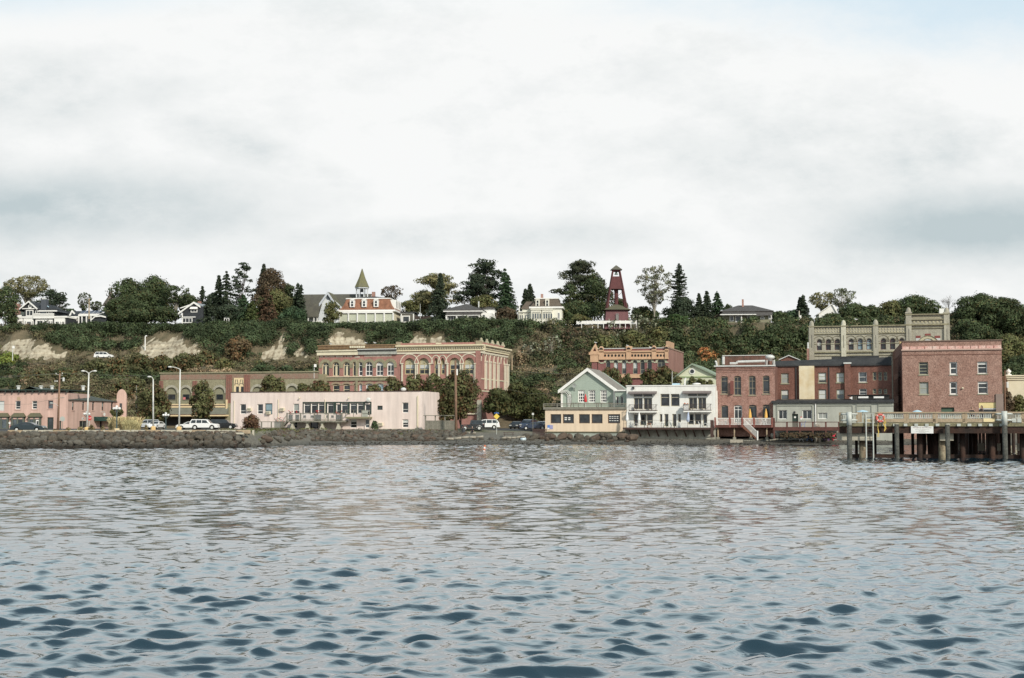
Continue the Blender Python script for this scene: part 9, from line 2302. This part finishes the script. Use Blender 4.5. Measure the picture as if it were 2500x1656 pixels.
c=at(1318,1048,236);t=thing('dark_fence','dark slatted fence and planter left of the peach building','fence',(c.x,236,gz(c.x,236)));z=t.location.z
m=MB()
for k in range(12):m.box(c.x-1.2+k*.2,c.x-1.08+k*.2,236,236.06,z,z+1.25)
m.box(c.x-1.2,c.x+1.2,236.06,236.1,z+.2,z+.3);m.box(c.x-1.2,c.x+1.2,236.06,236.1,z+1,z+1.1);m.build('slats',WOODB,t)
c=at(1277,1065,229);t=thing('overturned_dinghy','small overturned pale blue dinghy at the edge of boulders','boat',(c.x,229,gz(c.x,229)))
m=MB();m.ball((c.x,229,gz(c.x,229)+.1),.55,1.1,.5,14,7);m.build('hull',M('pale_blue_gelcoat',(.6,.7,.75),None,1,.3),t,smooth=True)
g0=thing('gull','white gull on the left brick parapet of brick block','bird',(0,0,0),'gulls perched on the roofs')
m=MB();m.ball((0,0,.22),.24,.1,.11,10,6);m.ball((-.2,0,.36),.08,.07,.08,8,5);m.tube((.2,0,.22),(.36,0,.2),.05,.02,5);m.build('body',WPLAS,g0,smooth=True,loc=(0,0,0))
m=MB();m.ball((.06,0,.27),.22,.105,.07,8,5);m.build('wings',M('gull_grey',(.35,.37,.38)),g0,smooth=True,loc=(0,0,0));m=MB();m.tube((-.27,0,.36),(-.34,0,.345),.02,.01,5);m.build('beak',YELLOW,g0,loc=(0,0,0));m=MB();m.tube((0,.04,0),(0,.04,.14),.012,n=4);m.tube((0,-.04,0),(0,-.04,.14),.012,n=4);m.build('legs',ORANGE,g0,loc=(0,0,0))
first=True
for u,v,Y,lab in((807,842.5,289,'white gull on the left brick parapet of brick block'),(893,840,287,'white gull right of the cream blocks on parapet'),(915,840,287,'white gull near the parapet step of the brick block'),(1103,836.5,284,'white gull on the right red parapet of brick block'),(1532,847,290,'white gull on the middle block of orange building'),(1588,851,289,'white gull on right coping of orange building'),(2090,783,262,'white gull on the whitened pinnacle of stone block'),(1454,839.5,292,'white gull on tip of the orange gable'),(2157,885,235,'white gull on the dark eave of brick wing')):
 o=g0 if first else copy_tree(g0);first=False;o['label']=lab;o.location=at(u,v,Y);o.rotation_euler=(0,0,rnd.uniform(-.6,.6))
 # -- people
SKIN=M('skin',(.48,.30,.22),None,2,.6)
def person(label,x,y,z,pose,coat,trousers,hair,face=0.0,name='person'):
 """one skinned body; pose: 'stand', 'sit'; faces local -y then turned by face"""
 t=thing(name,label,'person',(x,y,z))
 sit=pose=='sit'
 hp=.48 if sit else .92
 J={'pelvis':(0,0,hp),'waist':(0,.0,hp+.16),'chest':(0,-.02,hp+.38),'neck':(0,-.02,hp+.54),'head':(0,-.04,hp+.64)}
 E=[('pelvis','waist'),('waist','chest'),('chest','neck'),('neck','head')]
 rad={'pelvis':.15,'waist':.135,'chest':.155,'neck':.06,'head':.075}
 for s,n in((-1,'r'),(1,'l')):
  J['hip'+n]=(s*.1,0,hp-.04);rad['hip'+n]=.1
  J['knee'+n]=(s*.12,-.42,hp-.02) if sit else(s*.11,-.03,.48);rad['knee'+n]=.07
  J['ank'+n]=(s*.12,-.46,.08) if sit else(s*.11,.02,.08);rad['ank'+n]=.048
  J['toe'+n]=(s*.13,-.62,.04) if sit else(s*.12,-.15,.04);rad['toe'+n]=.038
  J['sh'+n]=(s*.19,-.02,hp+.48);rad['sh'+n]=.072
  J['el'+n]=(s*.27,-.08 if not sit else-.14,hp+.22);rad['el'+n]=.052
  J['wr'+n]=(s*.2,-.27,hp+.12);rad['wr'+n]=.036
  E+=[('pelvis','hip'+n),('hip'+n,'knee'+n),('knee'+n,'ank'+n),('ank'+n,'toe'+n),('chest','sh'+n),('sh'+n,'el'+n),('el'+n,'wr'+n)]
  J['palm'+n]=(s*.185,-.345,hp+.10);rad['palm'+n]=.032;E.append(('wr'+n,'palm'+n))
  for k in range(4):J[f'f{k}{n}']=(s*(.15+.022*k),-.41-.012*(k in(1,2)),hp+.085);rad[f'f{k}{n}']=.010;E.append(('palm'+n,f'f{k}{n}'))
  J['th'+n]=(s*.14,-.36,hp+.12);rad['th'+n]=.011;E.append(('wr'+n,'th'+n))
 ks=list(J);me=bpy.data.meshes.new('body');me.from_pydata([J[k] for k in ks],[(ks.index(a),ks.index(b)) for a,b in E],[])
 o=bpy.data.objects.new('body',me);COL.objects.link(o)
 md=o.modifiers.new('skin','SKIN');sv=me.skin_vertices[0].data if me.skin_vertices else None
 if sv is None:me.attributes;bpy.context.view_layer.update()
 if not me.skin_vertices:
  bm=__import__('bmesh').new();bm.from_mesh(me);ly=bm.verts.layers.skin.verify();bm.verts.ensure_lookup_table()
  for i,k in enumerate(ks):bm.verts[i][ly].radius=(rad[k],rad[k]*(.75 if k in('chest','waist','pelvis') else 1));bm.verts[i][ly].use_root=(k=='pelvis')
  bm.to_mesh(me);bm.free()
 else:
  for i,k in enumerate(ks):sv[i].radius=(rad[k],rad[k]);sv[i].use_root=(k=='pelvis')
 o.modifiers.new('sub','SUBSURF').levels=1
 dg=bpy.context.evaluated_depsgraph_get();me2=bpy.data.meshes.new_from_object(o.evaluated_get(dg));bpy.data.objects.remove(o);me2.name='body'
 me2.materials.clear()
 for m_ in(coat,trousers,SKIN,RUBBER):me2.materials.append(m_)
 for p in me2.polygons:
  c=p.center;i_=0
  if c.z<hp-.02 or(sit and c.y<-.12 and c.z<hp+.08 and abs(c.x)<.22 and c.y>-.5):i_=1
  if c.z<.11:i_=3
  if c.z>hp+.53 or(c.y<-.285 and c.z>hp+.03 and not(sit and c.z<hp+.05)):i_=2
  p.material_index=i_;p.use_smooth=True
 b=bpy.data.objects.new('body',me2);COL.objects.link(b);b.parent=t
 hz_=hp+.72
 m=MB();m.ball((0,-.05,hz_),.078,.095,.115,14,10);m.ball((0,-.15,hz_-.01),.014,.022,.024,6,4)
 for s in(-1,1):m.ball((s*.08,-.04,hz_),.012,.022,.03,6,4)
 m.box(-.022,.022,-.148,-.135,hz_-.062,hz_-.052,1)
 for s in(-1,1):m.ball((s*.032,-.132,hz_+.018),.012,.012,.009,6,4,2)
 m.build('head',[SKIN,M('lips',(.35,.12,.1)),RUBBER],t,smooth=True,loc=(0,0,0))
 m=MB();m.ball((0,-.02,hz_+.03),.092,.1,.108,12,8);
 if hair[1]:m.ball((0,.04,hz_-.08),.08,.07,.13,10,6)
 m.build('hair',hair[0],t,smooth=True,loc=(0,0,0))
 t.rotation_euler=(0,0,face);return t
f=row(2048,2560,148)
s,_=f.px(2397,990,-3.5);p=f.pt(s,zD,-3.5);person('standing person in brown coat on the pier, dark hair',p.x,p.y,zD-.02,'stand',M('brown_coat',(.12,.09,.08)),M('dark_trousers',(.03,.03,.04)),(RUBBER,True),R(-70))
s,_=f.px(2372,1000,-4.5);p=f.pt(s,zD,-4.5);person('seated person in black jacket on the pier',p.x,p.y,zD+.3,'sit',M('black_jacket',(.02,.02,.022)),M('dark_trousers',(.03,.03,.04)),(M('brown_hair',(.06,.04,.03)),False),R(10))
t=thing('pier_bench','wooden bench under the seated person on pier','bench',(p.x,p.y,zD));m=MB();m.box(p.x-.8,p.x+.8,p.y-.1,p.y+.3,zD+.66,zD+.72);m.build('seat',WOODT,t)
for d in(-.7,.7):m=MB();m.box(p.x+d-.05,p.x+d+.05,p.y-.05,p.y+.25,zD,zD+.66);m.build('leg',WOODT,t)
c=at(1153,1050,235.5);z=gz(c.x,235.5);person('person in black sitting by the off-road car, facing the water',c.x,235.5,z,'sit',M('black_jacket',(.02,.02,.022)),M('dark_trousers',(.03,.03,.04)),(M('grey_hair',(.3,.28,.25)),False),0)
t=thing('fallen_log','short log under the person by off-road car','log',(c.x,235.6,z));m=MB();m.tube((c.x-.6,235.65,z+.2),(c.x+.6,235.65,z+.2),.2,.18,8);m.build('log',DW,t)
